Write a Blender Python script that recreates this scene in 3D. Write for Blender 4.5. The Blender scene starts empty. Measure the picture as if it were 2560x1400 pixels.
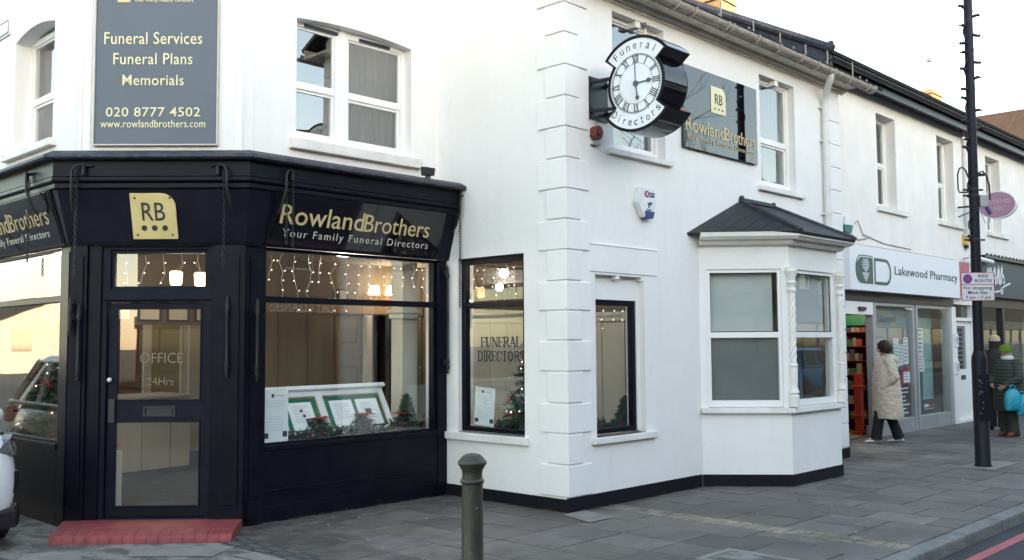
import bpy, bmesh, math, random
from mathutils import Vector, Matrix
random.seed(7)
R = math.radians
S = bpy.context.scene
COL = S.collection

# ------------------------------------------------------------------ camera, sky, sun, exposure
YAW, PITCH, ROLL, FPX = R(43.78855), R(3.82512), R(0.38216), 2425.388
cam = bpy.data.cameras.new("camera"); cam.sensor_width = 36.0; cam.lens = 36.0 * FPX / 2560.0
cam.clip_start = 0.05; cam.clip_end = 3000
camo = bpy.data.objects.new("camera", cam); COL.objects.link(camo); S.camera = camo
_f = Vector((math.cos(YAW) * math.cos(PITCH), math.sin(YAW) * math.cos(PITCH), math.sin(PITCH)))
_r = Vector((math.sin(YAW), -math.cos(YAW), 0)); _d = _f.cross(_r)
_c, _s = math.cos(ROLL), math.sin(ROLL)
_r2 = _r * _c + _d * _s; _d2 = _d * _c - _r * _s
M = Matrix((_r2, -_d2, -_f)).transposed().to_4x4(); M.translation = Vector((0, 0, 1.65))
camo.matrix_world = M

SUN_EL, SUN_AZ = R(7.0), R(-110.0)          # azimuth measured from +X towards +Y
w = bpy.data.worlds.new("World"); S.world = w; w.use_nodes = True
nt = w.node_tree; bg = nt.nodes["Background"]
sky = nt.nodes.new("ShaderNodeTexSky"); sky.sky_type = 'NISHITA'; sky.sun_disc = False
sky.sun_elevation = SUN_EL; sky.sun_rotation = math.pi / 2 - SUN_AZ
sky.air_density = 1.0; sky.dust_density = 0.6; sky.ozone_density = 1.0
hs = nt.nodes.new("ShaderNodeHueSaturation"); hs.inputs["Saturation"].default_value = 0.72     # saturation lowered to lessen the sky's blue cast
nt.links.new(sky.outputs[0], hs.inputs["Color"]); nt.links.new(hs.outputs[0], bg.inputs[0]); bg.inputs[1].default_value = 0.15
sun = bpy.data.lights.new("sun", 'SUN'); sun.energy = 2.0; sun.angle = R(0.5); sun.color = (1.0, 0.80, 0.52)
suno = bpy.data.objects.new("sun", sun); COL.objects.link(suno)
suno.rotation_euler = (Vector((math.cos(SUN_AZ) * math.cos(SUN_EL), math.sin(SUN_AZ) * math.cos(SUN_EL), math.sin(SUN_EL)))).to_track_quat('Z', 'Y').to_euler()
suno.location = (40, -20, 30)
S.view_settings.view_transform = 'Standard'; S.view_settings.look = 'None'
S.view_settings.exposure = 2.93; S.view_settings.gamma = 1.0
try:
    S.cycles.max_bounces = 10; S.cycles.transparent_max_bounces = 24; S.cycles.glossy_bounces = 4
    S.cycles.sample_clamp_indirect = 6.0; S.cycles.caustics_reflective = False; S.cycles.caustics_refractive = False
    S.cycles.use_denoising = True
except Exception: pass

# ------------------------------------------------------------------ materials
def weather(m, amt=.10, cracks=True):
    """rain streaks, patch repairs and hairline cracks worked into a painted surface's own colour"""
    n = m.node_tree.nodes; l = m.node_tree.links; b = n["Principled BSDF"]; src = b.inputs["Base Color"].links[0].from_socket
    tc = n.new("ShaderNodeTexCoord"); mp = n.new("ShaderNodeMapping"); mp.inputs["Scale"].default_value = (5, 5, .35); l.new(tc.outputs["Object"], mp.inputs[0])
    a = n.new("ShaderNodeTexNoise"); a.inputs["Scale"].default_value = 1.5; a.inputs["Detail"].default_value = 7; a.inputs["Roughness"].default_value = .65; l.new(mp.outputs[0], a.inputs["Vector"])
    r = n.new("ShaderNodeMapRange"); r.inputs[1].default_value = .52; r.inputs[2].default_value = .74; r.inputs[3].default_value = 1; r.inputs[4].default_value = 1 - amt; l.new(a.outputs[0], r.inputs[0])
    v = n.new("ShaderNodeTexVoronoi"); v.feature = 'DISTANCE_TO_EDGE'; v.inputs["Scale"].default_value = .55
    wn = n.new("ShaderNodeTexNoise"); wn.inputs["Scale"].default_value = 2.2; wn.inputs["Detail"].default_value = 8; l.new(tc.outputs["Object"], wn.inputs["Vector"])
    va = n.new("ShaderNodeVectorMath"); va.operation = 'ADD'; l.new(tc.outputs["Object"], va.inputs[0]); l.new(wn.outputs["Color"], va.inputs[1]); l.new(va.outputs[0], v.inputs["Vector"])
    k = n.new("ShaderNodeMapRange"); k.inputs[1].default_value = .0; k.inputs[2].default_value = .004; k.inputs[3].default_value = .93 if cracks else 1; k.inputs[4].default_value = 1; l.new(v.outputs["Distance"], k.inputs[0])
    mu = n.new("ShaderNodeMath"); mu.operation = 'MULTIPLY'; l.new(r.outputs[0], mu.inputs[0]); l.new(k.outputs[0], mu.inputs[1])
    mm = n.new("ShaderNodeMix"); mm.data_type = 'RGBA'; mm.blend_type = 'MULTIPLY'; mm.inputs[0].default_value = 1; l.new(src, mm.inputs[6]); l.new(mu.outputs[0], mm.inputs[7]); l.new(mm.outputs[2], b.inputs["Base Color"])
    return m

def mat(name, c, rough=0.6, metal=0.0, c2=None, scale=6.0, bump=0.0, bscale=40.0, spec=0.5, stretch=(1, 1, 1), detail=6.0, lo=0.35, hi=0.65, fine=0.0):
    m = bpy.data.materials.new(name); m.use_nodes = True; n = m.node_tree.nodes; l = m.node_tree.links
    b = n["Principled BSDF"]; b.inputs["Roughness"].default_value = rough; b.inputs["Metallic"].default_value = metal
    b.inputs["Specular IOR Level"].default_value = spec
    tc = n.new("ShaderNodeTexCoord"); mp = n.new("ShaderNodeMapping"); mp.inputs["Scale"].default_value = stretch
    l.new(tc.outputs["Object"], mp.inputs[0])
    c2 = c2 or tuple(x * 0.86 for x in c)
    no = n.new("ShaderNodeTexNoise"); no.inputs["Scale"].default_value = scale; no.inputs["Detail"].default_value = detail
    no.inputs["Roughness"].default_value = 0.6
    l.new(mp.outputs[0], no.inputs["Vector"])
    ra = n.new("ShaderNodeMapRange"); ra.inputs[1].default_value = lo; ra.inputs[2].default_value = hi
    l.new(no.outputs[0], ra.inputs[0])
    mx = n.new("ShaderNodeMix"); mx.data_type = 'RGBA'
    mx.inputs[6].default_value = (*c, 1); mx.inputs[7].default_value = (*c2, 1)
    l.new(ra.outputs[0], mx.inputs[0]); out = mx.outputs[2]
    if fine:
        nf = n.new("ShaderNodeTexNoise"); nf.inputs["Scale"].default_value = 160; nf.inputs["Detail"].default_value = 3
        l.new(tc.outputs["Object"], nf.inputs["Vector"])
        rf = n.new("ShaderNodeMapRange"); rf.inputs[1].default_value = .3; rf.inputs[2].default_value = .7
        rf.inputs[3].default_value = 1 - fine; rf.inputs[4].default_value = 1 + fine
        l.new(nf.outputs[0], rf.inputs[0])
        mm = n.new("ShaderNodeMix"); mm.data_type = 'RGBA'; mm.blend_type = 'MULTIPLY'; mm.inputs[0].default_value = 1
        l.new(out, mm.inputs[6]); l.new(rf.outputs[0], mm.inputs[7]); out = mm.outputs[2]
    l.new(out, b.inputs["Base Color"])
    if bump:
        nb = n.new("ShaderNodeTexNoise"); nb.inputs["Scale"].default_value = bscale; nb.inputs["Detail"].default_value = 5
        l.new(mp.outputs[0], nb.inputs["Vector"])
        bp = n.new("ShaderNodeBump"); bp.inputs["Strength"].default_value = bump; bp.inputs["Distance"].default_value = 0.02
        l.new(nb.outputs[0], bp.inputs["Height"]); l.new(bp.outputs[0], b.inputs["Normal"])
    return m

def emis(name, c, strength):
    m = bpy.data.materials.new(name); m.use_nodes = True; b = m.node_tree.nodes["Principled BSDF"]
    b.inputs["Base Color"].default_value = (*c, 1); b.inputs["Emission Color"].default_value = (*c, 1)
    b.inputs["Emission Strength"].default_value = strength
    return m

def glass_mat(name, tint=(.96, .98, .97), wav=0.0, ior=1.5, rough=0.0):
    m = bpy.data.materials.new(name); m.use_nodes = True; n = m.node_tree.nodes; l = m.node_tree.links
    n.remove(n["Principled BSDF"]); o = n["Material Output"]
    tr = n.new("ShaderNodeBsdfTransparent"); tr.inputs[0].default_value = (*tint, 1)
    gl = n.new("ShaderNodeBsdfGlossy"); gl.inputs["Roughness"].default_value = rough; gl.inputs[0].default_value = (1, 1, 1, 1)
    fr = n.new("ShaderNodeFresnel"); fr.inputs[0].default_value = ior
    mx = n.new("ShaderNodeMixShader")
    if wav:
        tc = n.new("ShaderNodeTexCoord"); no = n.new("ShaderNodeTexNoise"); no.inputs["Scale"].default_value = 1.6; no.inputs["Detail"].default_value = 1
        l.new(tc.outputs["Object"], no.inputs["Vector"])
        bp = n.new("ShaderNodeBump"); bp.inputs["Strength"].default_value = wav; bp.inputs["Distance"].default_value = 0.02
        l.new(no.outputs[0], bp.inputs["Height"]); l.new(bp.outputs[0], gl.inputs["Normal"])
    ge = n.new("ShaderNodeNewGeometry"); iv = n.new("ShaderNodeMath"); iv.operation = 'SUBTRACT'; iv.inputs[0].default_value = 1.0
    mu = n.new("ShaderNodeMath"); mu.operation = 'MULTIPLY'; l.new(ge.outputs["Backfacing"], iv.inputs[1]); l.new(fr.outputs[0], mu.inputs[0]); l.new(iv.outputs[0], mu.inputs[1])
    l.new(mu.outputs[0], mx.inputs[0]); l.new(tr.outputs[0], mx.inputs[1]); l.new(gl.outputs[0], mx.inputs[2])
    l.new(mx.outputs[0], o.inputs[0])
    return m

def brick_mat(name, c1, c2, mortar, sx=.225, sy=.075, rough=.85, axis='XZ', bump=.4, msize=.012):
    m = bpy.data.materials.new(name); m.use_nodes = True; n = m.node_tree.nodes; l = m.node_tree.links
    b = n["Principled BSDF"]; b.inputs["Roughness"].default_value = rough
    tc = n.new("ShaderNodeTexCoord"); sp = n.new("ShaderNodeSeparateXYZ"); cb = n.new("ShaderNodeCombineXYZ")
    l.new(tc.outputs["Object"], sp.inputs[0])
    if axis == 'XZ':
        ad = n.new("ShaderNodeMath"); ad.operation = 'ADD'
        l.new(sp.outputs[0], ad.inputs[0]); l.new(sp.outputs[1], ad.inputs[1]); l.new(ad.outputs[0], cb.inputs[0]); l.new(sp.outputs[2], cb.inputs[1])
    else:
        l.new(sp.outputs[0], cb.inputs[0]); l.new(sp.outputs[1], cb.inputs[1])
    br = n.new("ShaderNodeTexBrick"); br.inputs["Color1"].default_value = (*c1, 1); br.inputs["Color2"].default_value = (*c2, 1)
    br.inputs["Mortar"].default_value = (*mortar, 1); br.inputs["Scale"].default_value = 1.0
    br.inputs["Brick Width"].default_value = sx; br.inputs["Row Height"].default_value = sy; br.inputs["Mortar Size"].default_value = msize
    l.new(cb.outputs[0], br.inputs["Vector"])
    no = n.new("ShaderNodeTexNoise"); no.inputs["Scale"].default_value = 3; l.new(tc.outputs["Object"], no.inputs["Vector"])
    mm = n.new("ShaderNodeMix"); mm.data_type = 'RGBA'; mm.blend_type = 'MULTIPLY'; mm.inputs[0].default_value = .5
    l.new(br.outputs[0], mm.inputs[6]); l.new(no.outputs[0], mm.inputs[7]); l.new(mm.outputs[2], b.inputs["Base Color"])
    bp = n.new("ShaderNodeBump"); bp.inputs["Strength"].default_value = bump; bp.inputs["Distance"].default_value = .01; bp.invert = True
    l.new(br.outputs["Fac"], bp.inputs["Height"]); l.new(bp.outputs[0], b.inputs["Normal"])
    return m

def attr_mat(name, rough, bump, bscale, dark=.6, spec=.4, mottle=5.0):
    """stone units whose own tone comes from a per-face colour attribute, with mottling and grit"""
    m = bpy.data.materials.new(name); m.use_nodes = True; n = m.node_tree.nodes; l = m.node_tree.links
    b = n["Principled BSDF"]; b.inputs["Specular IOR Level"].default_value = spec
    at = n.new("ShaderNodeAttribute"); at.attribute_name = "tone"
    tc = n.new("ShaderNodeTexCoord"); no = n.new("ShaderNodeTexNoise"); no.inputs["Scale"].default_value = mottle; no.inputs["Detail"].default_value = 8; no.inputs["Roughness"].default_value = .7
    l.new(tc.outputs["Object"], no.inputs["Vector"])
    ra = n.new("ShaderNodeMapRange"); ra.inputs[1].default_value = .3; ra.inputs[2].default_value = .7; ra.inputs[3].default_value = dark; ra.inputs[4].default_value = 1.25
    l.new(no.outputs[0], ra.inputs[0])
    mm = n.new("ShaderNodeMix"); mm.data_type = 'RGBA'; mm.blend_type = 'MULTIPLY'; mm.inputs[0].default_value = 1
    l.new(at.outputs[0], mm.inputs[6]); l.new(ra.outputs[0], mm.inputs[7])
    vo = n.new("ShaderNodeTexVoronoi"); vo.inputs["Scale"].default_value = 5.0; l.new(tc.outputs["Object"], vo.inputs["Vector"])
    sp = n.new("ShaderNodeSeparateColor"); l.new(vo.outputs["Color"], sp.inputs[0]); lt = n.new("ShaderNodeMath"); lt.operation = 'MULTIPLY'; lt.inputs[1].default_value = .09; l.new(sp.outputs[0], lt.inputs[0])
    cm = n.new("ShaderNodeMath"); cm.operation = 'LESS_THAN'; l.new(vo.outputs["Distance"], cm.inputs[0]); l.new(lt.outputs[0], cm.inputs[1])
    gt = n.new("ShaderNodeMapRange"); gt.inputs[1].default_value = 0; gt.inputs[2].default_value = 1; gt.inputs[3].default_value = .45; gt.inputs[4].default_value = 1.9; l.new(sp.outputs[1], gt.inputs[0])
    gm = n.new("ShaderNodeMix"); gm.data_type = 'FLOAT'; gm.inputs[2].default_value = 1; l.new(cm.outputs[0], gm.inputs[0]); l.new(gt.outputs[0], gm.inputs[3])
    m2 = n.new("ShaderNodeMix"); m2.data_type = 'RGBA'; m2.blend_type = 'MULTIPLY'; m2.inputs[0].default_value = 1; l.new(mm.outputs[2], m2.inputs[6]); l.new(gm.outputs[0], m2.inputs[7])
    bg_ = n.new("ShaderNodeTexNoise"); bg_.inputs["Scale"].default_value = .9; bg_.inputs["Detail"].default_value = 6; l.new(tc.outputs["Object"], bg_.inputs["Vector"])
    b2 = n.new("ShaderNodeMapRange"); b2.inputs[1].default_value = .35; b2.inputs[2].default_value = .65; b2.inputs[3].default_value = .74; b2.inputs[4].default_value = 1.14; l.new(bg_.outputs[0], b2.inputs[0])
    m3 = n.new("ShaderNodeMix"); m3.data_type = 'RGBA'; m3.blend_type = 'MULTIPLY'; m3.inputs[0].default_value = 1; l.new(m2.outputs[2], m3.inputs[6]); l.new(b2.outputs[0], m3.inputs[7]); l.new(m3.outputs[2], b.inputs["Base Color"])
    rr = n.new("ShaderNodeMapRange"); rr.inputs[1].default_value = .3; rr.inputs[2].default_value = .7; rr.inputs[3].default_value = rough - .15; rr.inputs[4].default_value = rough + .12
    l.new(no.outputs[0], rr.inputs[0]); l.new(rr.outputs[0], b.inputs["Roughness"])
    nb = n.new("ShaderNodeTexNoise"); nb.inputs["Scale"].default_value = bscale; nb.inputs["Detail"].default_value = 6; l.new(tc.outputs["Object"], nb.inputs["Vector"])
    bp = n.new("ShaderNodeBump"); bp.inputs["Strength"].default_value = bump; bp.inputs["Distance"].default_value = .01
    l.new(nb.outputs[0], bp.inputs["Height"]); l.new(bp.outputs[0], b.inputs["Normal"])
    return m

def cell_mat(name, c, c2, mode, sc, rough=.8, bump=.6):
    """fabric: quilted diamonds ('quilt'), padded bands ('bands') or knitted ribs ('rib')"""
    m = bpy.data.materials.new(name); m.use_nodes = True; n = m.node_tree.nodes; l = m.node_tree.links
    b = n["Principled BSDF"]; b.inputs["Roughness"].default_value = rough; b.inputs["Specular IOR Level"].default_value = .3
    tc = n.new("ShaderNodeTexCoord"); no = n.new("ShaderNodeTexNoise"); no.inputs["Scale"].default_value = 9; l.new(tc.outputs["Object"], no.inputs["Vector"])
    mx = n.new("ShaderNodeMix"); mx.data_type = 'RGBA'; mx.inputs[6].default_value = (*c, 1); mx.inputs[7].default_value = (*c2, 1)
    l.new(no.outputs[0], mx.inputs[0]); l.new(mx.outputs[2], b.inputs["Base Color"])
    if mode == 'quilt':
        t = n.new("ShaderNodeTexVoronoi"); t.inputs["Scale"].default_value = sc; h = t.outputs["Distance"]; l.new(tc.outputs["Object"], t.inputs["Vector"])
        inv = True
    else:
        t = n.new("ShaderNodeTexWave"); t.bands_direction = 'Z' if mode == 'bands' else 'X'; t.inputs["Scale"].default_value = sc; t.inputs["Distortion"].default_value = .6
        h = t.outputs["Fac"]; l.new(tc.outputs["Object"], t.inputs["Vector"]); inv = False
    bp = n.new("ShaderNodeBump"); bp.inputs["Strength"].default_value = bump; bp.inputs["Distance"].default_value = .03; bp.invert = inv
    l.new(h, bp.inputs["Height"]); l.new(bp.outputs[0], b.inputs["Normal"])
    return m

MT = {}
MT['render'] = mat("white_render", (.83, .81, .79), .75, c2=(.785, .765, .745), scale=1.1, bump=.16, bscale=9, fine=.03)
MT['render_dirty'] = mat("weathered_render", (.83, .795, .755), .8, c2=(.76, .725, .685), scale=1.6, bump=.14, bscale=18, fine=.04)
weather(MT['render'], .035); weather(MT['render_dirty'], .07)
MT['masonry'] = weather(mat("painted_stone", (.80, .77, .73), .7, c2=(.66, .64, .61), scale=4, bump=.12, bscale=40, fine=.04), .08, False)
MT['cream'] = mat("cream_paint", (.80, .77, .72), .55, c2=(.72, .69, .63), scale=4, bump=.05, bscale=30)
MT['navy'] = mat("navy_gloss_paint", (.0032, .0036, .0085), .36, c2=(.0065, .007, .0125), scale=5, bump=.07, bscale=14, spec=.13)
MT['navy_flat'] = mat("navy_eggshell_paint", (.0048, .0055, .012), .5, c2=(.009, .010, .018), scale=3, bump=.1, bscale=30, spec=.14)
MT['plinth'] = mat("black_plinth_paint", (.006, .006, .010), .6, c2=(.010, .010, .013), scale=6, bump=.2, bscale=25, spec=.15)
MT['lead'] = mat("black_painted_lead", (.012, .012, .020), .55, c2=(.045, .045, .06), scale=14, bump=.7, bscale=22)
MT['upvc'] = mat("white_upvc", (.84, .825, .80), .35, c2=(.81, .795, .77), scale=2, spec=.5)
MT['glass'] = glass_mat("window_glass", wav=.02, ior=2.0)
MT['glass_old'] = glass_mat("wavy_window_glass", wav=.07, ior=2.8)
MT['film'] = mat("frosted_film", (.20, .205, .205), .35, c2=(.165, .17, .17), scale=2)
MT['blind'] = mat("roller_blind", (.55, .57, .57), .8, c2=(.50, .52, .52), scale=1)
MT['curtain'] = mat("grey_net_curtain", (.085, .082, .085), .9, c2=(.055, .052, .055), scale=3, stretch=(6, 6, .4))
MT['gold'] = mat("gold_plaque", (.68, .55, .25), .42, c2=(.60, .48, .20), scale=3, spec=.5)
MT['gold_text'] = mat("gold_lettering", (.60, .49, .27), .45, c2=(.52, .41, .20), scale=20)
MT['pale_gold'] = mat("pale_gold_lettering", (.78, .72, .46), .5, c2=(.72, .66, .40), scale=8)
MT['silver_text'] = mat("silver_lettering", (.55, .53, .46), .4, c2=(.45, .43, .38), scale=15)
MT['dark_gold'] = mat("darker_gold_lettering", (.36, .29, .16), .45)  # darker tone of the gold lettering, for the side street fascia
MT['door_text'] = mat("dull_gold_lettering", (.24, .195, .10), .5)
MT['signgrey'] = mat("slate_grey_sign_face", (.088, .104, .132), .4, c2=(.078, .092, .118), scale=1.2)
MT['black'] = mat("black_gloss", (.004, .004, .006), .06, c2=(.006, .006, .009), scale=2, spec=.6)
MT['blacksatin'] = mat("black_satin", (.008, .008, .011), .4, c2=(.014, .014, .018), scale=5)
MT['iron'] = mat("black_iron", (.004, .004, .006), .6, c2=(.008, .008, .010), scale=30, bump=.3, bscale=60)
MT['slate'] = None
MT['gutter'] = mat("weathered_grey_gutter", (.42, .375, .335), .6, c2=(.25, .22, .195), scale=9, stretch=(1, 1, 3), bump=.1)
MT['soffit'] = mat("stained_cream_eaves", (.80, .75, .66), .75, c2=(.58, .54, .47), scale=5, bump=.1)
MT['downpipe'] = mat("painted_downpipe", (.72, .71, .69), .5, c2=(.62, .60, .57), scale=5)
MT['redbrick'] = mat("red_painted_step", (.27, .048, .052), .6, c2=(.19, .034, .036), scale=7, bump=.3, bscale=50, fine=.12)
weather(MT['redbrick'], .30, False)
MT['bollard'] = mat("weathered_bollard_paint", (.024, .0225, .016), .42, c2=(.050, .042, .030), scale=7, bump=.25, bscale=45, stretch=(1, 1, .5), fine=.2)
MT['lamp'] = mat("black_lamp_post_paint", (.006, .006, .012), .45, c2=(.008, .008, .013), scale=5, bump=.15, bscale=20, spec=.2)
MT['slab'] = attr_mat("paving_slab", .62, .45, 70, dark=.55, spec=.3)
MT['joint'] = mat("sandy_joint", (.016, .016, .014), .95, c2=(.028, .028, .022), scale=9, bump=.4)
MT['asphalt'] = mat("asphalt", (.055, .056, .064), .8, c2=(.035, .036, .042), scale=2.5, bump=.8, bscale=160, fine=.5)
MT['kerbm'] = mat("granite_kerb", (.20, .20, .19), .75, c2=(.12, .12, .115), scale=6, bump=.5, bscale=70, fine=.3)
MT['redline'] = mat("red_route_paint", (.48, .12, .14), .7, c2=(.34, .09, .10), scale=14, bump=.5, bscale=150, fine=.2)
MT['concrete'] = mat("worn_concrete", (.22, .21, .19), .8, c2=(.085, .082, .075), scale=3.2, bump=.8, bscale=30, fine=.35, stretch=(1.6, .8, 1), lo=.42, hi=.56)
MT['palepatch'] = mat("pale_concrete_patch", (.25, .235, .21), .8, c2=(.17, .16, .145), scale=3.0, bump=.3, bscale=40, fine=.2)
MT['earth'] = mat("open_ground", (.08, .08, .075), .9, scale=.2)
MT['paper'] = mat("white_paper", (.80, .82, .84), .6, c2=(.77, .79, .82), scale=4)
MT['ink'] = mat("printed_ink", (.03, .03, .04), .6)
MT['greyink'] = mat("pale_print", (.42, .43, .47), .7)
MT['greenfelt'] = mat("green_felt", (.02, .19, .115), .95, c2=(.015, .15, .09), scale=20)
MT['wood'] = mat("brown_wood", (.16, .075, .030), .5, c2=(.10, .045, .018), scale=5, stretch=(1, 1, .15))
MT['paleframe'] = mat("oak_edging", (.36, .25, .14), .5, c2=(.28, .19, .10), scale=10)
MT['creamwood'] = mat("cream_panelling", (.55, .53, .48), .5, c2=(.49, .47, .42), scale=2, spec=.4)
MT['greige'] = mat("greige_wallpaper", (.185, .155, .120), .8, c2=(.15, .125, .098), scale=3, stretch=(3, 3, .3))
MT['tanwall'] = mat("tan_wall", (.26, .175, .10), .8, c2=(.22, .15, .085), scale=2)
MT['ceiling'] = mat("grey_white_ceiling", (.30, .295, .28), .8, c2=(.26, .255, .24), scale=1)
MT['carpet'] = mat("charcoal_carpet", (.05, .05, .052), .95, c2=(.035, .035, .036), scale=20, bump=.3, bscale=120)
MT['beige'] = mat("beige_laminate", (.42, .38, .32), .45, c2=(.38, .34, .28), scale=2, stretch=(2, 2, .3))
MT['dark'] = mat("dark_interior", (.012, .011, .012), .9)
MT['bluefab'] = mat("navy_upholstery", (.015, .02, .05), .9, bump=.2, bscale=120)
MT['fir'] = mat("fir_needles", (.035, .075, .040), .7, c2=(.018, .042, .024), scale=12)
MT['redleaf'] = mat("red_bract", (.42, .012, .020), .55, c2=(.28, .006, .012), scale=12)
MT['berry'] = mat("red_berry", (.45, .010, .012), .2, c2=(.35, .006, .008), scale=10)
MT['silverb'] = mat("silver_bauble", (.70, .72, .75), .15, metal=.9, c2=(.6, .62, .66))
MT['pot'] = mat("terracotta_pot", (.22, .09, .05), .8)
MT['bulb'] = emis("warm_bulb", (1.0, .80, .50), 9.0)
MT['coolbulb'] = emis("fairy_light", (1.0, .84, .60), 1.15)
MT['shade'] = emis("lit_lamp_shade", (1.0, .70, .34), 1.0)
MT['wire'] = mat("clear_wire", (.55, .52, .45), .4)
MT['rope'] = mat("dark_cable", (.01, .01, .012), .5)
MT['alu'] = mat("aluminium_frame", (.42, .43, .45), .35, metal=.35, c2=(.36, .37, .39), scale=3)
MT['palegrey'] = mat("pale_grey_sign_panel", (.77, .785, .82), .45, c2=(.74, .755, .80), scale=1)
MT['green'] = mat("bottle_green", (.012, .17, .135), .5, c2=(.010, .14, .11), scale=4)
MT['brightgreen'] = mat("green_panel", (.012, .15, .05), .5)
MT['teal'] = mat("pale_teal_panel", (.36, .52, .49), .6, c2=(.30, .45, .43), scale=1.5)
MT['slategrey'] = mat("dark_slate_sign", (.040, .052, .064), .5, c2=(.034, .045, .055), scale=1.5)
MT['orange'] = mat("orange_red_plastic", (.40, .035, .014), .4)
MT['red'] = mat("red_plastic", (.42, .03, .03), .45, c2=(.32, .02, .02))
MT['dullred'] = mat("weathered_red_plastic", (.17, .030, .024), .5, c2=(.11, .02, .018), scale=20)
MT['darkred'] = mat("dark_red_shelving", (.14, .014, .012), .5, c2=(.09, .010, .009))
MT['blue'] = mat("blue_print", (.03, .05, .18), .5)
MT['purple'] = mat("plum_sign", (.34, .19, .27), .45, c2=(.31, .17, .245), scale=4)
MT['plumtext'] = mat("pale_plum_lettering", (.52, .36, .44), .5)
MT['yellow'] = mat("yellow_plastic", (.62, .40, .09), .5)
MT['white'] = mat("white_plastic", (.78, .80, .82), .4)
MT['lampgrey'] = mat("galvanised_grey", (.30, .31, .32), .45, metal=.3)
MT['signwhite'] = mat("traffic_sign_white", (.62, .60, .62), .45)
MT['signred'] = mat("traffic_sign_red", (.42, .05, .08), .45)
MT['signblue'] = mat("traffic_sign_blue", (.06, .045, .26), .45)
MT['yellowbrick'] = brick_mat("stock_brick", (.50, .30, .10), (.42, .24, .08), (.34, .29, .22))
MT['opbrick'] = brick_mat("red_brown_brick", (.24, .095, .06), (.17, .065, .045), (.26, .23, .20))
MT['opbrick2'] = brick_mat("brown_brick", (.20, .12, .08), (.15, .085, .055), (.24, .21, .18))
MT['slate'] = brick_mat("slate_roof", (.026, .026, .031), (.016, .016, .021), (.006, .006, .008), .25, .16, .6, 'XY', 1.0)
MT['tile'] = brick_mat("brown_tile_roof", (.10, .050, .020), (.075, .036, .015), (.05, .025, .012), .22, .28, .8, 'XY', 1.0)
MT['carwhite'] = mat("white_car_paint", (.74, .75, .77), .18, spec=.6)
MT['carblue'] = mat("blue_car_paint", (.05, .28, .62), .18, spec=.6)
MT['carglass'] = mat("car_glass", (.035, .04, .042), .05, spec=.8)
MT['tyre'] = mat("tyre_rubber", (.012, .012, .012), .85)
MT['rim'] = mat("alloy_rim", (.40, .41, .42), .3, metal=.8)
MT['lens'] = mat("headlight_lens", (.09, .095, .10), .05, c2=(.008, .008, .010), scale=14, spec=.8)
MT['skin'] = mat("skin", (.46, .27, .19), .55, c2=(.42, .23, .16), scale=20)
MT['hair'] = mat("dark_brown_hair", (.022, .012, .009), .5, c2=(.04, .02, .014), scale=30, stretch=(1, 1, .2), bump=.6, bscale=50, spec=.15)
MT['greyhair'] = mat("grey_hair", (.40, .38, .36), .6)
MT['quilt'] = cell_mat("beige_quilted_coat", (.56, .48, .39), (.49, .42, .33), 'quilt', 15.0)
MT['bands'] = cell_mat("dark_green_padded_coat", (.048, .054, .043), (.032, .037, .030), 'bands', 5.5, .7, .35)
MT['trouser'] = mat("black_trousers", (.008, .008, .011), .9, bump=.2, bscale=20)
MT['olive'] = mat("olive_trousers", (.035, .040, .028), .9, c2=(.022, .026, .018), bump=.3, bscale=16)
MT['shoe'] = mat("white_trainers", (.66, .64, .60), .5)
MT['boot'] = mat("brown_boots", (.16, .055, .022), .6, c2=(.10, .035, .015))
MT['beanie'] = cell_mat("green_knit", (.16, .26, .022), (.12, .20, .018), 'rib', 34.0)
MT['cap'] = mat("beige_cap", (.52, .38, .26), .8, bump=.2)
MT['jacket'] = mat("dark_jacket", (.016, .009, .011), .8, c2=(.010, .006, .008), bump=.3, bscale=18)
MT['bag'] = mat("turquoise_plastic_bag", (.012, .33, .44), .35, c2=(.010, .24, .34), scale=9, bump=.8, bscale=14)
MT['bark'] = mat("grey_brown_bark", (.09, .07, .05), .9, bump=.5)
MT['gablewhite'] = mat("white_gable_render", (.78, .74, .64), .8)

# ------------------------------------------------------------------ building blocks
BASE = {}                                    # root name -> world location its meshes are relative to
class Fr:
    """a facade frame: u runs to the viewer's right, d into the wall, w up"""
    def __init__(s, o, u, d, w=(0, 0, 1)):
        s.o, s.u, s.d, s.w = Vector(o), Vector(u).normalized(), Vector(d).normalized(), Vector(w).normalized()
    def p(s, u, d, z): return s.o + s.u * u + s.d * d + s.w * z
    def rot(s, a, u, z, d=0):
        c, q = math.cos(a), math.sin(a)
        return Fr(s.p(u, d, z), s.u * c + s.w * q, s.d, s.w * c - s.u * q)
    def off(s, u=0, d=0, z=0): return Fr(s.p(u, d, z), s.u, s.d, s.w)
W = Fr((0, 0, 0), (1, 0, 0), (0, 1, 0))

def link(name, me, parent, loc):
    o = bpy.data.objects.new(name, me); COL.objects.link(o)
    if parent is not None:
        o.parent = parent; BASE[o.name] = BASE[parent.name]
    else:
        o.location = loc; BASE[o.name] = Vector(loc)
    return o

def tag(o, label=None, cat=None, group=None, kind=None):
    if label: o["label"] = label
    if cat: o["category"] = cat
    if group: o["group"] = group
    if kind: o["kind"] = kind
    return o

def thing(name, loc, label, cat, group=None):
    o = bpy.data.objects.new(name, None); COL.objects.link(o); o.empty_display_size = .1
    o.location = loc; BASE[o.name] = Vector(loc)
    return tag(o, label, cat, group)

def dup(root, loc, rotz=None, label=None, name=None):
    """a copy of a thing with copies of its parts and sub-parts"""
    r = root.copy(); COL.objects.link(r); r.location = loc
    if rotz is not None: r.rotation_euler = (0, 0, rotz)
    if label: r["label"] = label
    def rec(a, b):
        for ch in list(a.children):
            c = ch.copy(); COL.objects.link(c); c.parent = b; rec(ch, c)
    rec(root, r)
    return r

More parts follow.
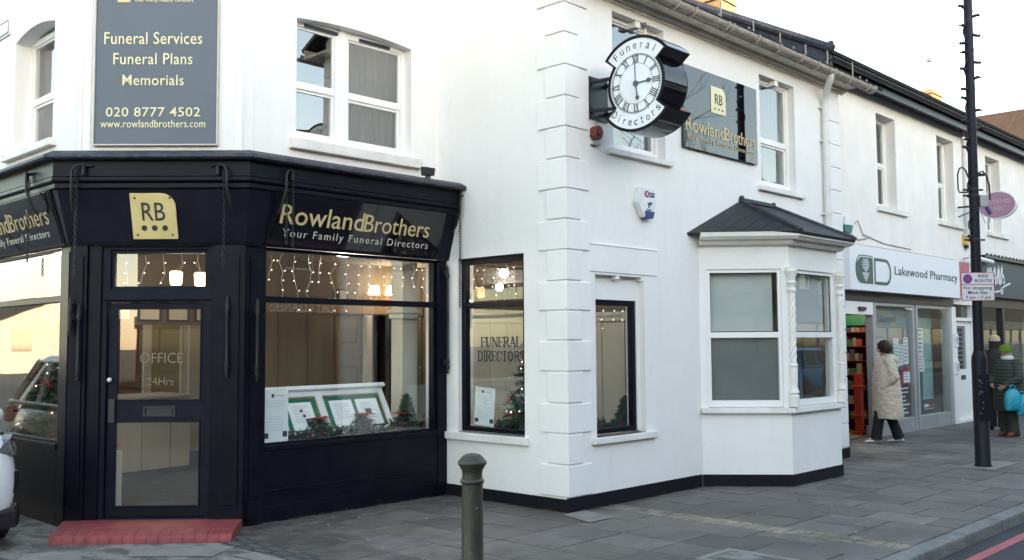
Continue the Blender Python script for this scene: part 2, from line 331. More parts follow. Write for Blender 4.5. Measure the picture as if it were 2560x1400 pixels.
class MB:
    def __init__(s, fr=None): s.v, s.f, s.fr, s.tone, s.cur, s.g = [], [], fr or W, [], None, []
    def add(s, vs, fs):
        b = len(s.v); s.g.append((b, len(s.f))); s.v += [s.fr.p(*q) for q in vs]; s.f += [tuple(b + i for i in f) for f in fs]
        s.tone += [s.cur] * len(fs); return s
    def box(s, u0, u1, d0, d1, z0, z1):
        return s.add([(u0, d0, z0), (u1, d0, z0), (u1, d1, z0), (u0, d1, z0), (u0, d0, z1), (u1, d0, z1), (u1, d1, z1), (u0, d1, z1)],
                     [(0, 3, 2, 1), (4, 5, 6, 7), (0, 1, 5, 4), (1, 2, 6, 5), (2, 3, 7, 6), (3, 0, 4, 7)])
    def prism(s, poly, d0, d1):
        n = len(poly); a = sum(poly[i][0] * poly[(i + 1) % n][1] - poly[(i + 1) % n][0] * poly[i][1] for i in range(n))
        if a < 0: poly = poly[::-1]
        return s.add([(u, d0, z) for u, z in poly] + [(u, d1, z) for u, z in poly],
                     [tuple(range(n)), tuple(range(2 * n - 1, n - 1, -1))] + [(i, i + n, (i + 1) % n + n, (i + 1) % n) for i in range(n)])
    def slab(s, poly, z0, z1):
        n = len(poly); a = sum(poly[i][0] * poly[(i + 1) % n][1] - poly[(i + 1) % n][0] * poly[i][1] for i in range(n))
        if a < 0: poly = poly[::-1]
        return s.add([(x, y, z0) for x, y in poly] + [(x, y, z1) for x, y in poly],
                     [tuple(range(n - 1, -1, -1)), tuple(range(n, 2 * n))] + [(i, (i + 1) % n, (i + 1) % n + n, i + n) for i in range(n)])
    def poly(s, pts): return s.add(pts, [tuple(range(len(pts)))])
    def solid(s, pts, t):
        """a sheet of 3D points given a real thickness t along its own normal"""
        P = [Vector(p) for p in pts]; nrm = (P[1] - P[0]).cross(P[2] - P[0]).normalized() * t; n = len(P)
        return s.add([tuple(p) for p in P] + [tuple(p - nrm) for p in P],
                     [tuple(range(n)), tuple(range(2 * n - 1, n - 1, -1))] + [(i, i + n, (i + 1) % n + n, (i + 1) % n) for i in range(n)])
    def tube(s, pts, r, n=8):
        P = [Vector(p) for p in pts]; rs = r if isinstance(r, (list, tuple)) else [r] * len(P); vs, fs = [], []
        ref = None
        for i, p in enumerate(P):
            t = (P[min(i + 1, len(P) - 1)] - P[max(i - 1, 0)])
            t = t.normalized() if t.length > 1e-9 else Vector((0, 0, 1))
            if ref is None: ref = Vector((0, 0, 1)) if abs(t.z) < .9 else Vector((1, 0, 0))
            a = (ref - t * ref.dot(t)).normalized(); b = t.cross(a); ref = a
            for k in range(n):
                q = 2 * math.pi * k / n; vs.append(tuple(p + (a * math.cos(q) + b * math.sin(q)) * rs[i]))
        for i in range(len(P) - 1):
            for k in range(n):
                fs.append((i * n + k, i * n + (k + 1) % n, (i + 1) * n + (k + 1) % n, (i + 1) * n + k))
        fs += [tuple(range(n - 1, -1, -1)), tuple(range((len(P) - 1) * n, len(P) * n))]
        return s.add(vs, fs)
    def lathe(s, prof, cu=0, cd=0, n=20, axis='z', twist=0):
        vs, fs = [], []
        for i, (r, z) in enumerate(prof):
            for k in range(n):
                q = 2 * math.pi * k / n; c, e = r * math.cos(q), r * math.sin(q)
                vs.append((cu + c, cd + e, z) if axis == 'z' else (cu + c, z, cd + e))
        for i in range(len(prof) - 1):
            for k in range(n):
                f = (i * n + k, i * n + (k + 1) % n, (i + 1) * n + (k + 1) % n, (i + 1) * n + k)
                fs.append(f if axis == 'z' else f[::-1])
        fs += [tuple(range(n - 1, -1, -1)), tuple(range((len(prof) - 1) * n, len(prof) * n))]
        return s.add(vs, fs)
    def ball(s, c, r, n=8, m=6, sc=(1, 1, 1)):
        vs = [(c[0], c[1], c[2] - r * sc[2])]
        for j in range(1, m):
            t = math.pi * j / m
            for k in range(n):
                q = 2 * math.pi * k / n
                vs.append((c[0] + r * sc[0] * math.sin(t) * math.cos(q), c[1] + r * sc[1] * math.sin(t) * math.sin(q), c[2] - r * sc[2] * math.cos(t)))
        vs.append((c[0], c[1], c[2] + r * sc[2])); L = len(vs) - 1
        fs = [(0, 1 + (k + 1) % n, 1 + k) for k in range(n)]
        for j in range(m - 2):
            for k in range(n): fs.append((1 + j * n + k, 1 + j * n + (k + 1) % n, 1 + (j + 1) * n + (k + 1) % n, 1 + (j + 1) * n + k))
        fs += [(L, 1 + (m - 2) * n + k, 1 + (m - 2) * n + (k + 1) % n) for k in range(n)]
        return s.add(vs, fs)
    def wall(s, u0, u1, z0, z1, d0, d1, holes=()):
        us = sorted({u0, u1} | {h[i] for h in holes for i in (0, 1) if u0 < h[i] < u1})
        zs = sorted({z0, z1} | {h[i] for h in holes for i in (2, 3) if z0 < h[i] < z1})
        def full(i, j):
            if i < 0 or j < 0 or i >= len(us) - 1 or j >= len(zs) - 1: return False
            a, b = (us[i] + us[i + 1]) / 2, (zs[j] + zs[j + 1]) / 2
            return not any(h[0] < a < h[1] and h[2] < b < h[3] for h in holes)
        for i in range(len(us) - 1):
            for j in range(len(zs) - 1):
                if not full(i, j): continue
                a, b, c, e = us[i], us[i + 1], zs[j], zs[j + 1]
                s.add([(a, d0, c), (b, d0, c), (b, d0, e), (a, d0, e)], [(0, 1, 2, 3)])
                s.add([(a, d1, c), (b, d1, c), (b, d1, e), (a, d1, e)], [(3, 2, 1, 0)])
                if not full(i - 1, j): s.add([(a, d0, c), (a, d1, c), (a, d1, e), (a, d0, e)], [(3, 2, 1, 0)])
                if not full(i + 1, j): s.add([(b, d0, c), (b, d1, c), (b, d1, e), (b, d0, e)], [(0, 1, 2, 3)])
                if not full(i, j - 1): s.add([(a, d0, c), (b, d0, c), (b, d1, c), (a, d1, c)], [(3, 2, 1, 0)])
                if not full(i, j + 1): s.add([(a, d0, e), (b, d0, e), (b, d1, e), (a, d1, e)], [(0, 1, 2, 3)])
        return s
    def frame(s, u0, u1, z0, z1, d0, d1, w, wt=None, wb=None):
        wt = wt or w; wb = wb or w
        return s.wall(u0, u1, z0, z1, d0, d1, [(u0 + w, u1 - w, z0 + wb, z1 - wt)])
    def mesh(s, name, base, mats):
        me = bpy.data.meshes.new(name); me.from_pydata([tuple(v - base) for v in s.v], [], s.f)
        for m in (mats if isinstance(mats, (list, tuple)) else [mats]): me.materials.append(m)
        if any(t is not None for t in s.tone):
            at = me.color_attributes.new("tone", 'FLOAT_COLOR', 'CORNER')
            for p in me.polygons:
                t = s.tone[p.index] or (.1, .1, .1)
                for li in p.loop_indices: at.data[li].color = (*t, 1)
        return me
    def build_each(s, name, m, parent=None, **k):
        """every shape added so far as a part of its own"""
        out = []
        for i, (v0, f0) in enumerate(s.g):
            v1, f1 = s.g[i + 1] if i + 1 < len(s.g) else (len(s.v), len(s.f))
            q = MB(s.fr); q.v = s.v[v0:v1]; q.f = [tuple(j - v0 for j in f) for f in s.f[f0:f1]]; q.tone = s.tone[f0:f1]; out.append(q.build(name, m, parent, **k))
        return out
    def build(s, name, m, parent=None, smooth=False, bevel=0, weld=False, loc=None):
        base = BASE[parent.name] if parent is not None else Vector(loc) if loc is not None else sum(s.v, Vector()) / len(s.v)
        if parent is None and loc is None: base = Vector((base.x, base.y, min(v.z for v in s.v)))
        me = s.mesh(name, base, MT[m] if isinstance(m, str) else m)
        if weld or bevel:
            bm = bmesh.new(); bm.from_mesh(me)
            bmesh.ops.remove_doubles(bm, verts=bm.verts, dist=2e-4)
            if bevel:
                eg = [e for e in bm.edges if len(e.link_faces) == 2 and e.calc_face_angle(0) > .5]
                bmesh.ops.bevel(bm, geom=eg, offset=bevel, segments=2, affect='EDGES', profile=.6, clamp_overlap=True)
            bm.to_mesh(me); bm.free()
        if smooth:
            me.shade_smooth() if smooth is True else me.shade_smooth()
            try: me.set_sharp_from_angle(angle=R(40))
            except Exception: pass
        o = link(name, me, parent, base)
        return o

def sweep(mb, path, prof, closed_ends=True):
    """profile (outwards, z) swept along a plan path, mitred at its corners; outwards is to the right of travel"""
    n = len(path); P = [Vector((x, y)) for x, y in path]; rows = []
    for i in range(n):
        ds = []
        if i > 0: ds.append((P[i] - P[i - 1]).normalized())
        if i < n - 1: ds.append((P[i + 1] - P[i]).normalized())
        ns = [Vector((q.y, -q.x)) for q in ds]
        m = sum(ns, Vector((0, 0))); m = m / m.dot(ns[0])
        rows.append([(P[i].x + m.x * a, P[i].y + m.y * a, z) for a, z in prof])
    k = len(prof); vs = [q for r_ in rows for q in r_]; fs = []
    for i in range(n - 1):
        for j in range(k):
            fs.append((i * k + j, (i + 1) * k + j, (i + 1) * k + (j + 1) % k, i * k + (j + 1) % k))
    fs += [tuple(range(k - 1, -1, -1)), tuple(range((n - 1) * k, n * k))]
    mb.add(vs, fs); return mb

DG = None
def glyphs(txt, bold=0.0, spacing=1.0):
    cu = bpy.data.curves.new("lettering", 'FONT'); cu.body = txt; cu.size = 1.0; cu.offset = bold; cu.space_character = spacing; cu.resolution_u = 3
    o = bpy.data.objects.new("lettering", cu); COL.objects.link(o)
    bpy.context.view_layer.update()
    me = bpy.data.meshes.new_from_object(o.evaluated_get(bpy.context.evaluated_depsgraph_get()))
    vs = [v.co.copy() for v in me.vertices]; fs = [tuple(p.vertices) for p in me.polygons]
    bpy.data.objects.remove(o); bpy.data.curves.remove(cu); bpy.data.meshes.remove(me)
    return vs, fs

def text(mb, txt, u0, u1, z0, z1, d=-.004, t=.003, bold=0.0, spacing=1.0, mirror=False):
    """letters as thin solid shapes fitted to the box u0..u1, z0..z1 of mb's frame"""
    vs, fs = glyphs(txt, bold, spacing)
    if not vs: return mb
    x0, x1 = min(v.x for v in vs), max(v.x for v in vs); y0, y1 = min(v.y for v in vs), max(v.y for v in vs)
    g = lambda v: (u0 + (v.x - x0) / (x1 - x0) * (u1 - u0), z0 + (v.y - y0) / (y1 - y0) * (z1 - z0))
    n = len(vs); F = []
    ed = {}
    for f in fs:
        F.append(f); F.append(tuple(i + n for i in f[::-1]))
        for a, b in zip(f, f[1:] + f[:1]): ed[(a, b)] = ed.get((a, b), 0) + 1
    for (a, b) in ed:
        if (b, a) not in ed: F.append((a, a + n, b + n, b))
    mb.add([(*((q := g(v))[:1]), d, q[1]) for v in vs] + [(g(v)[0], d + t, g(v)[1]) for v in vs], F)
    return mb

def stroke(mb, pts, w, d=-.004, t=.003):
    for (a, b), (c, e) in zip(pts[:-1], pts[1:]):
        L = math.hypot(c - a, e - b) or 1; x, y = -(e - b) / L * w / 2, (c - a) / L * w / 2
        ex, ey = (c - a) / L * w * .3, (e - b) / L * w * .3
        mb.prism([(a + x - ex, b + y - ey), (a - x - ex, b - y - ey), (c - x + ex, e - y + ey), (c + x + ex, e + y + ey)], d, d + t)
    return mb

def disc(mb, u, z, r, d=-.004, t=.003, n=20):
    return mb.prism([(u + r * math.cos(2 * math.pi * k / n), z + r * math.sin(2 * math.pi * k / n)) for k in range(n)], d, d + t)

def plaque(u0, u1, z0, z1, r):
    """logo tile outline: one rounded top right corner"""
    return [(u0, z0), (u1, z0), (u1, z1 - r)] + [(u1 - r + r * math.cos(a), z1 - r + r * math.sin(a)) for a in [R(15 * k) for k in range(1, 6)]] + [(u1 - r, z1), (u0, z1)]

q2 = 1 / math.sqrt(2)
FA = Fr((0, 6.29, 0), (1, 0, 0), (0, 1, 0))
FB = Fr((7.35, 8.07, 0), (0, -1, 0), (1, 0, 0))
FC = Fr((0, 8.07, 0), (1, 0, 0), (0, 1, 0))
FCU = Fr((0, 8.20, 0), (1, 0, 0), (0, 1, 0))
FD = Fr((3.67, 9.19, 0), (q2, -q2, 0), (q2, q2, 0))          # width 1.598
FDU = Fr((3.75, 9.28, 0), (q2, -q2, 0), (q2, q2, 0))         # width 1.527
FE = Fr((3.67, 9.19, 0), (0, -1, 0), (1, 0, 0))
FEU = Fr((3.75, 9.28, 0), (0, -1, 0), (1, 0, 0))
FP = Fr((0, 7.20, 0), (1, 0, 0), (0, 1, 0))

# ------------------------------------------------------------------ ground
def struct(mb, name, m, **k): return tag(mb.build(name, m, None, **k), kind='structure')
g = MB(); g.add([(-900, -900, -.16), (900, -900, -.16), (900, 900, -.16), (-900, 900, -.16)], [(0, 1, 2, 3)]); struct(g, 'ground', 'earth', loc=(0, 0, -.16))
g = MB(); g.add([(-200, -5.2, -.10), (240, -5.2, -.10), (240, 3.1, -.10), (-200, 3.1, -.10)], [(0, 1, 2, 3)])
g.add([(-9, 3.1, -.10), (-2.3, 3.1, -.10), (-2.3, 200, -.10), (-9, 200, -.10)], [(0, 1, 2, 3)]); struct(g, 'road', 'asphalt', loc=(0, 0, -.1))
g = MB()
for y in (2.775, -4.7): g.add([(3, y, -.096), (120, y, -.096), (120, y + .095, -.096), (3, y + .095, -.096)], [(0, 1, 2, 3)])
struct(g, 'road_marking', 'redline', loc=(0, 0, -.096))
g = MB()
x = -2.2
while x < 90:
    h = random.uniform(-.003, .003); g.box(x, x + .905, 3.035, 3.195, -.2, .004 + h); x += .915
x = -20
while x < 90: g.box(x, x + .905, -5.35, -5.2, -.2, .0); x += .915
struct(g, 'kerb', 'kerbm', bevel=.018, loc=(0, 0, -.2))
g = MB(); g.add([(4.45, 3.2, -.014), (120, 3.2, -.014), (120, 8.3, -.014), (4.45, 8.3, -.014)], [(0, 1, 2, 3)])
g.add([(-40, -14, -.014), (120, -14, -.014), (120, -5.35, -.014), (-40, -5.35, -.014)], [(0, 1, 2, 3)]); struct(g, 'pavement_bed', 'joint', loc=(0, 0, -.014))
g = MB()                                            # forecourt: falls gently towards the side street
xs = [-2.3, -1, 0.5, 2.0, 2.8, 3.3, 3.7, 4.1, 4.3, 4.47]
zf = lambda x: -.006
for a, b in zip(xs[:-1], xs[1:]): g.add([(a, 3.2, zf(a)), (b, 3.2, zf(b)), (b, 40, zf(b)), (a, 40, zf(a))], [(0, 1, 2, 3)])
struct(g, 'forecourt', 'concrete', loc=(0, 0, 0))
g = MB()
for pl in ([(3.52, 7.62), (3.98, 7.12), (4.32, 7.32), (3.74, 7.98)], [(4.14, 6.55), (4.45, 6.55), (4.45, 6.98), (4.1, 7.05)], [(3.0, 8.35), (3.34, 8.1), (3.22, 7.75), (2.8, 8.0)]):
    g.add([(x, y, zf(x) + .005) for x, y in pl], [(0, 1, 2, 3)])
struct(g, 'concrete_patch', 'palepatch', loc=(0, 0, 0))

g = MB()
def stone(x0, x1, y0, y1, c, gap=.0125, j=.0022, tilt=.0015):
    z = random.uniform(-j, j); t1, t2 = random.uniform(-tilt, tilt), random.uniform(-tilt, tilt); e = .010
    k = random.uniform(.80, 1.2); b = random.uniform(.97, 1.06); g.cur = (c[0] * k, c[1] * k, c[2] * k * b)
    a, b_, c_, d_ = x0 + gap, x1 - gap, y0 + gap, y1 - gap
    g.add([(a, c_, z + t1), (b_, c_, z + t2), (b_, d_, z - t1), (a, d_, z - t2), (a - .004, c_ - .004, z - .014), (b_ + .004, c_ - .004, z - .014), (b_ + .004, d_ + .004, z - .014), (a - .004, d_ + .004, z - .014)],
          [(0, 1, 2, 3), (0, 4, 5, 1), (1, 5, 6, 2), (2, 6, 7, 3), (3, 7, 4, 0)])
GREY = (.142, .128, .113)
def ymax(x): return 8.2 if x < 7.3 else 6.35 if x < 13.5 else 7.3
cols = []
x = 4.55
while x < 7.36: cols.append((x, x + .47)); x += .47
x = 8.07
while x < 44: cols.append((x, x + .47)); x += .47
for ci, (xa, xb) in enumerate(cols):
    y = 3.2 - random.choice((.0, .3)) - .02
    while y < ymax((xa + xb) / 2):
        y2 = y + .60; ya, yb = max(y, 3.2), min(y2, 8.25)
        if xa < 7.3 and ya > 7.55: ya = yb
        elif xa < 7.3 and yb > 7.6: yb = 7.6
        if yb - ya > .03: stone(xa, xb, ya, yb, GREY)
        y = y2
def setts(x0, x1, y0, y1, lx, ly, c):
    r_ = 0; yy = y0
    while yy < y1 - .02:
        xx = x0 - (lx / 2 if r_ % 2 else 0)
        while xx < x1 - .005:
            a, b = max(xx, x0), min(xx + lx, x1)
            if b - a > .02: stone(a, b, yy, min(yy + ly, y1), c, .006, .003, .003)
            xx += lx
        yy += ly; r_ += 1
SET = (.25, .215, .165)
setts(7.36, 7.80, 3.2, 6.34, .44, .60, GREY)
setts(7.80, 8.07, 3.2, 6.3, .09, .105, SET)
setts(4.55, 7.36, 7.6, 8.2, .21, .105, (.11, .10, .09))
g.cur = None
struct(g, 'pavement', 'slab', loc=(0, 0, 0))
g = MB(); g.cur = None
g.add([(4.30, 5.0, .001), (4.55, 5.0, .001), (4.55, 8.2, .001), (4.30, 8.2, .001)], [(0, 1, 2, 3)])
o = struct(g, 'sett_strip', brick_mat("block_setts", (.125, .118, .105), (.095, .092, .085), (.03, .03, .028), .11, .21, .85, 'XY', .8), loc=(4.3, 5, .001))
g = MB(); g.add([(7.06, 5.80, .0055), (7.40, 5.80, .0055), (7.57, 6.26, .0055), (7.22, 6.26, .0055)], [(0, 1, 2, 3)])
g.add([(13.38, 4.26, .0055), (14.4, 4.26, .0055), (14.4, 4.70, .0055), (13.38, 4.70, .0055)], [(0, 1, 2, 3)]); struct(g, 'pale_paving', 'palepatch', loc=(0, 0, .005))
wd_ = MB(); rw = random.Random(11)
def tuft(x, y, n, h):
    for _ in range(n):
        a = rw.uniform(0, 6.28); L_ = h * rw.uniform(.5, 1.2); bx, by = x + rw.gauss(0, .02), y + rw.gauss(0, .012); dx, dy = math.cos(a) * L_ * .5, math.sin(a) * L_ * .5; px_, py_ = -math.sin(a) * .003, math.cos(a) * .003
        wd_.add([(bx - px_, by - py_, -.004), (bx + px_, by + py_, -.004), (bx + dx, by + dy, L_)], [(0, 1, 2)])
for i in range(46): tuft(rw.uniform(4.95, 7.25), 8.03, rw.randint(3, 9), .025)
for i in range(26): tuft(7.305, rw.uniform(6.4, 8.0), rw.randint(3, 9), .025)
for i in range(40): tuft(rw.uniform(7.4, 9.7), 6.25, rw.randint(3, 8), .022)
for i in range(16): q_ = rw.random(); tuft(9.72 + .67 * q_, 6.25 - .79 * q_, rw.randint(3, 8), .022)
for i in range(20): tuft(rw.uniform(10.4, 11.65), 5.465, rw.randint(3, 8), .022)
tag(wd_.build('weeds', mat("dry_moss_and_weeds", (.09, .085, .040), .9, c2=(.05, .055, .022), scale=30), None, loc=(7, 7, 0)), 'thin weeds and moss along the foot of the walls', 'weeds', kind='stuff')
lt_ = MB()
for i in range(34):
    x, y = rw.uniform(4.7, 7.2), rw.uniform(5.6, 7.9); a, r_ = rw.uniform(0, 6.28), rw.uniform(.006, .02)
    if i > 20: x, y = rw.uniform(8, 13), rw.uniform(3.4, 5.3)
    lt_.solid([(x + r_ * math.cos(a + q) * (1 if k % 2 else .6), y + r_ * math.sin(a + q), .006 + .003 * (k % 2)) for k, q in enumerate((0, 1.3, 2.6, 3.9, 5.1))], .0015)
tag(lt_.build('litter', mat("scraps_and_dry_leaves", (.42, .40, .34), .8, c2=(.16, .10, .05), scale=2.0, lo=.46, hi=.54), None, loc=(7, 6, 0)), 'small pale scraps and dry leaves scattered on the paving', 'litter', kind='stuff')
t = thing('access_cover', (6.68, 3.9, 0), 'recessed inspection cover with a pale concrete frame in the pavement by the kerb', 'inspection cover')
g = MB(); g.frame(0, .5, 0, .62, 0, .02, .065); g.fr = Fr((6.42, 3.62, .009), (1, 0, 0), (0, 0, -1), (0, 1, 0)); g.v = [g.fr.p(v.x, v.y, v.z) for v in g.v]; g.build('cover_frame', 'palepatch', t)
MB().box(6.485, 6.855, 3.685, 4.175, -.02, .0045).build('cover_plate', 'concrete', t)

# ------------------------------------------------------------------ corner building (the funeral directors' premises)
HOUSE = thing('corner_building', (7.33, 8.06, 0), 'white rendered corner building with a black timber shopfront, quoins and a canted bay window', 'building')

def sash(parent, fr, u0, u1, z0, z1, din, mid, fw=.055, sill=None, curtain=(0, 1), gl='glass_old', cur_m='curtain', blinds=None, name='window'):
    f = MB(fr)
    f.frame(u0, u1, z0, z1, din, din + .075, fw, wb=fw + .02)
    f.box(u0 + fw, u1 - fw, din + .012, din + .045, mid - .03, mid + .025)
    f.frame(u0 + fw, u1 - fw, mid + .025, z1 - fw, din + .018, din + .05, .022)
    f.frame(u0 + fw, u1 - fw, z0 + fw + .02, mid - .03, din + .03, din + .065, .03)
    o = f.build(name, 'upvc', parent, bevel=.004)
    MB(fr).box(u0 + fw + .02, u1 - fw - .02, din + .030, din + .036, mid + .02, z1 - fw - .018).build('pane', gl, o)
    MB(fr).box(u0 + fw + .028, u1 - fw - .028, din + .048, din + .054, z0 + fw + .048, mid - .026).build('pane', gl, o)
    if sill:
        a, b, za, zb, pr = sill
        MB(fr).add([(a, -pr, za), (b, -pr, za), (b, din + .02, za), (a, din + .02, za), (a, -pr, zb - .012), (b, -pr, zb - .012), (b, din + .02, zb), (a, din + .02, zb)],
                   [(0, 3, 2, 1), (4, 5, 6, 7), (0, 1, 5, 4), (1, 2, 6, 5), (2, 3, 7, 6), (3, 0, 4, 7)]).build('sill', 'masonry', o, bevel=.006)
    if curtain:
        c = MB(fr); wd = u1 - u0
        a, b = u0 + wd * curtain[0], u0 + wd * curtain[1]; n = 40; pts = []
        for i in range(n + 1):
            uu = a + (b - a) * i / n; pts.append((uu, din + .17 + .022 * math.sin(i * 1.55) + .008 * math.sin(i * .7)))
        vs = [(p[0], p[1], z0 - .02) for p in pts] + [(p[0], p[1], z1 + .02) for p in pts]
        vs += [(p[0], p[1] + .004, z0 - .02) for p in pts] + [(p[0], p[1] + .004, z1 + .02) for p in pts]; k = n + 1
        fs = [(i, i + 1, k + i + 1, k + i) for i in range(n)] + [(2 * k + i, 3 * k + i, 3 * k + i + 1, 2 * k + i + 1) for i in range(n)]
        c.add(vs, fs).build('curtain', cur_m, o, smooth=True)
    if blinds:
        for (za, zb, m) in blinds: MB(fr).box(u0 + .01, u1 - .01, din + .10, din + .106, za, zb).build('blind', m, o)
    return o

# --- walls
SO = 5.40
mb = MB(FA); mb.wall(7.35, 13.55, 0, SO, 0, .25, [(7.80, 8.645, .70, 2.375), (8.14, 9.10, 3.73, 5.235), (11.25, 12.19, 3.70, 5.165), (9.80, 12.28, .0, 2.86)])
mb.build('wall', 'render', HOUSE, weld=True)
mb = MB(FB); mb.wall(-.35, 1.53, 0, SO, 0, .24, [(.19, 1.195, .70, 2.605)]); mb.build('wall', 'render', HOUSE, weld=True)
MB().box(13.31, 13.55, 6.541, 9.2, 0, SO).build('wall', 'render', HOUSE)
mb = MB(FB); mb.prism([(1.78, SO + .001), (1.78, 5.62), (-1.2, 7.25), (-1.2, SO + .001)], .0, .24); mb.build('wall', 'render', HOUSE)

def arch(mb, u0, u1, z0, z1, d0, d1, rise):
    """the two spandrels that turn a square head into a segmental arch"""
    n = 12; c = (u0 + u1) / 2; h = (u1 - u0) / 2
    cur = [(u0 + (u1 - u0) * i / n, z0 + rise * (1 - ((u0 + (u1 - u0) * i / n - c) / h) ** 2)) for i in range(n + 1)]
    for a, b in zip(cur[:-1], cur[1:]): mb.add([(a[0], d0, a[1]), (b[0], d0, b[1]), (b[0], d0, z1), (a[0], d0, z1), (a[0], d1, a[1]), (b[0], d1, b[1]), (b[0], d1, z1), (a[0], d1, z1)],
                                              [(0, 1, 2, 3), (7, 6, 5, 4), (0, 4, 5, 1)])
mb = MB(FCU); mb.wall(4.83, 7.60, 2.62, 6.5, 0, .25, [(5.44, 6.945, 3.735, 5.03)]); arch(mb, 5.44, 6.945, 4.965, 5.03, 0, .25, .045); mb.build('wall', 'render', HOUSE, weld=True)
mb = MB(FDU); mb.wall(0, 1.527, 2.62, 6.5, 0, .25); mb.build('wall', 'render', HOUSE, weld=True)
mb = MB(FEU); mb.wall(-3.6, 0, 2.62, 6.5, 0, .25, [(-1.76, -.68, 3.745, 5.03)]); arch(mb, -1.76, -.68, 4.95, 5.03, 0, .25, .075); mb.build('wall', 'render', HOUSE, weld=True)
mb = MB()                                           # slim moulded beads up the chamfer's two edges
for u in (.005, .085, 1.445, 1.525):
    mb.fr = FDU; mb.box(u - .012, u + .012, -.014, .002, 3.46, 6.45)
mb.fr = FEU; mb.box(-.12, -.09, -.014, .002, 3.46, 6.45)
mb.fr = FCU; mb.box(4.92, 4.95, -.014, .002, 3.46, 6.45)
mb.build('corner_bead', 'render', HOUSE, bevel=.004)
# --- quoins
mb = MB(); zs = [5.13, 4.82, 4.485, 4.165, 3.85, 3.535, 3.22, 2.91, 2.60, 2.29, 1.99, 1.69, 1.38, 1.065, .765, .46, .142]
for i in range(len(zs) - 1):
    wide = i % 2 == 1
    mb.box(7.330, 7.705 if wide else 7.565, 6.272, 6.655 if wide else 6.545, zs[i + 1] + .007, zs[i] - .007)
mb.box(7.330, 7.705, 6.272, 6.655, 5.137, SO)
mb.build('quoin_strip', 'render', HOUSE, bevel=.009)
mb = MB()
for i in range(15):
    z = .15 + i * .337; mb.box(13.10 if i % 2 else 13.2, 13.566, 6.276, 6.40, z + .007, z + .330)
mb.build('quoin_strip', 'render', HOUSE, bevel=.009)
# --- plinth
mb = MB()
mb.box(7.328, 9.70, 6.270, 6.30, -.05, .14); mb.box(12.40, 13.57, 6.270, 6.30, -.05, .14); mb.box(7.328, 7.36, 6.30, 8.07, -.05, .125)
mb.build_each('plinth', 'plinth', HOUSE)
# --- raised panel, keystones
mb = MB(FA); mb.box(7.71, 8.885, -.012, .01, 2.40, 2.685); mb.box(7.706, 8.89, -.02, .01, 2.678, 2.695)
for u in (8.16, 8.60): mb.box(u, u + .06, .004, .1, 2.335, 2.374)
for u in (8.58,): mb.box(u, u + .09, .006, .12, 5.16, 5.234)
mb.box(11.68, 11.77, .006, .12, 5.09, 5.164)
mb.build_each('window_head', 'render', HOUSE, bevel=.006)
# --- eaves of the long wing, gutter, downpipe
mb = MB(FA)
mb.prism([(7.15, SO), (13.72, SO), (13.72, SO + .03), (7.15, SO + .03)], -.20, .26)
mb.box(7.15, 13.72, -.215, -.19, SO + .0, SO + .13); mb.box(7.35, 13.70, -.065, .0, SO - .05, SO - .003); mb.box(7.36, 13.66, -.03, .0, SO - .085, SO - .053)
mb.build('eaves', 'soffit', HOUSE, bevel=.006)
t = MB(FA); n = 9; prof = [(-.285 + .072 * math.cos(a), 5.455 + .072 * math.sin(a)) for a in [math.pi + math.pi * k / n for k in range(n + 1)]]
inner = [(-.285 + .064 * math.cos(a), 5.455 + .064 * math.sin(a)) for a in [2 * math.pi - math.pi * k / n for k in range(n + 1)]]
pf = prof + inner; k = len(pf)
t.add([(7.1, d, z) for d, z in pf] + [(14.08, d, z) for d, z in pf], [(i, (i + 1) % k, k + (i + 1) % k, k + i) for i in range(k)] + [tuple(range(k - 1, -1, -1)), tuple(range(k, 2 * k))])
gut = t.build('gutter', 'gutter', HOUSE, smooth=True)
mb = MB(FA)
for i, u in enumerate([7.6, 8.25, 8.9, 9.25, 9.95, 10.05, 10.65, 11.2, 11.8, 12.25, 12.75, 13.25, 13.85, 14.02, 14.08]):
    mb.tube([(u, -.285 + .080 * math.cos(a), 5.453 + .080 * math.sin(a)) for a in [math.pi - .1 + (math.pi + .2) * q / 10 for q in range(11)]], .013, 6)
    if i % 2 == 0: mb.box(u - .008, u + .008, -.222, -.21, 5.42, 5.60)
mb.build_each('gutter_bracket', 'gutter', gut)
mb = MB(FA)
for u in (9.96, 10.72, 11.40, 12.1, 12.75, 13.55): mb.tube([(u, -.24, 5.45), (u, -.235, 5.45 + (.30 if int(u * 20) % 2 else .24))], .009, 5)
mb.build_each('roof_spike', 'gutter', gut)
mb = MB(FA); mb.tube([(12.74, -.285, 5.43), (12.74, -.285, 5.37), (12.77, -.25, 5.32), (12.93, -.12, 5.20), (12.98, -.075, 5.12), (12.98, -.07, 5.0), (12.98, -.07, 2.6)], .045, 12)
for z in (4.98, 4.5, 3.45, 2.9): mb.lathe([(.052, z), (.052, z + .05)], 12.98, -.07, 12); mb.box(12.90, 13.06, -.03, .0, z + .012, z + .035)
mb.build('downpipe', 'downpipe', HOUSE, smooth=True)
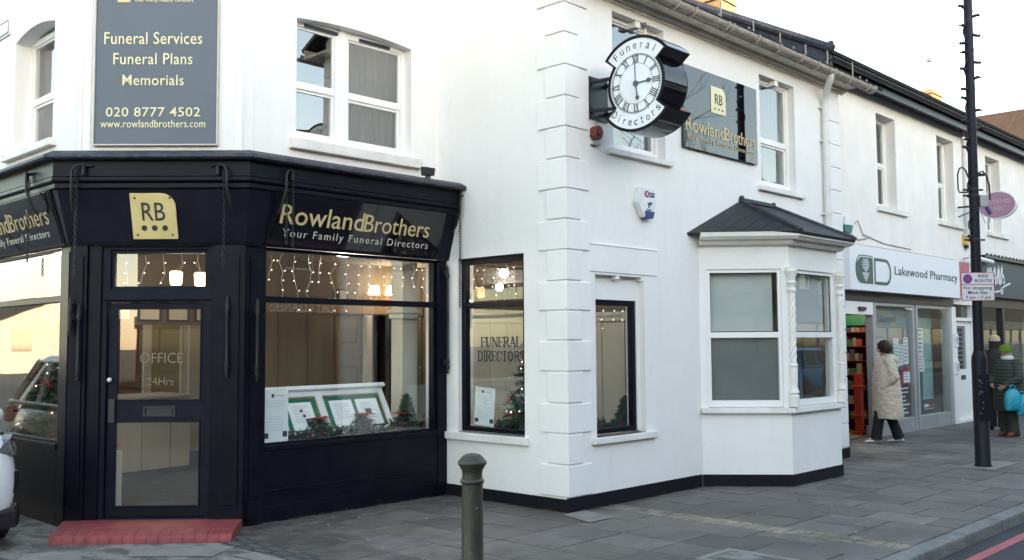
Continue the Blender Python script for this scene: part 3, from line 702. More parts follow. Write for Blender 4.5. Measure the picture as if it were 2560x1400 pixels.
# --- roof of the long wing and the flat roof of the corner part
p = R(29); y0, z0_, y1 = 6.02, 5.535, 9.3; z1_ = z0_ + (y1 - y0) * math.tan(p)
mb = MB(); mb.solid([(7.15, y0, z0_), (14.55, y0, z0_), (14.55, y1, z1_), (7.15, y1, z1_)], .05); mb.solid([(7.15, y1, z1_), (14.55, y1, z1_), (14.55, 13.0, z0_), (7.15, 13.0, z0_)], .05); mb.build('roof', 'slate', HOUSE)
mb = MB(); mb.slab([(3.65, 9.24), (4.79, 8.10), (7.6, 8.10), (7.6, 14.5), (3.65, 14.5)], 6.5, 6.62); mb.build('roof', 'lead', HOUSE)
mb = MB(); mb.slab([(3.9, 9.3), (4.9, 8.32), (7.45, 8.32), (7.45, 6.56), (9.55, 6.56), (9.55, 14.3), (3.9, 14.3)], 2.86, 3.0)
mb.slab([(9.56, 6.56), (13.30, 6.56), (13.30, 9.2), (9.56, 9.2)], 2.88, 3.0); mb.build('floor_slab', 'ceiling', HOUSE)
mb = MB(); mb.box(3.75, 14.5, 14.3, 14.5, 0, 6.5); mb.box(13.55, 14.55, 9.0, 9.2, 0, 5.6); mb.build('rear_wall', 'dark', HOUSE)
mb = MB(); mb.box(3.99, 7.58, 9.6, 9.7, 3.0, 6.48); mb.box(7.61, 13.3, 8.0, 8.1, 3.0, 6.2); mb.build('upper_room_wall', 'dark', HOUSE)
# --- upper windows
sash(HOUSE, FA, 8.14, 9.10, 3.73, 5.235, .10, 4.36, sill=(8.04, 9.20, 3.665, 3.735, .055), curtain=(.66, 1.05))
sash(HOUSE, FA, 11.25, 12.19, 3.70, 5.165, .10, 4.33, sill=(11.15, 12.36, 3.625, 3.70, .055), curtain=(.5, 1.05))
sash(HOUSE, FCU, 5.44, 6.05, 3.735, 4.985, .11, 4.31, fw=.06, sill=(5.36, 7.06, 3.62, 3.735, .07), curtain=(.9, 1.05))
sash(HOUSE, FCU, 6.10, 6.945, 3.735, 4.985, .11, 4.31, fw=.06, curtain=(-.05, 1.05))
mb = MB(FCU); mb.box(6.045, 6.105, .098, .19, 3.735, 5.02); mb.box(5.44, 6.945, .115, .2, 4.985, 5.025)
mb.build('mullion', 'upvc', HOUSE, bevel=.004)
mb = MB(FCU)
for a in (5.6, 6.3): mb.box(a, a + .42, .098, .112, 4.93, 4.965)
mb.build_each('trickle_vent', 'blacksatin', HOUSE)
sash(HOUSE, FEU, -1.76, -.68, 3.745, 4.985, .16, 4.30, fw=.06, sill=(-1.93, -.58, 3.66, 3.745, .07), curtain=(-.05, .75))

# --- ground floor: narrow windows beside the corner
def black_window(fr, u0, u1, z0, z1, din, tr=None, sill=None, fw=.07):
    f = MB(fr); f.frame(u0, u1, z0, z1, din, din + .07, fw, wb=.05)
    if tr: f.box(u0 + fw, u1 - fw, din + .006, din + .06, tr[0], tr[1])
    o = f.build('window', 'navy', HOUSE, bevel=.005)
    for a, b in ([(z0, tr[0]), (tr[1], z1)] if tr else [(z0, z1)]):
        MB(fr).box(u0 + .03, u1 - .03, din + .030, din + .036, a + .02, b - .02 if b == z1 else b).build('pane', 'glass', o)
    if sill: MB(fr).box(*sill).build('sill', 'masonry', o, bevel=.008)
    return o
WB = black_window(FB, .19, 1.195, .715, 2.605, .055, (2.055, 2.115), (.02, 1.26, -.05, .06, .62, .70))
WA = black_window(FA, 7.80, 8.60, .72, 2.12, .09, None, (7.72, 8.81, -.055, .1, .635, .70), .06)
mb = MB(FA); mb.box(7.80, 8.645, .075, .2, 2.12, 2.376); mb.box(8.60, 8.645, .075, .2, .72, 2.12); mb.build('window_head', 'render', HOUSE)

# --- black timber shopfront
SHOP = [(3.67, 12.6), (3.67, 9.19), (4.80, 8.06), (7.345, 8.06)]
mb = MB(); sweep(mb, SHOP, [(.0, 3.36), (.315, 3.36), (.335, 3.375), (.325, 3.405), (.24, 3.45), (.0, 3.475)]); CORN = mb.build('cornice', 'lead', HOUSE)
mb = MB(); sweep(mb, SHOP, [(.0, 3.215), (.235, 3.215), (.235, 3.36), (.0, 3.36)])
sweep(mb, SHOP, [(.0, 3.16), (.225, 3.16), (.245, 3.175), (.245, 3.205), (.225, 3.212), (.0, 3.212)])
sweep(mb, SHOP, [(.0, 3.10), (.195, 3.10), (.215, 3.112), (.215, 3.15), (.2, 3.157), (.0, 3.157)]); mb.build('blind_box', 'navy', HOUSE)
mb = MB(); sweep(mb, SHOP, [(.0, 2.60), (.035, 2.60), (.05, 2.63), (.19, 3.097), (.0, 3.097)]); mb.build('fascia', 'navy_flat', HOUSE)
mb = MB(FC)
mb.box(4.80, 5.03, -.012, .12, 0, 2.60); mb.box(4.86, 4.97, -.024, -.011, .25, 2.5); mb.box(4.84, 5.0, -.03, -.005, 0, .22)
mb.build('pilaster', 'navy', HOUSE, bevel=.006)
mb = MB(FC); mb.box(7.215, 7.345, -.012, .12, 0, 2.60); mb.build('pilaster', 'navy', HOUSE, bevel=.006)
mb = MB(FC); mb.box(5.03, 7.215, .0, .12, -.02, .67); mb.box(5.03, 7.215, -.012, .01, -.02, .15); mb.box(5.03, 7.215, -.008, .012, .28, .30); mb.box(5.03, 7.215, -.018, .13, .67, .715)
mb.build('stall_riser', 'navy', HOUSE, bevel=.004)
f = MB(FC); f.frame(5.03, 7.215, .715, 2.598, .03, .10, .022, wt=.03); f.box(5.03, 7.215, .015, .105, 2.07, 2.13); f.box(7.17, 7.193, .02, .1, .74, 2.57)
WC = f.build('window', 'navy', HOUSE, bevel=.004)
MB(FC).box(5.045, 7.2, .055, .061, .73, 2.075).build('pane', 'glass', WC); MB(FC).box(5.045, 7.2, .055, .061, 2.125, 2.575).build('pane', 'glass', WC)
mb = MB(FE); mb.box(-.27, .0, .0, .12, -.15, 2.62); mb.box(-.16, -.05, -.012, .01, .0, 2.55); mb.build('pilaster', 'navy', HOUSE, bevel=.005); mb = MB(FE); mb.box(-3.4, -3.2, .0, .12, -.15, 2.62); mb.build('pilaster', 'navy', HOUSE, bevel=.005)
mb = MB(FE); mb.box(-3.2, -.27, .0, .12, -.15, .70); mb.box(-3.2, -.27, -.015, .12, .70, .75); mb.build('stall_riser', 'navy', HOUSE, bevel=.004)
f = MB(FE); f.frame(-3.2, -.27, .75, 2.60, .02, .09, .028); f.box(-3.2, -.27, .01, .1, 2.085, 2.14)
WE = f.build('window', 'navy', HOUSE, bevel=.004)
MB(FE).box(-3.19, -.28, .05, .056, .765, 2.09).build('pane', 'glass', WE); MB(FE).box(-3.19, -.28, .05, .056, 2.135, 2.585).build('pane', 'glass', WE)
mb = MB(FD)                                        # chamfer with the door
mb.box(-.01, .15, -.03, .10, 0, 2.60); mb.box(.02, .12, -.045, -.025, .2, 2.5); mb.box(.15, .27, .0, .10, 0, 2.60); mb.build('pilaster', 'navy', HOUSE, bevel=.005)
mb = MB(FD); mb.box(1.335, 1.61, -.03, .10, 0, 2.60); mb.box(1.39, 1.56, -.045, -.025, .2, 2.5); mb.box(1.285, 1.335, .0, .10, 0, 2.60); mb.build('pilaster', 'navy', HOUSE, bevel=.005)
f = MB(FD); f.wall(.27, 1.285, .06, 2.60, .02, .12, [(.32, 1.245, .085, 2.07), (.345, 1.245, 2.19, 2.56)])
f.frame(.345, 1.245, 2.19, 2.56, .045, .10, .03); f.box(.27, 1.285, .0, .03, 2.585, 2.60); f.box(.29, 1.29, -.01, .03, 2.09, 2.105)
DF_ = f.build('door_frame', 'navy_flat', HOUSE, bevel=.004)
MB(FD).box(.36, 1.23, .07, .076, 2.2, 2.55).build('fanlight_pane', 'glass', DF_)
d = MB(FD); d.wall(.325, 1.242, .09, 2.066, .055, .10, [(.405, 1.19, .18, .965), (.405, 1.19, 1.155, 2.015)])
d.frame(.405, 1.19, .18, .965, .045, .06, .012); d.frame(.405, 1.19, 1.155, 2.015, .045, .06, .012)
DOOR = d.build('door', 'navy_flat', HOUSE, bevel=.003)
MB(FD).box(.40, 1.195, .074, .080, .175, .97).build('pane', 'glass', DOOR); MB(FD).box(.40, 1.195, .074, .080, 1.15, 2.02).build('pane', 'glass', DOOR)
lb = MB(FD); lb.frame(.66, .96, 1.005, 1.105, .046, .058, .02); lb.box(.69, .93, .050, .06, 1.02, 1.09); lb.build('letter_plate', 'blacksatin', DOOR, bevel=.003)
kb = MB(FD); kb.ball((.352, .028, 1.35), .021, 14, 10); kb.tube([(.352, .03, 1.35), (.352, .06, 1.35)], .009, 8); kb.build('door_knob', 'white', DOOR, smooth=True)
lk = MB(FD); lk.box(.345, .405, .03, .058, .95, 1.17); lk.build('lock_case', 'blacksatin', DOOR, bevel=.004)
MB(FD).box(.27, 1.285, -.02, .12, .03, .075).build('threshold', mat("blue_black_threshold", (.03, .035, .07), .3), DF_, bevel=.005)
for wd_, a_, b_, c_, e_ in (("OFFICE", .618, 1.012, 1.503, 1.597), ("24Hrs", .689, .93, 1.298, 1.368)):
    o = MB(FD); text(o, wd_, a_ - .004, b_ + .004, c_ - .004, e_ + .004, .0705, .001, .014); o.build('lettering_outline', 'ink', DOOR)
    o = MB(FD); text(o, wd_, a_, b_, c_, e_, .068, .002, -.012); o.build('lettering', 'door_text', DOOR)
# window lettering on the side window, with serifs
def serif(mb, s, u0, u1, z0, z1, d):
    h = z1 - z0; gl = {'F': (.8, [((.15, 0), (.15, 1), 1), ((.15, .97), (.78, .97), 0), ((.15, .5), (.6, .5), 0), ((0, .02), (.34, .02), 0), ((0, .98), (.2, .98), 0), ((.78, .98), (.78, .78), 0), ((.6, .62), (.6, .38), 0)]),
        'U': (1, [((.17, 1), (.17, .3), 1), ((.17, .3), (.3, .06), 1), ((.3, .04), (.62, .04), 0), ((.62, .04), (.78, .25), 0), ((.78, .25), (.78, 1), 0), ((0, .98), (.36, .98), 0), ((.62, .98), (.95, .98), 0)]),
        'N': (1, [((.15, 0), (.15, 1), 0), ((.13, 1), (.8, .02), 1), ((.82, 0), (.82, 1), 0), ((0, .02), (.3, .02), 0), ((.66, .98), (.97, .98), 0), ((0, .98), (.2, .98), 0)]),
        'E': (.85, [((.15, 0), (.15, 1), 1), ((.15, .97), (.76, .97), 0), ((.15, .5), (.58, .5), 0), ((.15, .03), (.8, .03), 0), ((0, .02), (.2, .02), 0), ((0, .98), (.2, .98), 0), ((.76, .98), (.76, .8), 0), ((.58, .61), (.58, .39), 0), ((.8, .02), (.82, .24), 0)]),
        'R': (.95, [((.15, 0), (.15, 1), 1), ((.15, .97), (.55, .97), 0), ((.55, .97), (.72, .85), 1), ((.72, .86), (.72, .66), 1), ((.72, .66), (.55, .52), 1), ((.15, .51), (.55, .51), 0), ((.42, .5), (.85, .03), 1), ((0, .02), (.34, .02), 0), ((0, .98), (.2, .98), 0), ((.8, .02), (.95, .02), 0)]),
        'A': (1, [((.12, 0), (.47, 1), 0), ((.47, 1), (.83, 0), 1), ((.25, .34), (.68, .34), 0), ((0, .02), (.27, .02), 0), ((.66, .02), (.98, .02), 0)]),
        'L': (.82, [((.15, 0), (.15, 1), 1), ((.15, .03), (.76, .03), 0), ((0, .02), (.2, .02), 0), ((0, .98), (.34, .98), 0), ((.76, .02), (.79, .26), 0)]),
        'D': (1, [((.15, 0), (.15, 1), 1), ((.15, .97), (.5, .97), 0), ((.5, .97), (.78, .76), 1), ((.79, .77), (.79, .25), 1), ((.78, .25), (.5, .03), 1), ((.15, .03), (.5, .03), 0), ((0, .02), (.2, .02), 0), ((0, .98), (.2, .98), 0)]),
        'I': (.42, [((.17, 0), (.17, 1), 1), ((0, .02), (.34, .02), 0), ((0, .98), (.34, .98), 0)]),
        'C': (.95, [((.78, .76), (.62, .95), 0), ((.62, .97), (.38, .97), 0), ((.38, .97), (.13, .72), 1), ((.12, .74), (.12, .28), 1), ((.13, .28), (.38, .03), 1), ((.38, .03), (.62, .03), 0), ((.62, .04), (.8, .24), 0), ((.78, .98), (.78, .7), 0)]),
        'T': (.9, [((.42, 0), (.42, 1), 1), ((.04, .97), (.8, .97), 0), ((.26, .02), (.6, .02), 0), ((.04, .98), (.04, .76), 0), ((.8, .98), (.8, .76), 0)]),
        'O': (1.05, [((.42, .97), (.16, .75), 1), ((.13, .75), (.13, .25), 1), ((.16, .25), (.42, .03), 1), ((.5, .03), (.76, .25), 1), ((.79, .25), (.79, .75), 1), ((.76, .75), (.5, .97), 1), ((.4, .97), (.52, .97), 0), ((.4, .03), (.52, .03), 0)]),
        'S': (.78, [((.62, .8), (.48, .96), 0), ((.5, .97), (.25, .97), 0), ((.25, .96), (.11, .78), 1), ((.11, .76), (.6, .3), 1), ((.6, .26), (.45, .04), 1), ((.45, .03), (.22, .03), 0), ((.22, .04), (.06, .24), 0), ((.62, .98), (.62, .72), 0), ((.06, .02), (.06, .3), 0)])}
    tot = sum(gl[c][0] for c in s); k = (u1 - u0) / tot; x = u0
    for c in s:
        wd, st = gl[c]
        for (a, b, th) in st: stroke(mb, [(x + a[0] * k, z0 + a[1] * h), (x + b[0] * k, z0 + b[1] * h)], h * (.15 if th else .06), d, .003)
        x += wd * k
o = MB(FB); serif(o, "FUNERAL", .47, 1.075, 1.63, 1.735, .079); o.build('lettering', 'ink', WB); o = MB(FB); serif(o, "DIRECTORS", .42, 1.125, 1.475, 1.585, .079); o.build('lettering', 'ink', WB)

# --- iron blind hooks and hanging chains, blind arms
def chain(mb, p, length, link=.030):
    z = p[2]; k = 0
    while z > p[2] - length:
        u, d = p[0], p[1]; r_ = .0055
        dx = (.012, 0) if k % 2 else (0, .012)
        loop = [(u + dx[0] * math.cos(a), d + dx[1] * math.cos(a), z - .019 + .019 * math.sin(a)) for a in [2 * math.pi * q / 8 for q in range(9)]]
        mb.tube(loop, .0042, 4); z -= link; k += 1
def hook(fr, u, side, ln, second=None):
    h = MB(fr)
    h.tube([(u + side * .16, -.245, 3.305), (u + side * .06, -.285, 3.31), (u + side * .02, -.30, 3.295), (u, -.31, 3.25), (u, -.305, 3.12), (u - side * .015, -.25, 2.96), (u - side * .02, -.2, 2.90)], .013, 7)
    h.tube([(u + side * .09, -.27, 3.30), (u + side * .09, -.27, 3.22)], .02, 6)
    o = h.build('blind_hook', 'iron', HOUSE, smooth=True)
    c = MB(fr); chain(c, (u + side * .03, -.27, 3.24), ln)
    if second: chain(c, (u + side * second[0], -.27, 3.22), second[1])
    c.build('chain', 'iron', o)
hook(FD, .105, 1, .95); hook(FD, 1.50, -1, .85)
hook(FC, 5.05, 1, .60, (.10, .62)); hook(FC, 7.28, 1, 1.15); hook(FE, -.34, -1, .75); hook(FE, -1.75, 1, .8)
def arm(fr, u, d, z0, z1, br=True):
    a = MB(fr); a.lathe([(.004, z0), (.014, z0 + .02), (.008, z0 + .035), (.022, z0 + .07), (.012, z0 + .11), (.02, z0 + .13), (.013, z0 + .16), (.013, z1 - .16), (.022, z1 - .13), (.014, z1 - .1), (.01, z1 - .02), (.004, z1)], u, d, 10)
    if br: a.box(u - .018, u + .018, d, d + .06, z1 - .12, z1 - .06); a.box(u - .018, u + .018, d, d + .06, z0 + .1, z0 + .16)
    a.build('blind_arm', 'iron', HOUSE, smooth=True)
arm(FD, .10, -.075, 1.34, 2.06); arm(FD, 1.46, -.08, 1.36, 2.12); arm(FC, 4.90, -.07, 1.32, 2.1); arm(FC, 7.31, -.065, 1.33, 2.55); arm(FD, .03, -.10, 1.75, 2.12)
# --- notch to the black cornice: small floodlight
t = thing('floodlight', FC.p(6.94, -.14, 3.44), 'small black box floodlight standing on the shopfront cornice near the inner corner', 'floodlight')
mb = MB(FC); mb.add([(6.89, -.2, 3.50), (7.0, -.2, 3.50), (7.0, -.1, 3.50), (6.89, -.1, 3.50), (6.885, -.21, 3.58), (7.005, -.21, 3.58), (7.005, -.1, 3.60), (6.885, -.1, 3.60)], [(0, 3, 2, 1), (4, 5, 6, 7), (0, 1, 5, 4), (1, 2, 6, 5), (2, 3, 7, 6), (3, 0, 4, 7)]); mb.build('lamp_housing', 'blacksatin', t, bevel=.006)
MB(FC).lathe([(.045, 3.435), (.03, 3.46), (.03, 3.51)], 6.945, -.15, 10).build('mount', 'blacksatin', t)

# --- canted bay window
PB = [(9.74, 6.29), (10.41, 5.50), (11.67, 5.50), (12.34, 6.29)]
BL = Fr((9.74, 6.29, 0), (.67, -.79, 0), (.79, .67, 0)); BLW = math.hypot(.67, .79)
BF = Fr((10.41, 5.50, 0), (1, 0, 0), (0, 1, 0)); BR = Fr((11.67, 5.50, 0), (.67, .79, 0), (-.79, .67, 0))
BAY = MB()
sweep(BAY, PB, [(.0, -.04), (.0, .84), (-.16, .84), (-.16, -.04)][::-1])
sweep(BAY, PB, [(-.16, 2.52), (.0, 2.52), (.0, 2.84), (-.16, 2.84)])
for fr, wd in ((BL, BLW), (BF, 1.26), (BR, BLW)):
    BAY.fr = fr; BAY.box(0, .085, .0, .14, .9, 2.52); BAY.box(wd - .085, wd, .001, .139, .9, 2.52)
BAY = BAY.build('bay_window', 'render', HOUSE)
mb = MB(); sweep(mb, PB, [(-.15, .84), (.055, .84), (.06, .85), (.055, .90), (-.15, .912)]); mb.build('sill', 'masonry', BAY)
mb = MB(); sweep(mb, PB, [(-.02, -.05), (.015, -.05), (.015, .135), (-.02, .135)]); mb.build('plinth', 'plinth', BAY)
mb = MB(); sweep(mb, PB, [(-.16, 2.80), (.06, 2.80), (.09, 2.825), (.09, 2.855), (.17, 2.86), (.19, 2.885), (.205, 2.885), (.215, 2.935), (-.1, 2.935)]); mb.build('eaves', 'cream', BAY)
rp = [(9.50, 6.29), (10.31, 5.27), (11.74, 5.27), (12.52, 6.29)]; ra, rb = (10.70, 6.29, 3.43), (11.50, 6.29, 3.43); ze = 2.935
mb = MB(); mb.solid([(*rp[0], ze), (*rp[1], ze), ra], .035); mb.solid([(*rp[1], ze), (*rp[2], ze), rb, ra], .035); mb.solid([(*rp[2], ze), (*rp[3], ze), rb], .035)
RF = mb.build('bay_roof', 'slate', BAY)
mb = MB(); mb.tube([(*rp[1], ze + .01), (ra[0], ra[1], ra[2] + .01)], .028, 6); mb.tube([(*rp[2], ze + .01), (rb[0], rb[1], rb[2] + .01)], .028, 6); mb.tube([(ra[0], 6.27, 3.44), (rb[0], 6.27, 3.44)], .035, 6)
mb.ball((ra[0], 6.26, 3.465), .035); mb.ball((rb[0], 6.26, 3.46), .03); mb.build('ridge', 'lead', BAY)
def twisted(x, y):
    mb = MB(); z0, z1 = .912, 2.535
    mb.lathe([(.062, z0), (.062, z0 + .13), (.05, z0 + .14), (.064, z0 + .165), (.05, z0 + .20), (.042, z0 + .24), (.047, z0 + .27), (.05, z0 + .44), (.046, z0 + .46), (.056, z0 + .48), (.04, z0 + .50)], x, y, 18)
    n = 24; m = 46; za, zb = z0 + .49, z1 - .28
    vs, fs = [], []
    for j in range(m + 1):
        z = za + (zb - za) * j / m
        for k in range(n):
            a = 2 * math.pi * k / n; tw = (z - za) * 17.0; r_ = .0385 + .0060 * math.sin(4 * (a - tw) )
            vs.append((x + r_ * math.cos(a), y + r_ * math.sin(a), z))
    for j in range(m):
        for k in range(n): fs.append((j * n + k, j * n + (k + 1) % n, (j + 1) * n + (k + 1) % n, (j + 1) * n + k))
    mb.add(vs, fs)
    mb.lathe([(.04, zb - .02), (.054, zb), (.054, zb + .025), (.043, zb + .04), (.05, zb + .09), (.06, zb + .10), (.046, zb + .12), (.05, zb + .16), (.075, zb + .22), (.078, zb + .24), (.066, zb + .25), (.066, z1)], x, y, 18)
    return mb
for px, py in ((10.425, 5.475), (11.655, 5.475)): twisted(px, py).build('column', 'cream', BAY, smooth=True)
for fr, wd in ((BL, BLW), (BF, 1.26), (BR, BLW)):
    f = MB(fr); f.frame(.085, wd - .085, .91, 2.52, .02, .09, .042, wb=.075); f.box(.12, wd - .12, .012, .085, 1.715, 1.78)
    wnd = f.build('window', 'upvc', BAY, bevel=.004)
    MB(fr).box(.12, wd - .12, .05, .056, .97, 1.72).build('pane', 'glass', wnd) if False else None
    MB(fr).box(.12, wd - .12, .05, .056, .97, 2.49).build('pane', 'glass', BAY)
    if fr is not BF: MB(fr).box(.11, wd - .11, .085, .10, .96, 1.745).build('frosted_film', 'film', BAY)
    MB(fr).box(.11, wd - .17, .12, .126, 1.75, 2.5).build('blind', 'blind', BAY)
    MB(fr).frame(.122, wd - .122, 1.78, 2.48, .04, .05, .012).build('gasket', 'blacksatin', BAY)

# ------------------------------------------------------------------ doorstep
mb = MB(); n = 15
FLp, FRp, BLp, BRp = Vector((3.27, 8.55)), Vector((4.37, 7.505)), Vector((3.655, 9.20)), Vector((4.80, 8.05))
fb_ = lambda u, v: FLp.lerp(FRp, u).lerp(BLp.lerp(BRp, u), v)
prof = [(.0, -.03), (.0, .028), (.008, .046), (.022, .059), (.045, .068), (.08, .072)]
for i in range(n):                                   # bullnose bricks along the front, each a little out of line
    a, b = i / n + .0004, (i + 1) / n - .0004; j = random.uniform(-.004, .004); z_ = random.uniform(-.0025, .0025); rows = []
    for u, ins in ((a, 1), (a + .003, 0), (b - .003, 0), (b, 1)):
        rows.append([(*fb_(u, v + j * .5 + ins * .004), z + z_ - ins * .0014) for v, z in prof] + [(*fb_(u, .36), .075 + z_ - ins * .0014), (*fb_(u, .36), -.03)])
    k = len(rows[0]); vs = [q for r_ in rows for q in r_]; fs = []
    for r_ in range(3):
        for c_ in range(k): fs.append((r_ * k + c_, (r_ + 1) * k + c_, (r_ + 1) * k + (c_ + 1) % k, r_ * k + (c_ + 1) % k))
    fs += [tuple(range(k)), tuple(range(4 * k - 1, 3 * k - 1, -1))]
    mb.add(vs, fs)
mb.slab([fb_(0, .363), fb_(1, .363), fb_(1, 1), fb_(0, 1)], -.03, .0745)
tag(mb.build('doorstep', 'redbrick', None, smooth=True), 'red painted bullnose brick doorstep in front of the glazed shop door', 'doorstep')

# ------------------------------------------------------------------ inside the shop
mb = MB(); mb.slab([(3.95, 9.3), (4.85, 8.2), (7.35, 8.2), (7.6, 6.56), (9.5, 6.56), (9.5, 14.3), (3.95, 14.3)], .0, .06); mb.build('interior_floor', 'carpet', HOUSE)
mb = MB(); mb.slab([(3.93, 9.28), (4.86, 8.30), (7.43, 8.30), (7.43, 6.56), (9.52, 6.56), (9.52, 14.3), (3.93, 14.3)], 2.80, 2.855); mb.build('ceiling', 'ceiling', HOUSE)
# back wall of the front room with a doorway, side wall, far room
mb = MB(FC); mb.wall(6.55, 9.52, .06, 2.80, 2.93, 3.03, [(8.55, 9.02, .06, 2.08)]); mb.build('interior_wall', 'greige', HOUSE)
mb = MB(FC); mb.box(6.55, 9.52, 2.90, 2.929, 2.10, 2.30); mb.build('picture_rail', 'tanwall', HOUSE)
mb = MB(FC)
for u in (7.05, 7.5, 7.95): mb.box(u, u + .005, 2.922, 2.929, .06, 2.08)
mb.build_each('wall_seam', 'wood', HOUSE)
mb = MB(FC); mb.box(8.42, 8.55, 2.87, 2.93, .06, 2.08); mb.box(9.02, 9.20, 2.87, 2.93, .06, 2.08); mb.box(8.44, 8.465, 2.85, 2.869, .06, 2.08); mb.box(9.14, 9.165, 2.85, 2.869, .06, 2.08); mb.box(9.06, 9.08, 2.85, 2.869, .06, 2.08)
mb.build('architrave', 'creamwood', HOUSE, bevel=.006)
mb = MB(); mb.box(9.55, 9.65, 6.56, 14.3, 0, 2.86); mb.build('interior_wall', 'greige', HOUSE)
mb = MB(); mb.box(7.75, 7.83, 11.11, 14.2, .06, 2.80); mb.build('interior_wall', 'tanwall', HOUSE)
mb = MB(); mb.box(3.92, 7.75, 14.1, 14.2, .06, 2.80); mb.build('interior_wall', 'greige', HOUSE)
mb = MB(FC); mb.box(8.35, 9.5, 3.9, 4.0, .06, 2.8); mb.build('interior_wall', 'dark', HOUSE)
# panelled window bed seen through the side windows
P1 = MB(); P1.box(7.62, 9.30, 8.62, 8.68, .06, 2.03); P1.box(7.60, 9.26, 8.585, 8.62, 1.93, 1.99); P1.box(7.60, 9.24, 8.565, 8.66, 1.99, 2.04)
for x in (7.66, 7.98, 8.28, 8.58, 8.88, 9.16): P1.box(x, x + .06, 8.60, 8.62, .75, 1.93)
P1.box(9.30, 9.36, 6.58, 8.66, .06, 2.03); P1.box(9.265, 9.30, 6.58, 8.58, 1.93, 1.99); P1.box(9.245, 9.34, 6.58, 8.56, 1.99, 2.04)
for y in (6.7, 7.05, 7.4, 7.75, 8.1, 8.42): P1.box(9.28, 9.30, y, y + .05, .75, 1.93)
P1.build('panelling', 'creamwood', HOUSE, bevel=.004)
mb = MB(); mb.box(7.60, 9.29, 6.56, 8.61, .66, .70); mb.box(5.04, 7.2, 8.20, 8.62, .66, .70); mb.build('window_board', 'creamwood', HOUSE)
mb = MB(); mb.box(7.12, 7.34, 8.56, 8.76, .06, 2.80); mb.box(7.10, 7.345, 8.53, 8.78, 1.96, 2.02); mb.box(7.08, 7.348, 8.51, 8.80, 2.02, 2.06); mb.build('interior_pilaster', 'creamwood', HOUSE, bevel=.004)
# far room: door, column and coloured walls seen through the shop door
mb = MB(); mb.box(5.6, 6.66, 14.04, 14.09, .06, 2.10); mb.build('interior_wall_panel', 'wood', HOUSE)
mb = MB(); mb.box(6.66, 6.78, 13.98, 14.09, .06, 2.12); mb.box(7.25, 7.36, 13.98, 14.09, .06, 2.12); mb.build('architrave', 'creamwood', HOUSE, bevel=.005)
mb = MB(); mb.box(6.78, 7.25, 14.03, 14.09, .06, 2.1); mb.build('interior_door', mat("olive_cream_door", (.33, .29, .17), .6, stretch=(3, 3, .4)), HOUSE)
mb = MB(); mb.box(7.36, 7.60, 13.94, 14.09, .06, 2.1); mb.build('interior_door', 'creamwood', HOUSE)
mb = MB(); mb.box(4.2, 6.55, 11.10, 11.28, 1.92, 2.80); mb.build('interior_beam', mat("brown_beam", (.10, .075, .055), .7), HOUSE)
FI = Fr((0, 11.1, 0), (1, 0, 0), (0, 1, 0))
cert0 = None
for i, u in enumerate([4.62, 4.98, 5.34, 5.70, 6.06]):
    if cert0 is None:
        cert0 = thing('framed_certificate', FI.p(u, 0, 2.08), 'black framed certificate at the street side end of the brown beam', 'picture frame', 'certificates on the brown beam')
        MB(FI).frame(u - .14, u + .14, 1.96, 2.27, -.025, -.002, .02).build('frame', 'blacksatin', cert0)
        MB(FI).box(u - .12, u + .12, -.012, -.004, 1.98, 2.25).build('certificate', 'beige', cert0)
    else: dup(cert0, FI.p(u, 0, 2.08), None, ['', 'second black framed certificate from the street side end of the beam', 'middle one of the black framed certificates on the brown beam', 'fourth black framed certificate from the street side end of the beam', 'black framed certificate at the inner end of the brown beam'][i])
# reception desk, chair, pedestal with red flowers
t = thing('reception_desk', (5.9, 12.3, .06), 'plain beige panelled reception desk seen through the lower glass of the shop door', 'desk')
mb = MB(Fr((5.42, 12.19, 0), (1, .12, 0), (-.12, 1, 0))); mb.box(0, .40, 0, .05, .06, .98); mb.box(.41, .82, 0, .05, .06, .98); mb.box(.83, 1.12, 0, .05, .06, .98); mb.box(0, .04, .05, .7, .06, .98); mb.box(1.08, 1.12, .05, .7, .06, .98); mb.build('front_panel', 'beige', t)
mb = MB(Fr((5.42, 12.19, 0), (1, .12, 0), (-.12, 1, 0))); mb.box(-.03, 1.15, -.04, .74, .98, 1.02); mb.build('desk_top', 'beige', t, bevel=.006)
t = thing('office_chair', (5.75, 13.3, .06), 'navy upholstered chair with a high back behind the reception desk', 'chair')
MB().box(5.60, 6.0, 13.56, 13.64, .62, 1.32).build('backrest', 'bluefab', t, bevel=.03)
MB().box(5.58, 6.02, 13.1, 13.56, .48, .56).build('seat', 'bluefab', t, bevel=.03)
mb = MB(); mb.lathe([(.03, .1), (.03, .48)], 5.8, 13.34, 10)
for k in range(5): mb.tube([(5.8, 13.34, .14), (5.8 + .26 * math.cos(k * 1.257), 13.34 + .26 * math.sin(k * 1.257), .08)], .02, 6)
mb.build('chair_base', 'blacksatin', t)

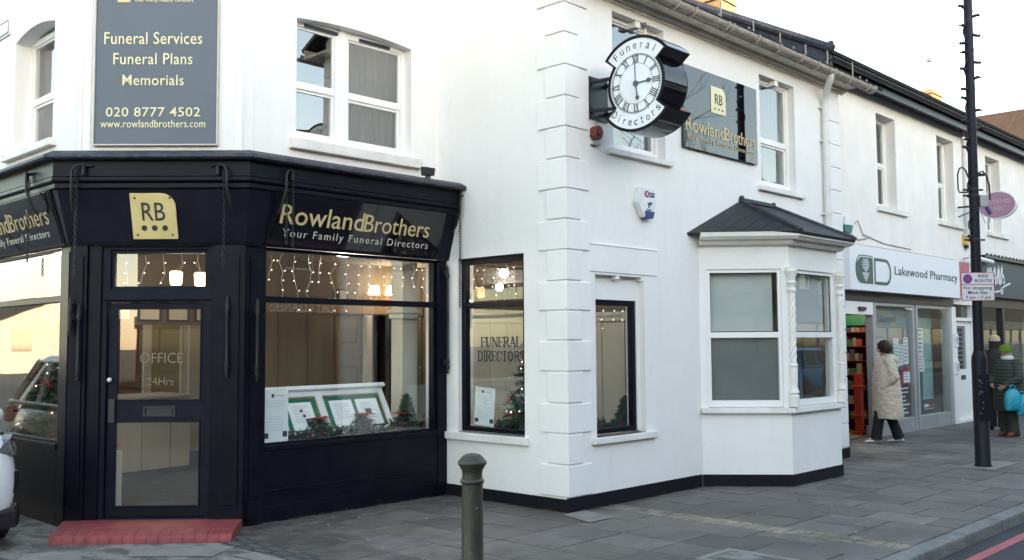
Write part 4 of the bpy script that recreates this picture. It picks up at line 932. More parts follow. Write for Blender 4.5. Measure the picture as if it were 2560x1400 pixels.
def leaf(mb, o, dr, ln, wd, droop=.3, thick=.0015):
    d = Vector(dr).normalized(); s_ = d.cross(Vector((0, 0, 1))); s_ = s_.normalized() if s_.length > 1e-3 else Vector((1, 0, 0))
    o = Vector(o); n = 4; L, Rr = [], []
    for i in range(n + 1):
        f = i / n; c = o + d * ln * f + Vector((0, 0, -droop * ln * f * f)); w_ = wd * math.sin(math.pi * min(1, f * .92 + .06)) * .5
        L.append(c + s_ * w_); Rr.append(c - s_ * w_)
    vs = [tuple(v) for v in L + Rr]; k = n + 1
    mb.add(vs, [(i, i + 1, k + i + 1, k + i) for i in range(n)])
def poinsettia(loc, label, sz=1.0, pot=True, cat='plant', name='poinsettia'):
    t = thing(name, loc, label, cat, 'poinsettias in the window bed'); sz *= 1.15
    rb, gb = MB(), MB(); x, y, z = loc; h = .16 * sz
    if pot: MB().lathe([(.04 * sz, z), (.055 * sz, z + .08 * sz), (.06 * sz, z + .085 * sz), (.055 * sz, z + .09 * sz)], x, y, 12).build('pot', 'pot', t)
    for k in range(16):
        a = k * 2.399; leaf(rb, (x, y, z + h), (math.cos(a), math.sin(a), .25 + .25 * random.random()), (.10 + .05 * random.random()) * sz, .055 * sz)
    for k in range(14):
        a = k * 2.399 + .5; leaf(gb, (x, y, z + h * .75), (math.cos(a), math.sin(a), .05 + .2 * random.random()), (.11 + .06 * random.random()) * sz, .05 * sz)
    rb.build('red_bracts', 'redleaf', t); gb.build('leaves', 'fir', t)
    mb = MB(); mb.tube([(x, y, z + .05 * sz), (x, y, z + h)], .006, 5); mb.build('stem', 'fir', t)
def needles(mb, p, d, ln, n, nl=.035, w_=.004):
    p, d = Vector(p), Vector(d).normalized()
    for i in range(n):
        c = p + d * ln * (i + random.random()) / n
        r_ = Vector((random.gauss(0, 1), random.gauss(0, 1), random.gauss(0, 1))); r_ = (r_ - d * r_.dot(d)).normalized()
        e = (r_ + d * .8).normalized() * nl * random.uniform(.7, 1.2); s_ = e.cross(d).normalized() * w_
        mb.add([tuple(c - s_), tuple(c + s_), tuple(c + e)], [(0, 1, 2)])
def garland(loc, pts, label, n=36, nl=.05):
    t = thing('pine_garland', loc, label, 'garland', 'pine garlands in the windows'); gb, bb, w_ = MB(), MB(), MB()
    P = [Vector(p) for p in pts]; w_.tube(pts, .006, 5)
    for a, b in zip(P[:-1], P[1:]):
        L = (b - a).length; k = int(L / .05) + 1
        for i in range(k):
            c = a.lerp(b, i / k) + Vector((random.uniform(-.02, .02), random.uniform(-.03, .03), 0))
            for _ in range(3): needles(gb, c, (b - a).normalized() + Vector((random.uniform(-.9, .9), random.uniform(-.9, .9), random.uniform(-.1, 1.0))), .12, n // 2, nl, .008)
            if i % 5 == 2: bb.ball((c.x, c.y - .03, c.z + .03), .016, 8, 6)
    gb.build('needles', 'fir', t); bb.build_each('berry', 'berry', t, smooth=True); w_.build('stem', 'bark', t)
    return t
poinsettia((5.86, 8.34, .73), 'red poinsettia between the two green panels of the display board', .95)
poinsettia((6.42, 8.34, .74), 'red poinsettia in front of the sheet with a single photograph', .95)
poinsettia((6.98, 8.42, .72), 'red poinsettia beside the little fir sprig in the shopfront window', .95)
poinsettia((7.68, 7.36, .70), 'red poinsettia at the foot of the small Christmas tree in the side window', 1.0)
garland((5.3, 8.26, .70), [(5.32, 8.25, .74), (5.7, 8.24, .74), (6.1, 8.25, .75), (6.5, 8.24, .75), (6.72, 8.25, .75), (7.15, 8.3, .74)], 'pine garland with red berries along the bottom of the shopfront window')
garland((7.5, 7.3, .70), [(7.62, 7.68, .73), (7.62, 7.3, .74), (7.62, 6.96, .73)], 'pine garland along the bottom of the side window lettered in black', 40)
garland((8.3, 6.6, .70), [(7.95, 6.62, .74), (8.3, 6.60, .75), (8.75, 6.62, .74)], 'pine garland in the narrow window between the quoins and the bay', 40)

def fir(loc, h, r0, label, lights=True, baubles=('silverb', 'berry'), n=26, stand=.0, name='christmas_tree', dense=26, cat='Christmas tree', bd=18, flowers=0):
    x, y, z = loc; t = thing(name, loc, label, cat)
    MB().tube([(x, y, z), (x, y, z + h * .9)], [.018, .006], 6).build('trunk', 'bark', t)
    nb = MB(); tips = []
    L = 11
    for i in range(L):
        f = i / (L - 1); zz = z + h * (.12 + .83 * f); r_ = r0 * (1 - f) + .03; k = max(5, int(13 * (1 - f) + 4))
        for j in range(k):
            a = 2 * math.pi * (j + (i % 2) * .5 + random.uniform(-.2, .2)) / k
            dd = Vector((math.cos(a), math.sin(a), random.uniform(-.25, .15))); rr = r_ * random.uniform(.75, 1.1)
            needles(nb, (x, y, zz), dd, rr, int(dense * 2.2 * rr / .25) + 10, .055, .0075)
            tips.append((x + dd.x * rr, y + dd.y * rr, zz + dd.z * rr))
    needles(nb, (x, y, z + h * .9), (0, 0, 1), h * .1, 24, .045, .007)
    nb.build('foliage', 'fir', t)
    if baubles:
        bs = []
        for i in range(bd):
            p = random.choice(tips); bb = MB(); bb.ball((p[0], p[1], p[2] - .02), random.uniform(.018, .028), 10, 8); bb.build('bauble', baubles[i % len(baubles)], t, smooth=True)
    if flowers:
        for i in range(flowers):
            p = random.choice(tips); fb = MB()
            for k in range(9):
                a = k * 2.399; leaf(fb, p, (math.cos(a), math.sin(a), random.uniform(-.4, .6)), .09, .05, .2)
            fb.build('red_flower', 'redleaf', t)
    if lights:
        for i in range(34):
            p = random.choice(tips); lb_ = MB(); lb_.ball((p[0] * .97 + x * .03, p[1] * .97 + y * .03, p[2]), .0065, 6, 4); lb_.build('light_bulb', 'coolbulb', t)
    return t
fir((7.84, 7.30, .70), 1.0, .25, 'small Christmas tree with silver baubles and lights in the side window lettered in black')
fir((7.10, 8.46, .70), .40, .10, 'tiny fir sprig beside the last poinsettia in the shopfront window', False, None, dense=22, name='fir_sprig', cat='plant')
fir((8.76, 6.66, .70), .36, .10, 'tiny green fir sprig in the narrow window with the plain pane', False, None, dense=30, name='fir_sprig', cat='plant')
fir((4.12, 10.85, .62), 1.08, .42, 'Christmas tree with red flowers, silver baubles and lights in the side street window', True, ('silverb', 'silverb', 'berry'), dense=30, bd=34, flowers=12)
mb = MB(); mb.box(3.80, 4.42, 9.98, 12.2, .56, .61); mb.build('window_board', 'creamwood', HOUSE)
t = thing('flower_pedestal', (4.2, 9.52, .06), 'white pedestal with red flowers just inside the shop door', 'pedestal')
MB(Fr((4.2, 9.52, 0), (q2, -q2, 0), (q2, q2, 0))).box(-.10, .09, -.1, .1, .06, .63).build('pedestal', 'white', t, bevel=.006)
fb = MB()
for k in range(22):
    a = k * 2.399; leaf(fb, (4.2, 9.52, .66), (math.cos(a), math.sin(a), .4 + .8 * random.random()), .12, .06, .2)
fb.build('red_flowers', 'redleaf', t)

# sloping display case with notice sheets
t = thing('display_board', (6.1, 8.5, .70), 'white double display board with two green felt panels, propped up in the shopfront window', 'display board')
A0, A1, B0, B1 = Vector((5.02, 8.30, .735)), Vector((6.90, 8.30, .745)), Vector((5.02, 8.56, 1.175)), Vector((6.90, 8.56, 1.185))
wv = (B0 - A0); LW = wv.length; FDB = Fr(A0, (A1 - A0).normalized(), ((A1 - A0).cross(wv)).normalized() * -1, wv.normalized())
if FDB.d.y < 0: FDB.d = -FDB.d
f = MB(FDB); f.wall(-.0, 1.80, 0, LW, 0, .05, [(.09, .90, .06, LW - .055), (.985, 1.735, .06, LW - .055)]); f.box(-.03, 1.82, -.05, .06, LW, LW + .045); f.build('frame', 'white', t, bevel=.005)
for a, b in ((.09, .90), (.985, 1.735)):
    pn = MB(FDB); pn.box(a, b, .03, .045, .06, LW - .055); fb = pn.build('felt_panel', 'greenfelt', t)
    MB(FDB).frame(a - .001, b + .001, .059, LW - .054, .012, .029, .014).build('edging', 'paleframe', fb)
for i, a in enumerate((.20, .545, 1.06, 1.40)):
    s_ = thing('notice_sheet', FDB.p(a, .02, .1), ['printed sheet with small photographs next to the white window notice on the green panel', 'printed sheet with one larger photograph beside the middle bar of the display board', 'plain text sheet without pictures on the green display board', 'printed sheet with a single photograph at the doorway end of the display board'][i], 'notice', 'sheets on the display board')
    MB(FDB).box(a, a + .29, .022, .026, .09, .40).build('sheet', 'paper', s_)
    k = MB(FDB)
    for r_ in range(9): k.box(a + .05, a + .05 + random.uniform(.12, .2), .0205, .0215, .35 - r_ * .022, .355 - r_ * .022)
    k.build('printed_lines', 'greyink', s_)
    if i != 2:
        k = MB(FDB)
        if i < 2: k.box(a + .13, a + .16, .0185, .0205, .29, .32); k.box(a + .15, a + .18, .0185, .0205, .23, .26); k.box(a + .17, a + .20, .0185, .0205, .185, .21)
        k.box(a + .09 + .08 * (i == 1), a + .17 + .08 * (i == 1), .0185, .0205, .12 + .1 * (i == 3), .18 + .1 * (i == 3)); k.build_each('photograph', 'ink', s_)
def notice(fr, u0, u1, z0, z1, d, label, tilt=0):
    t = thing('window_notice', fr.p((u0 + u1) / 2, d, z0), label, 'notice', 'white notices in the windows'); F = fr.rot(tilt, (u0 + u1) / 2, (z0 + z1) / 2); a, b, c, e = -(u1 - u0) / 2, (u1 - u0) / 2, -(z1 - z0) / 2, (z1 - z0) / 2
    MB(F).box(a, b, d, d + .002, c, e).build('sheet', 'paper', t)
    k = MB(F); w_ = b - a; h = e - c
    for r_ in range(12):
        if 3 <= r_ <= 5: continue
        k.box(a + w_ * .1, b - w_ * (.1 + .2 * random.random()), d - .001, d - .0002, e - h * (.22 + r_ * .05), e - h * (.214 + r_ * .05))
    k.box(a + w_ * .46, a + w_ * .85, d - .001, d - .0002, e - h * .125, e - h * .11)
    k.build('printed_lines', 'greyink', t)
    k = MB(F); k.box(a + w_ * .33, a + w_ * .43, d - .0012, d - .0002, e - h * .15, e - h * .08); k.box(a + w_ * .04, a + w_ * .22, d - .0012, d - .0002, c + h * .08, c + h * .18); k.box(b - w_ * .22, b - w_ * .04, d - .0012, d - .0002, c + h * .09, c + h * .2); k.build_each('printed_logo', 'ink', t)
notice(FC, 5.055, 5.335, .735, 1.235, .0645, 'white printed notice stuck inside the lower corner of the shopfront window')
notice(FB, .355, .66, .775, 1.19, .095, 'white printed notice leaning in the side window lettered in black', R(-4))
t = thing('picture_frame', (7.85, 8.56, 2.04), 'brown framed photograph leaning on the panelling ledge in the side window', 'picture frame')
Fq = Fr((7.95, 8.60, 2.04), (1, -.15, .03), (.15, 1, -.25), (0, .2, 1)); MB(Fq).frame(0, .27, 0, .25, 0, .02, .022).build('frame', 'wood', t); MB(Fq).box(.02, .25, .006, .012, .02, .23).build('picture', 'beige', t)
t = thing('figurine', (7.86, 8.6, 2.04), 'small dark figurine standing on the panelling ledge beside the framed photograph', 'figurine'); mb = MB(); mb.lathe([(.05, 2.04), (.055, 2.07), (.03, 2.12), (.045, 2.17), (.02, 2.21), (.03, 2.24), (.005, 2.27)], 7.84, 8.61, 12); mb.build('body', 'wood', t, smooth=True)

# icicle lights in every window
def icicles(fr, u0, u1, ztop, d, drops, label):
    t = thing('icicle_lights', fr.p(u0, d, ztop), label, 'fairy lights', 'icicle lights in the shop windows'); wm, bl = MB(fr), None
    wm.tube([(u0, d, ztop), (u1, d, ztop)], .003, 4)
    for i, ln in enumerate(drops):
        u = u0 + (u1 - u0) * (i + .5) / len(drops); pts = [(u, d, ztop)]; z = ztop; uu = u
        for k in range(int(ln / .10) + 1):
            z -= .095; uu = u + random.uniform(-.04, .04); pts.append((uu, d + random.uniform(-.008, .008), z))
            b = MB(fr); sd = random.choice((-.02, .02)); b.ball((uu + sd, d - .004, z + .012), .0046, 7, 5); b.build('bulb', 'coolbulb', t)
            wm.tube([(uu, d, z), (uu + sd * .8, d - .003, z + .010)], .0022, 4)
        wm.tube(pts, .0028, 4)
    wm.build('wire', 'wire', t)
icicles(FC, 5.06, 7.19, 2.57, .12, [.26, .48, .5, .5, .3, .56, .5, .46, .34, .32, .4, .3, .26, .36], 'icicle lights hanging across the top of the shopfront window')
icicles(FB, .24, 1.17, 2.56, .15, [.3, .35, .45, .3, .4, .5], 'icicle lights hanging in the top of the side window lettered in black')
icicles(FA, 7.84, 8.56, 2.09, .16, [.14, .2, .1, .16], 'short icicle lights in the narrow window between the quoins and the bay')
icicles(FD, .37, 1.22, 2.53, .13, [.2, .22, .22, .2, .26], 'icicle lights hanging behind the fanlight over the shop door')
icicles(FE, -2.4, -.3, 2.56, .12, [.2, .3, .25, .35, .3, .2], 'icicle lights hanging in the top of the side street window')

def _unused(): pass
def point(loc, w_, c=(1, .74, .48), r_=.06):
    l = bpy.data.lights.new("lamp_or_fill_light", 'POINT'); l.energy = w_; l.color = c; l.shadow_soft_size = r_
    o = bpy.data.objects.new("lamp_or_fill_light", l); COL.objects.link(o); o.location = loc; return o
t = thing('ceiling_lamp', (5.25, 10.0, 2.80), 'ceiling lamp with two lit cream glass shades behind the fanlight of the shop door', 'lamp')
mb = MB(); mb.lathe([(.10, 2.76), (.10, 2.80)], 5.33, 10.0, 16)
for x in (5.11, 5.40): mb.tube([(5.33, 10.0, 2.77), (x, 10.0, 2.50)], .008, 6)
mb.build('bracket', 'wood', t)
for x in (5.11, 5.40):
    sh = MB(); sh.lathe([(.055, 2.48), (.07, 2.46), (.06, 2.34), (.05, 2.33)], x, 10.0, 14); sh.build('shade', 'shade', t, smooth=True)
    point((x, 9.9, 2.22), 1.9, (1, .80, .58))
t = thing('wall_lamp', (8.85, 10.95, 2.3), 'row of three lit cream lamp shades over the dark doorway inside the shop', 'lamp')
mb = MB(); mb.tube([(8.45, 10.9, 2.30), (9.25, 10.9, 2.30)], .02, 6)
for x in (8.55, 8.85, 9.10): mb.tube([(x, 10.9, 2.30), (x, 10.9, 2.38)], .012, 6)
mb.build('bracket', 'wood', t)
for x in (8.55, 8.85, 9.10):
    sh = MB(); sh.lathe([(.05, 2.37), (.085, 2.37), (.065, 2.50), (.05, 2.50)], x, 10.9, 14); sh.build('shade', 'shade', t, smooth=True)
    point((x, 10.7, 2.45), 1.1)
point((6.2, 13.0, 2.5), 3)
point((8.2, 7.5, 2.55), 2.6, (1, .92, .82)); point((6.2, 8.45, 2.55), 2.2, (1, .92, .82)); point((4.1, 10.6, 2.55), 5, (1, .92, .82))    # fill lights added near the icicle strings to brighten the window displays
t = thing('small_picture', (8.38, 10.95, 2.2), 'small black framed emblem on the tan rail beside the lit lamp shades', 'picture frame')
MB(FC).frame(7.98, 8.14, 2.26, 2.44, 2.89, 2.899, .025).build('frame', 'blacksatin', t); MB(FC).box(8.0, 8.12, 2.893, 2.8995, 2.28, 2.42).build('emblem', 'beige', t)

# ------------------------------------------------------------------ signs on the corner building
# hanging board on the chamfer
t = thing('hanging_signboard', FDU.p(.75, -.05, 3.57), 'tall slate grey signboard with pale gold lettering on the chamfered wall above the door', 'sign')
a, b = .145, 1.30
MB(FDU).box(a, b, -.035, .0, 3.575, 5.62).build('board', 'signgrey', t, bevel=.004)
MB(FDU).frame(a - .012, b + .012, 3.563, 5.632, -.05, -.001, .012).build('board_edge', 'silver_text', t)
s = MB(FDU)
def ln(txt, x0, x1, z0, z1, bold=.0): text(s, txt, x0, x1, z0, z1, -.041, .005, bold, 1.05)
XD = lambda tt: 1.598 - tt + .03 - .065                          # measured positions along the chamfer
ln("Funeral Services", XD(1.34), XD(.41), 4.542, 4.66, .002); ln("Funeral Plans", XD(1.25), XD(.50), 4.345, 4.455, .002); ln("Memorials", XD(1.16), XD(.58), 4.142, 4.245, .002)
ln("020 8777 4502", XD(1.31), XD(.42), 3.84, 3.93, .003); ln("www.rowlandbrothers.com", XD(1.36), XD(.37), 3.735, 3.808, .0)
ln("Your Family Funeral Directors", XD(1.06), XD(.50), 4.945, 4.985, .005); ln("RowlandBrothers", XD(1.08), XD(.49), 5.01, 5.12, .01)
s.build_each('lettering', 'pale_gold', t)
k = MB(FDU); k.prism(plaque(XD(1.22), XD(1.10), 4.95, 5.13, .045), -.041, -.036); k.build('logo_tile', 'gold', t)
k = MB(FDU); text(k, "RB", XD(1.20), XD(1.12), 5.02, 5.09, -.044, .003); k.build_each('logo_lettering', 'ink', t)

up = Vector((0, -.17, .54)).normalized()
def tilt(fr): return Fr(fr.p(0, -.045, 2.63), fr.u, (fr.d * .54 + Vector((0, 0, 1)) * .17), (fr.d * -.17 + Vector((0, 0, 1)) * .54))
TC, TD, TE = tilt(FC), tilt(FD), tilt(FE)
t = thing('fascia_sign', TC.p(6.1, -.02, .0), 'glossy black fascia sign with gold and silver lettering over the shopfront window', 'sign')
MB(TC).box(4.99, 7.16, -.022, -.004, .0, .50).build('board', 'black', t, bevel=.003)
MB(TC).frame(4.96, 7.30, -.03, .50, -.016, -.003, .02).build('board_frame', 'navy', t)
s = MB(TC); text(s, "Rowland", 5.092, 6.075, .205, .395, -.028, .005, .002); text(s, "Brothers", 6.085, 6.962, .205, .385, -.028, .005, -.004); s.build_each('lettering', 'gold_text', t)
s = MB(TC); text(s, "Your Family Funeral Directors", 5.14, 6.985, .058, .158, -.027, .004, -.004, 1.22); s.build('small_lettering', 'silver_text', t)
t = thing('logo_plaque', TD.p(.8, -.02, .03), 'gold logo plaque with one rounded corner on the black fascia above the door', 'sign')
k = MB(TD); k.prism(plaque(.590, 1.0, .030, .457, .13), -.03, -.008); k.build('plaque', 'gold', t, bevel=.003)
k = MB(TD); text(k, "RB", .69, .90, .205, .372, -.034, .004, .0)
for x in (.70, .795, .89): disc(k, x, .135, .026, -.034, .004)
for x, z in ((.635, .415), (.955, .415), (.635, .07), (.955, .07)): disc(k, x, z, .010, -.034, .004)
k.build_each('logo_lettering', 'ink', t)
t = thing('fascia_sign', TE.p(-1.7, -.02, 0), 'glossy black fascia sign with gold lettering on the side street front above the parked car', 'sign')
MB(TE).box(-3.1, -.08, -.022, -.004, .0, .50).build('board', 'black', t, bevel=.003)
MB(TE).frame(-3.13, -.05, -.02, .51, -.016, -.003, .02).build('board_frame', 'navy', t)
s = MB(TE); text(s, "Rowland", -2.2, -1.22, .2, .39, -.028, .005, .002); text(s, "Brothers", -1.20, -.22, .2, .38, -.028, .005, -.004); s.build_each('lettering', 'dark_gold', t)
s = MB(TE); text(s, "Your Family Funeral Directors", -2.2, -.3, .06, .155, -.027, .004, -.004, 1.22); s.build('small_lettering', 'silver_text', t)

# big mirror-black sign on the long wall
t = thing('wall_sign', FA.p(10.2, -.04, 3.93), 'large mirror black wall sign with a pale logo tile high behind the clock', 'sign')
MT['signmirror'] = mat("mirror_black_acrylic", (.003, .003, .005), .02, spec=.6); MT['signmirror'].node_tree.nodes["Principled BSDF"].inputs["IOR"].default_value = 1.68
MB(FA).box(9.42, 11.09, -.045, -.002, 3.935, 4.915).build('board', 'signmirror', t, bevel=.003)
k = MB(FA); k.prism(plaque(10.0, 10.325, 4.435, 4.76, .1), -.053, -.046); k.build('logo_tile', 'pale_gold', t)
k = MB(FA); text(k, "RB", 10.08, 10.25, 4.55, 4.675, -.057, .003, -.004)
for x in (10.08, 10.165, 10.25): disc(k, x, 4.49, .014, -.057, .003)
k.build_each('logo_lettering', 'ink', t)
s = MB(FA); text(s, "Rowland", 9.45, 10.30, 4.13, 4.30, -.051, .005, .0); text(s, "Brothers", 10.31, 11.03, 4.13, 4.29, -.051, .005, -.004); text(s, "Your Family Funeral Directors", 9.46, 11.0, 4.02, 4.10, -.051, .005, -.004, 1.2); s.build_each('lettering', 'gold_text', t)

# ------------------------------------------------------------------ double sided drum clock on its bracket
XF, XB, CY, CZ, R1, R2 = 7.69, 8.07, 5.650, 4.225, .345, .482
t = thing('drum_clock', (7.88, 6.29, CZ), 'black drum clock with a white roman numeral face on iron wall arms', 'clock')
FK = Fr((XF, CY, CZ), (0, -1, 0), (1, 0, 0))
def outline(r1, r2, th=R(52)):
    pts = []
    for k in range(25): a = math.pi / 2 - th + 2 * th * k / 24; pts.append((r2 * math.cos(a), r2 * math.sin(a)))
    for k in range(17): a = math.pi / 2 + th + (math.pi - 2 * th) * k / 16; pts.append((r1 * math.cos(a), r1 * math.sin(a)))
    for k in range(25): a = 1.5 * math.pi - th + 2 * th * k / 24; pts.append((r2 * math.cos(a), r2 * math.sin(a)))
    for k in range(17): a = -math.pi / 2 + th + (math.pi - 2 * th) * k / 16; pts.append((r1 * math.cos(a), r1 * math.sin(a)))
    return pts
k = MB(FK); k.prism(outline(R1, R2), 0, XB - XF); k.build('case', 'black', t, smooth=True)
for d0, d1, d2 in ((-.012, .0, -.004), (XB - XF, XB - XF + .012, XB - XF + .004)):
    rim = MB(FK); oa, ob = outline(R1, R2), outline(R1 - .03, R2 - .03, R(49)); n = len(oa)
    rim.add([(u, d0, z) for u, z in oa] + [(u, d0, z) for u, z in ob] + [(u, d1, z) for u, z in oa] + [(u, d1, z) for u, z in ob],
            [f for i in range(n) for f in ((i, (i + 1) % n, n + (i + 1) % n, n + i), (i, i + 2 * n, (i + 1) % n + 2 * n, (i + 1) % n), (n + i, n + (i + 1) % n, 3 * n + (i + 1) % n, 3 * n + i))])
    rim.build('rim', 'plinth', t)
    fc = MB(FK); fc.prism(outline(R1 - .029, R2 - .029, R(49)), min(d2, (d0 + d1) / 2), max(d2, (d0 + d1) / 2)); FACE = fc.build('face', 'white', t)
    if d0 > 0: continue
    m = MB(FK); D0 = -.0085; n = 60
    def ring(r0, r1, n=60):
        m.add([(r0 * math.cos(2 * math.pi * i / n), D0, r0 * math.sin(2 * math.pi * i / n)) for i in range(n)] + [(r1 * math.cos(2 * math.pi * i / n), D0, r1 * math.sin(2 * math.pi * i / n)) for i in range(n)], [(i, (i + 1) % n, n + (i + 1) % n, n + i) for i in range(n)])
    ring(.283, .289); ring(.296, .2985); ring(.2, .2035)
    num = ["XII", "I", "II", "III", "IIII", "V", "VI", "VII", "VIII", "IX", "X", "XI"]
    for i in range(60): a = R(6 * i); stroke(m, [(.290 * math.sin(a), .290 * math.cos(a)), ((.302 if i % 5 else .308) * math.sin(a), (.302 if i % 5 else .308) * math.cos(a))], .004, D0, .002)
    for h, sx in enumerate(num):
        a = R(30 * h); F_ = FK.rot(-a, 0, 0); mm = MB(F_); wds = {'I': .020, 'V': .040, 'X': .040}; tot = sum(wds[c] for c in sx); x = -tot / 2; z0, z1 = .212, .277
        for c in sx:
            if c == 'I': stroke(mm, [(x + .010, z0), (x + .010, z1)], .010, D0, .002)
            elif c == 'V': stroke(mm, [(x + .006, z1), (x + .02, z0)], .010, D0, .002); stroke(mm, [(x + .034, z1), (x + .02, z0)], .004, D0, .002)
            else: stroke(mm, [(x + .006, z1), (x + .034, z0)], .010, D0, .002); stroke(mm, [(x + .034, z1), (x + .006, z0)], .004, D0, .002)
            x += wds[c]
        stroke(mm, [(-tot / 2, z0), (tot / 2, z0)], .004, D0, .002); stroke(mm, [(-tot / 2, z1), (tot / 2, z1)], .004, D0, .002)
        m.v += mm.v; b_ = len(m.v) - len(mm.v); m.f += [tuple(b_ + i for i in f_) for f_ in mm.f]; m.tone += mm.tone
    for word, ra_, a0, a1, flip in (("Funeral", .352, R(128), R(54), 1), ("Directors", .418, R(-134), R(-47), -1)):
        n = len(word)
        for i, ch in enumerate(word):
            a = a0 + (a1 - a0) * i / (n - 1); F_ = FK.rot(a - math.pi / 2 if flip > 0 else a + math.pi / 2, ra_ * math.cos(a), ra_ * math.sin(a))
            cw = {'F': .042, 'D': .05, 'l': .008, 'i': .008, 't': .026, 'r': .026}.get(ch, .042); tall = ch in 'FDlit'
            mm = MB(F_); text(mm, ch, -cw / 2, cw / 2, .0, .075 if tall else .055, D0, .002, -.004)
            m.v += mm.v; b_ = len(m.v) - len(mm.v); m.f += [tuple(b_ + q for q in f_) for f_ in mm.f]; m.tone += mm.tone
    m.build('face_marking', 'ink', FACE)
hm = mat("blue_black_hand", (.05, .06, .09), .4)
k = MB(FK); a = R(-2); stroke(k, [(0, 0), (.245 * math.sin(a), .245 * math.cos(a))], .008, -.016, .003); stroke(k, [(0, 0), (.02, -.15)], .012, -.016, .003); disc(k, .02, -.145, .022, -.0165, .003); disc(k, 0, 0, .03, -.017, .004); k.build('minute_hand', hm, t)
k = MB(FK); a = R(88); stroke(k, [(0, 0), (.19 * math.sin(a), .19 * math.cos(a))], .014, -.013, .003); disc(k, .155 * math.sin(a), .155 * math.cos(a), .024, -.0132, .003); k.build('hour_hand', hm, t)
k = MB(); k.lathe([(.032, CZ + R2 - .005), (.03, CZ + R2 + .03), (.014, CZ + R2 + .05), (.012, CZ + R2 + .10), (.004, CZ + R2 + .115)], 7.86, CY, 12); k.build('finial', 'gold', t, smooth=True)
k = MB(); k.tube([(7.86, CY, CZ + R2 + .10), (7.86, CY, CZ + R2 + .17)], .006, 6); k.ball((7.86, CY, CZ + R2 + .17), .010); k.build('finial_spike', 'blacksatin', t)
k = MB(FA); k.box(7.73, 8.03, -.018, -.001, 3.985, 4.435); k.build('wall_plate', 'blacksatin', t, bevel=.004)
k = MB()
for z in (4.37, 4.07):
    for xa, xb in ((7.75, 7.80), (8.0, 7.96)): k.tube([(xa, 6.28, z), (xb, CY + R1 - .05, z - .02 if z < 4.2 else z)], .021, 8)
    for x in (7.76, 8.0):
        for zz in (-.03, .03): k.ball((x, 6.268, z + zz), .012, 6, 4)
k.build_each('bracket_arm', 'blacksatin', t)

# ------------------------------------------------------------------ boxes on the street front
t = thing('fire_bell', (7.80, 6.2, 3.75), 'weathered red sounder box on the wall below the clock bracket', 'alarm')
k = MB(FA); k.prism([(7.735, 3.805), (7.76, 3.775), (7.82, 3.77), (7.855, 3.80), (7.862, 3.86), (7.84, 3.905), (7.79, 3.915), (7.745, 3.89)], -.085, -.002); k.build('case', 'dullred', t, bevel=.008)
k = MB(FA); k.lathe([(.030, -.105), (.042, -.10), (.044, -.08)], 7.80, 3.845, 14, 'y'); k.build('sounder', 'dullred', t)
k = MB(FA); k.tube([(7.83, -.01, 3.94), (7.835, -.012, 4.02), (7.85, -.02, 4.1)], .006, 5); k.box(7.74, 7.86, -.05, -.002, 3.715, 3.727); k.build_each('cable', 'gutter', t)
t = thing('burglar_alarm', (8.64, 6.25, 3.0), 'white shield shaped alarm box with a dark blue base below the clock', 'alarm box')
sh = [(8.52, 3.36), (8.76, 3.36), (8.82, 3.20), (8.72, 3.03), (8.58, 3.03), (8.46, 3.19)]
MB(FA).prism(sh, -.075, -.001).build('case', 'white', t, bevel=.016)
MB(FA).prism([(8.583, 3.10), (8.755, 3.10), (8.72, 3.02), (8.60, 3.02)], -.090, -.012).build('base', 'blue', t, bevel=.008)
k = MB(FA); disc(k, 8.62, 3.285, .038, -.082, .006); k.build('red_emblem', 'red', t)
k = MB(FA)
for i, z in enumerate((3.295, 3.265)): text(k, "SECURITY" if i else "MULTI", 8.67, 8.765, z - .008, z + .014, -.081, .004, .02)
k.prism([(8.63, 3.19), (8.70, 3.205), (8.72, 3.175), (8.66, 3.165)], -.081, -.076); k.box(8.645, 8.665, -.081, -.076, 3.14, 3.17)
for i in range(2): k.box(8.61, 8.70, -.080, -.0755, 3.118 - i * .012, 3.123 - i * .012)
k.build('printing', 'blue', t)
k = MB(FA); text(k, "R", 8.605, 8.635, 3.268, 3.302, -.086, .003, .02); k.build('emblem_lettering', 'white', t)
t = thing('street_nameplate', FEU.p(-2.0, -.02, 5.1), 'white street nameplate high on the side street wall', 'sign')
MB(FEU).box(-2.7, -1.92, -.02, -.002, 5.09, 5.28).build('plate', 'signwhite', t)
k = MB(FEU); k.frame(-2.68, -1.94, 5.11, 5.26, -.024, -.019, .012); k.build('border', 'ink', t)

# ------------------------------------------------------------------ terrace beyond: pharmacy, white door, dark shop
TER = thing('pharmacy_building', (15.0, 7.2, 0), 'long white rendered terrace with a pharmacy, a white door and a dark shop below', 'building')
UW = [(17.02, 17.86, 4.10, 5.79), (19.92, 20.84, 4.10, 5.82), (22.80, 23.76, 4.10, 5.80), (26.4, 27.3, 4.10, 5.80)]
mb = MB(FP); mb.wall(13.57, 28, 2.50, 6.25, 0, .25, UW); mb.build('wall', 'render_dirty', TER, weld=True)
mb = MB(); mb.box(13.58, 15.45, 7.2, 7.45, 0, 2.5); mb.box(14.60, 14.85, 7.46, 13, 0, 6.2); mb.box(27.75, 28, 7.46, 13, 0, 6.2); mb.box(14.6, 28, 13.0, 13.2, 0, 6.2); mb.build('wall', 'render_dirty', TER)
mb = MB(FP); mb.box(15.2, 28, .26, 5.8, 2.52, 2.62); mb.build('floor_slab', 'ceiling', TER)
for i, (a, b, c, e) in enumerate(UW): sash(TER, FP, a, b, c, e, .19, c + .80 if i else c + .82, fw=.06, sill=(a - .07, b + .40, c - .10, c, .06), curtain=((.55, 1.05) if i == 0 else (-.05, 1.05)), cur_m='curtain' if i == 0 else 'film', gl='glass')
mb = MB(FP); mb.wall(15.2, 27.7, 2.64, 6.2, 1.2, 1.25); mb.build('upper_room_wall', 'dark', TER)
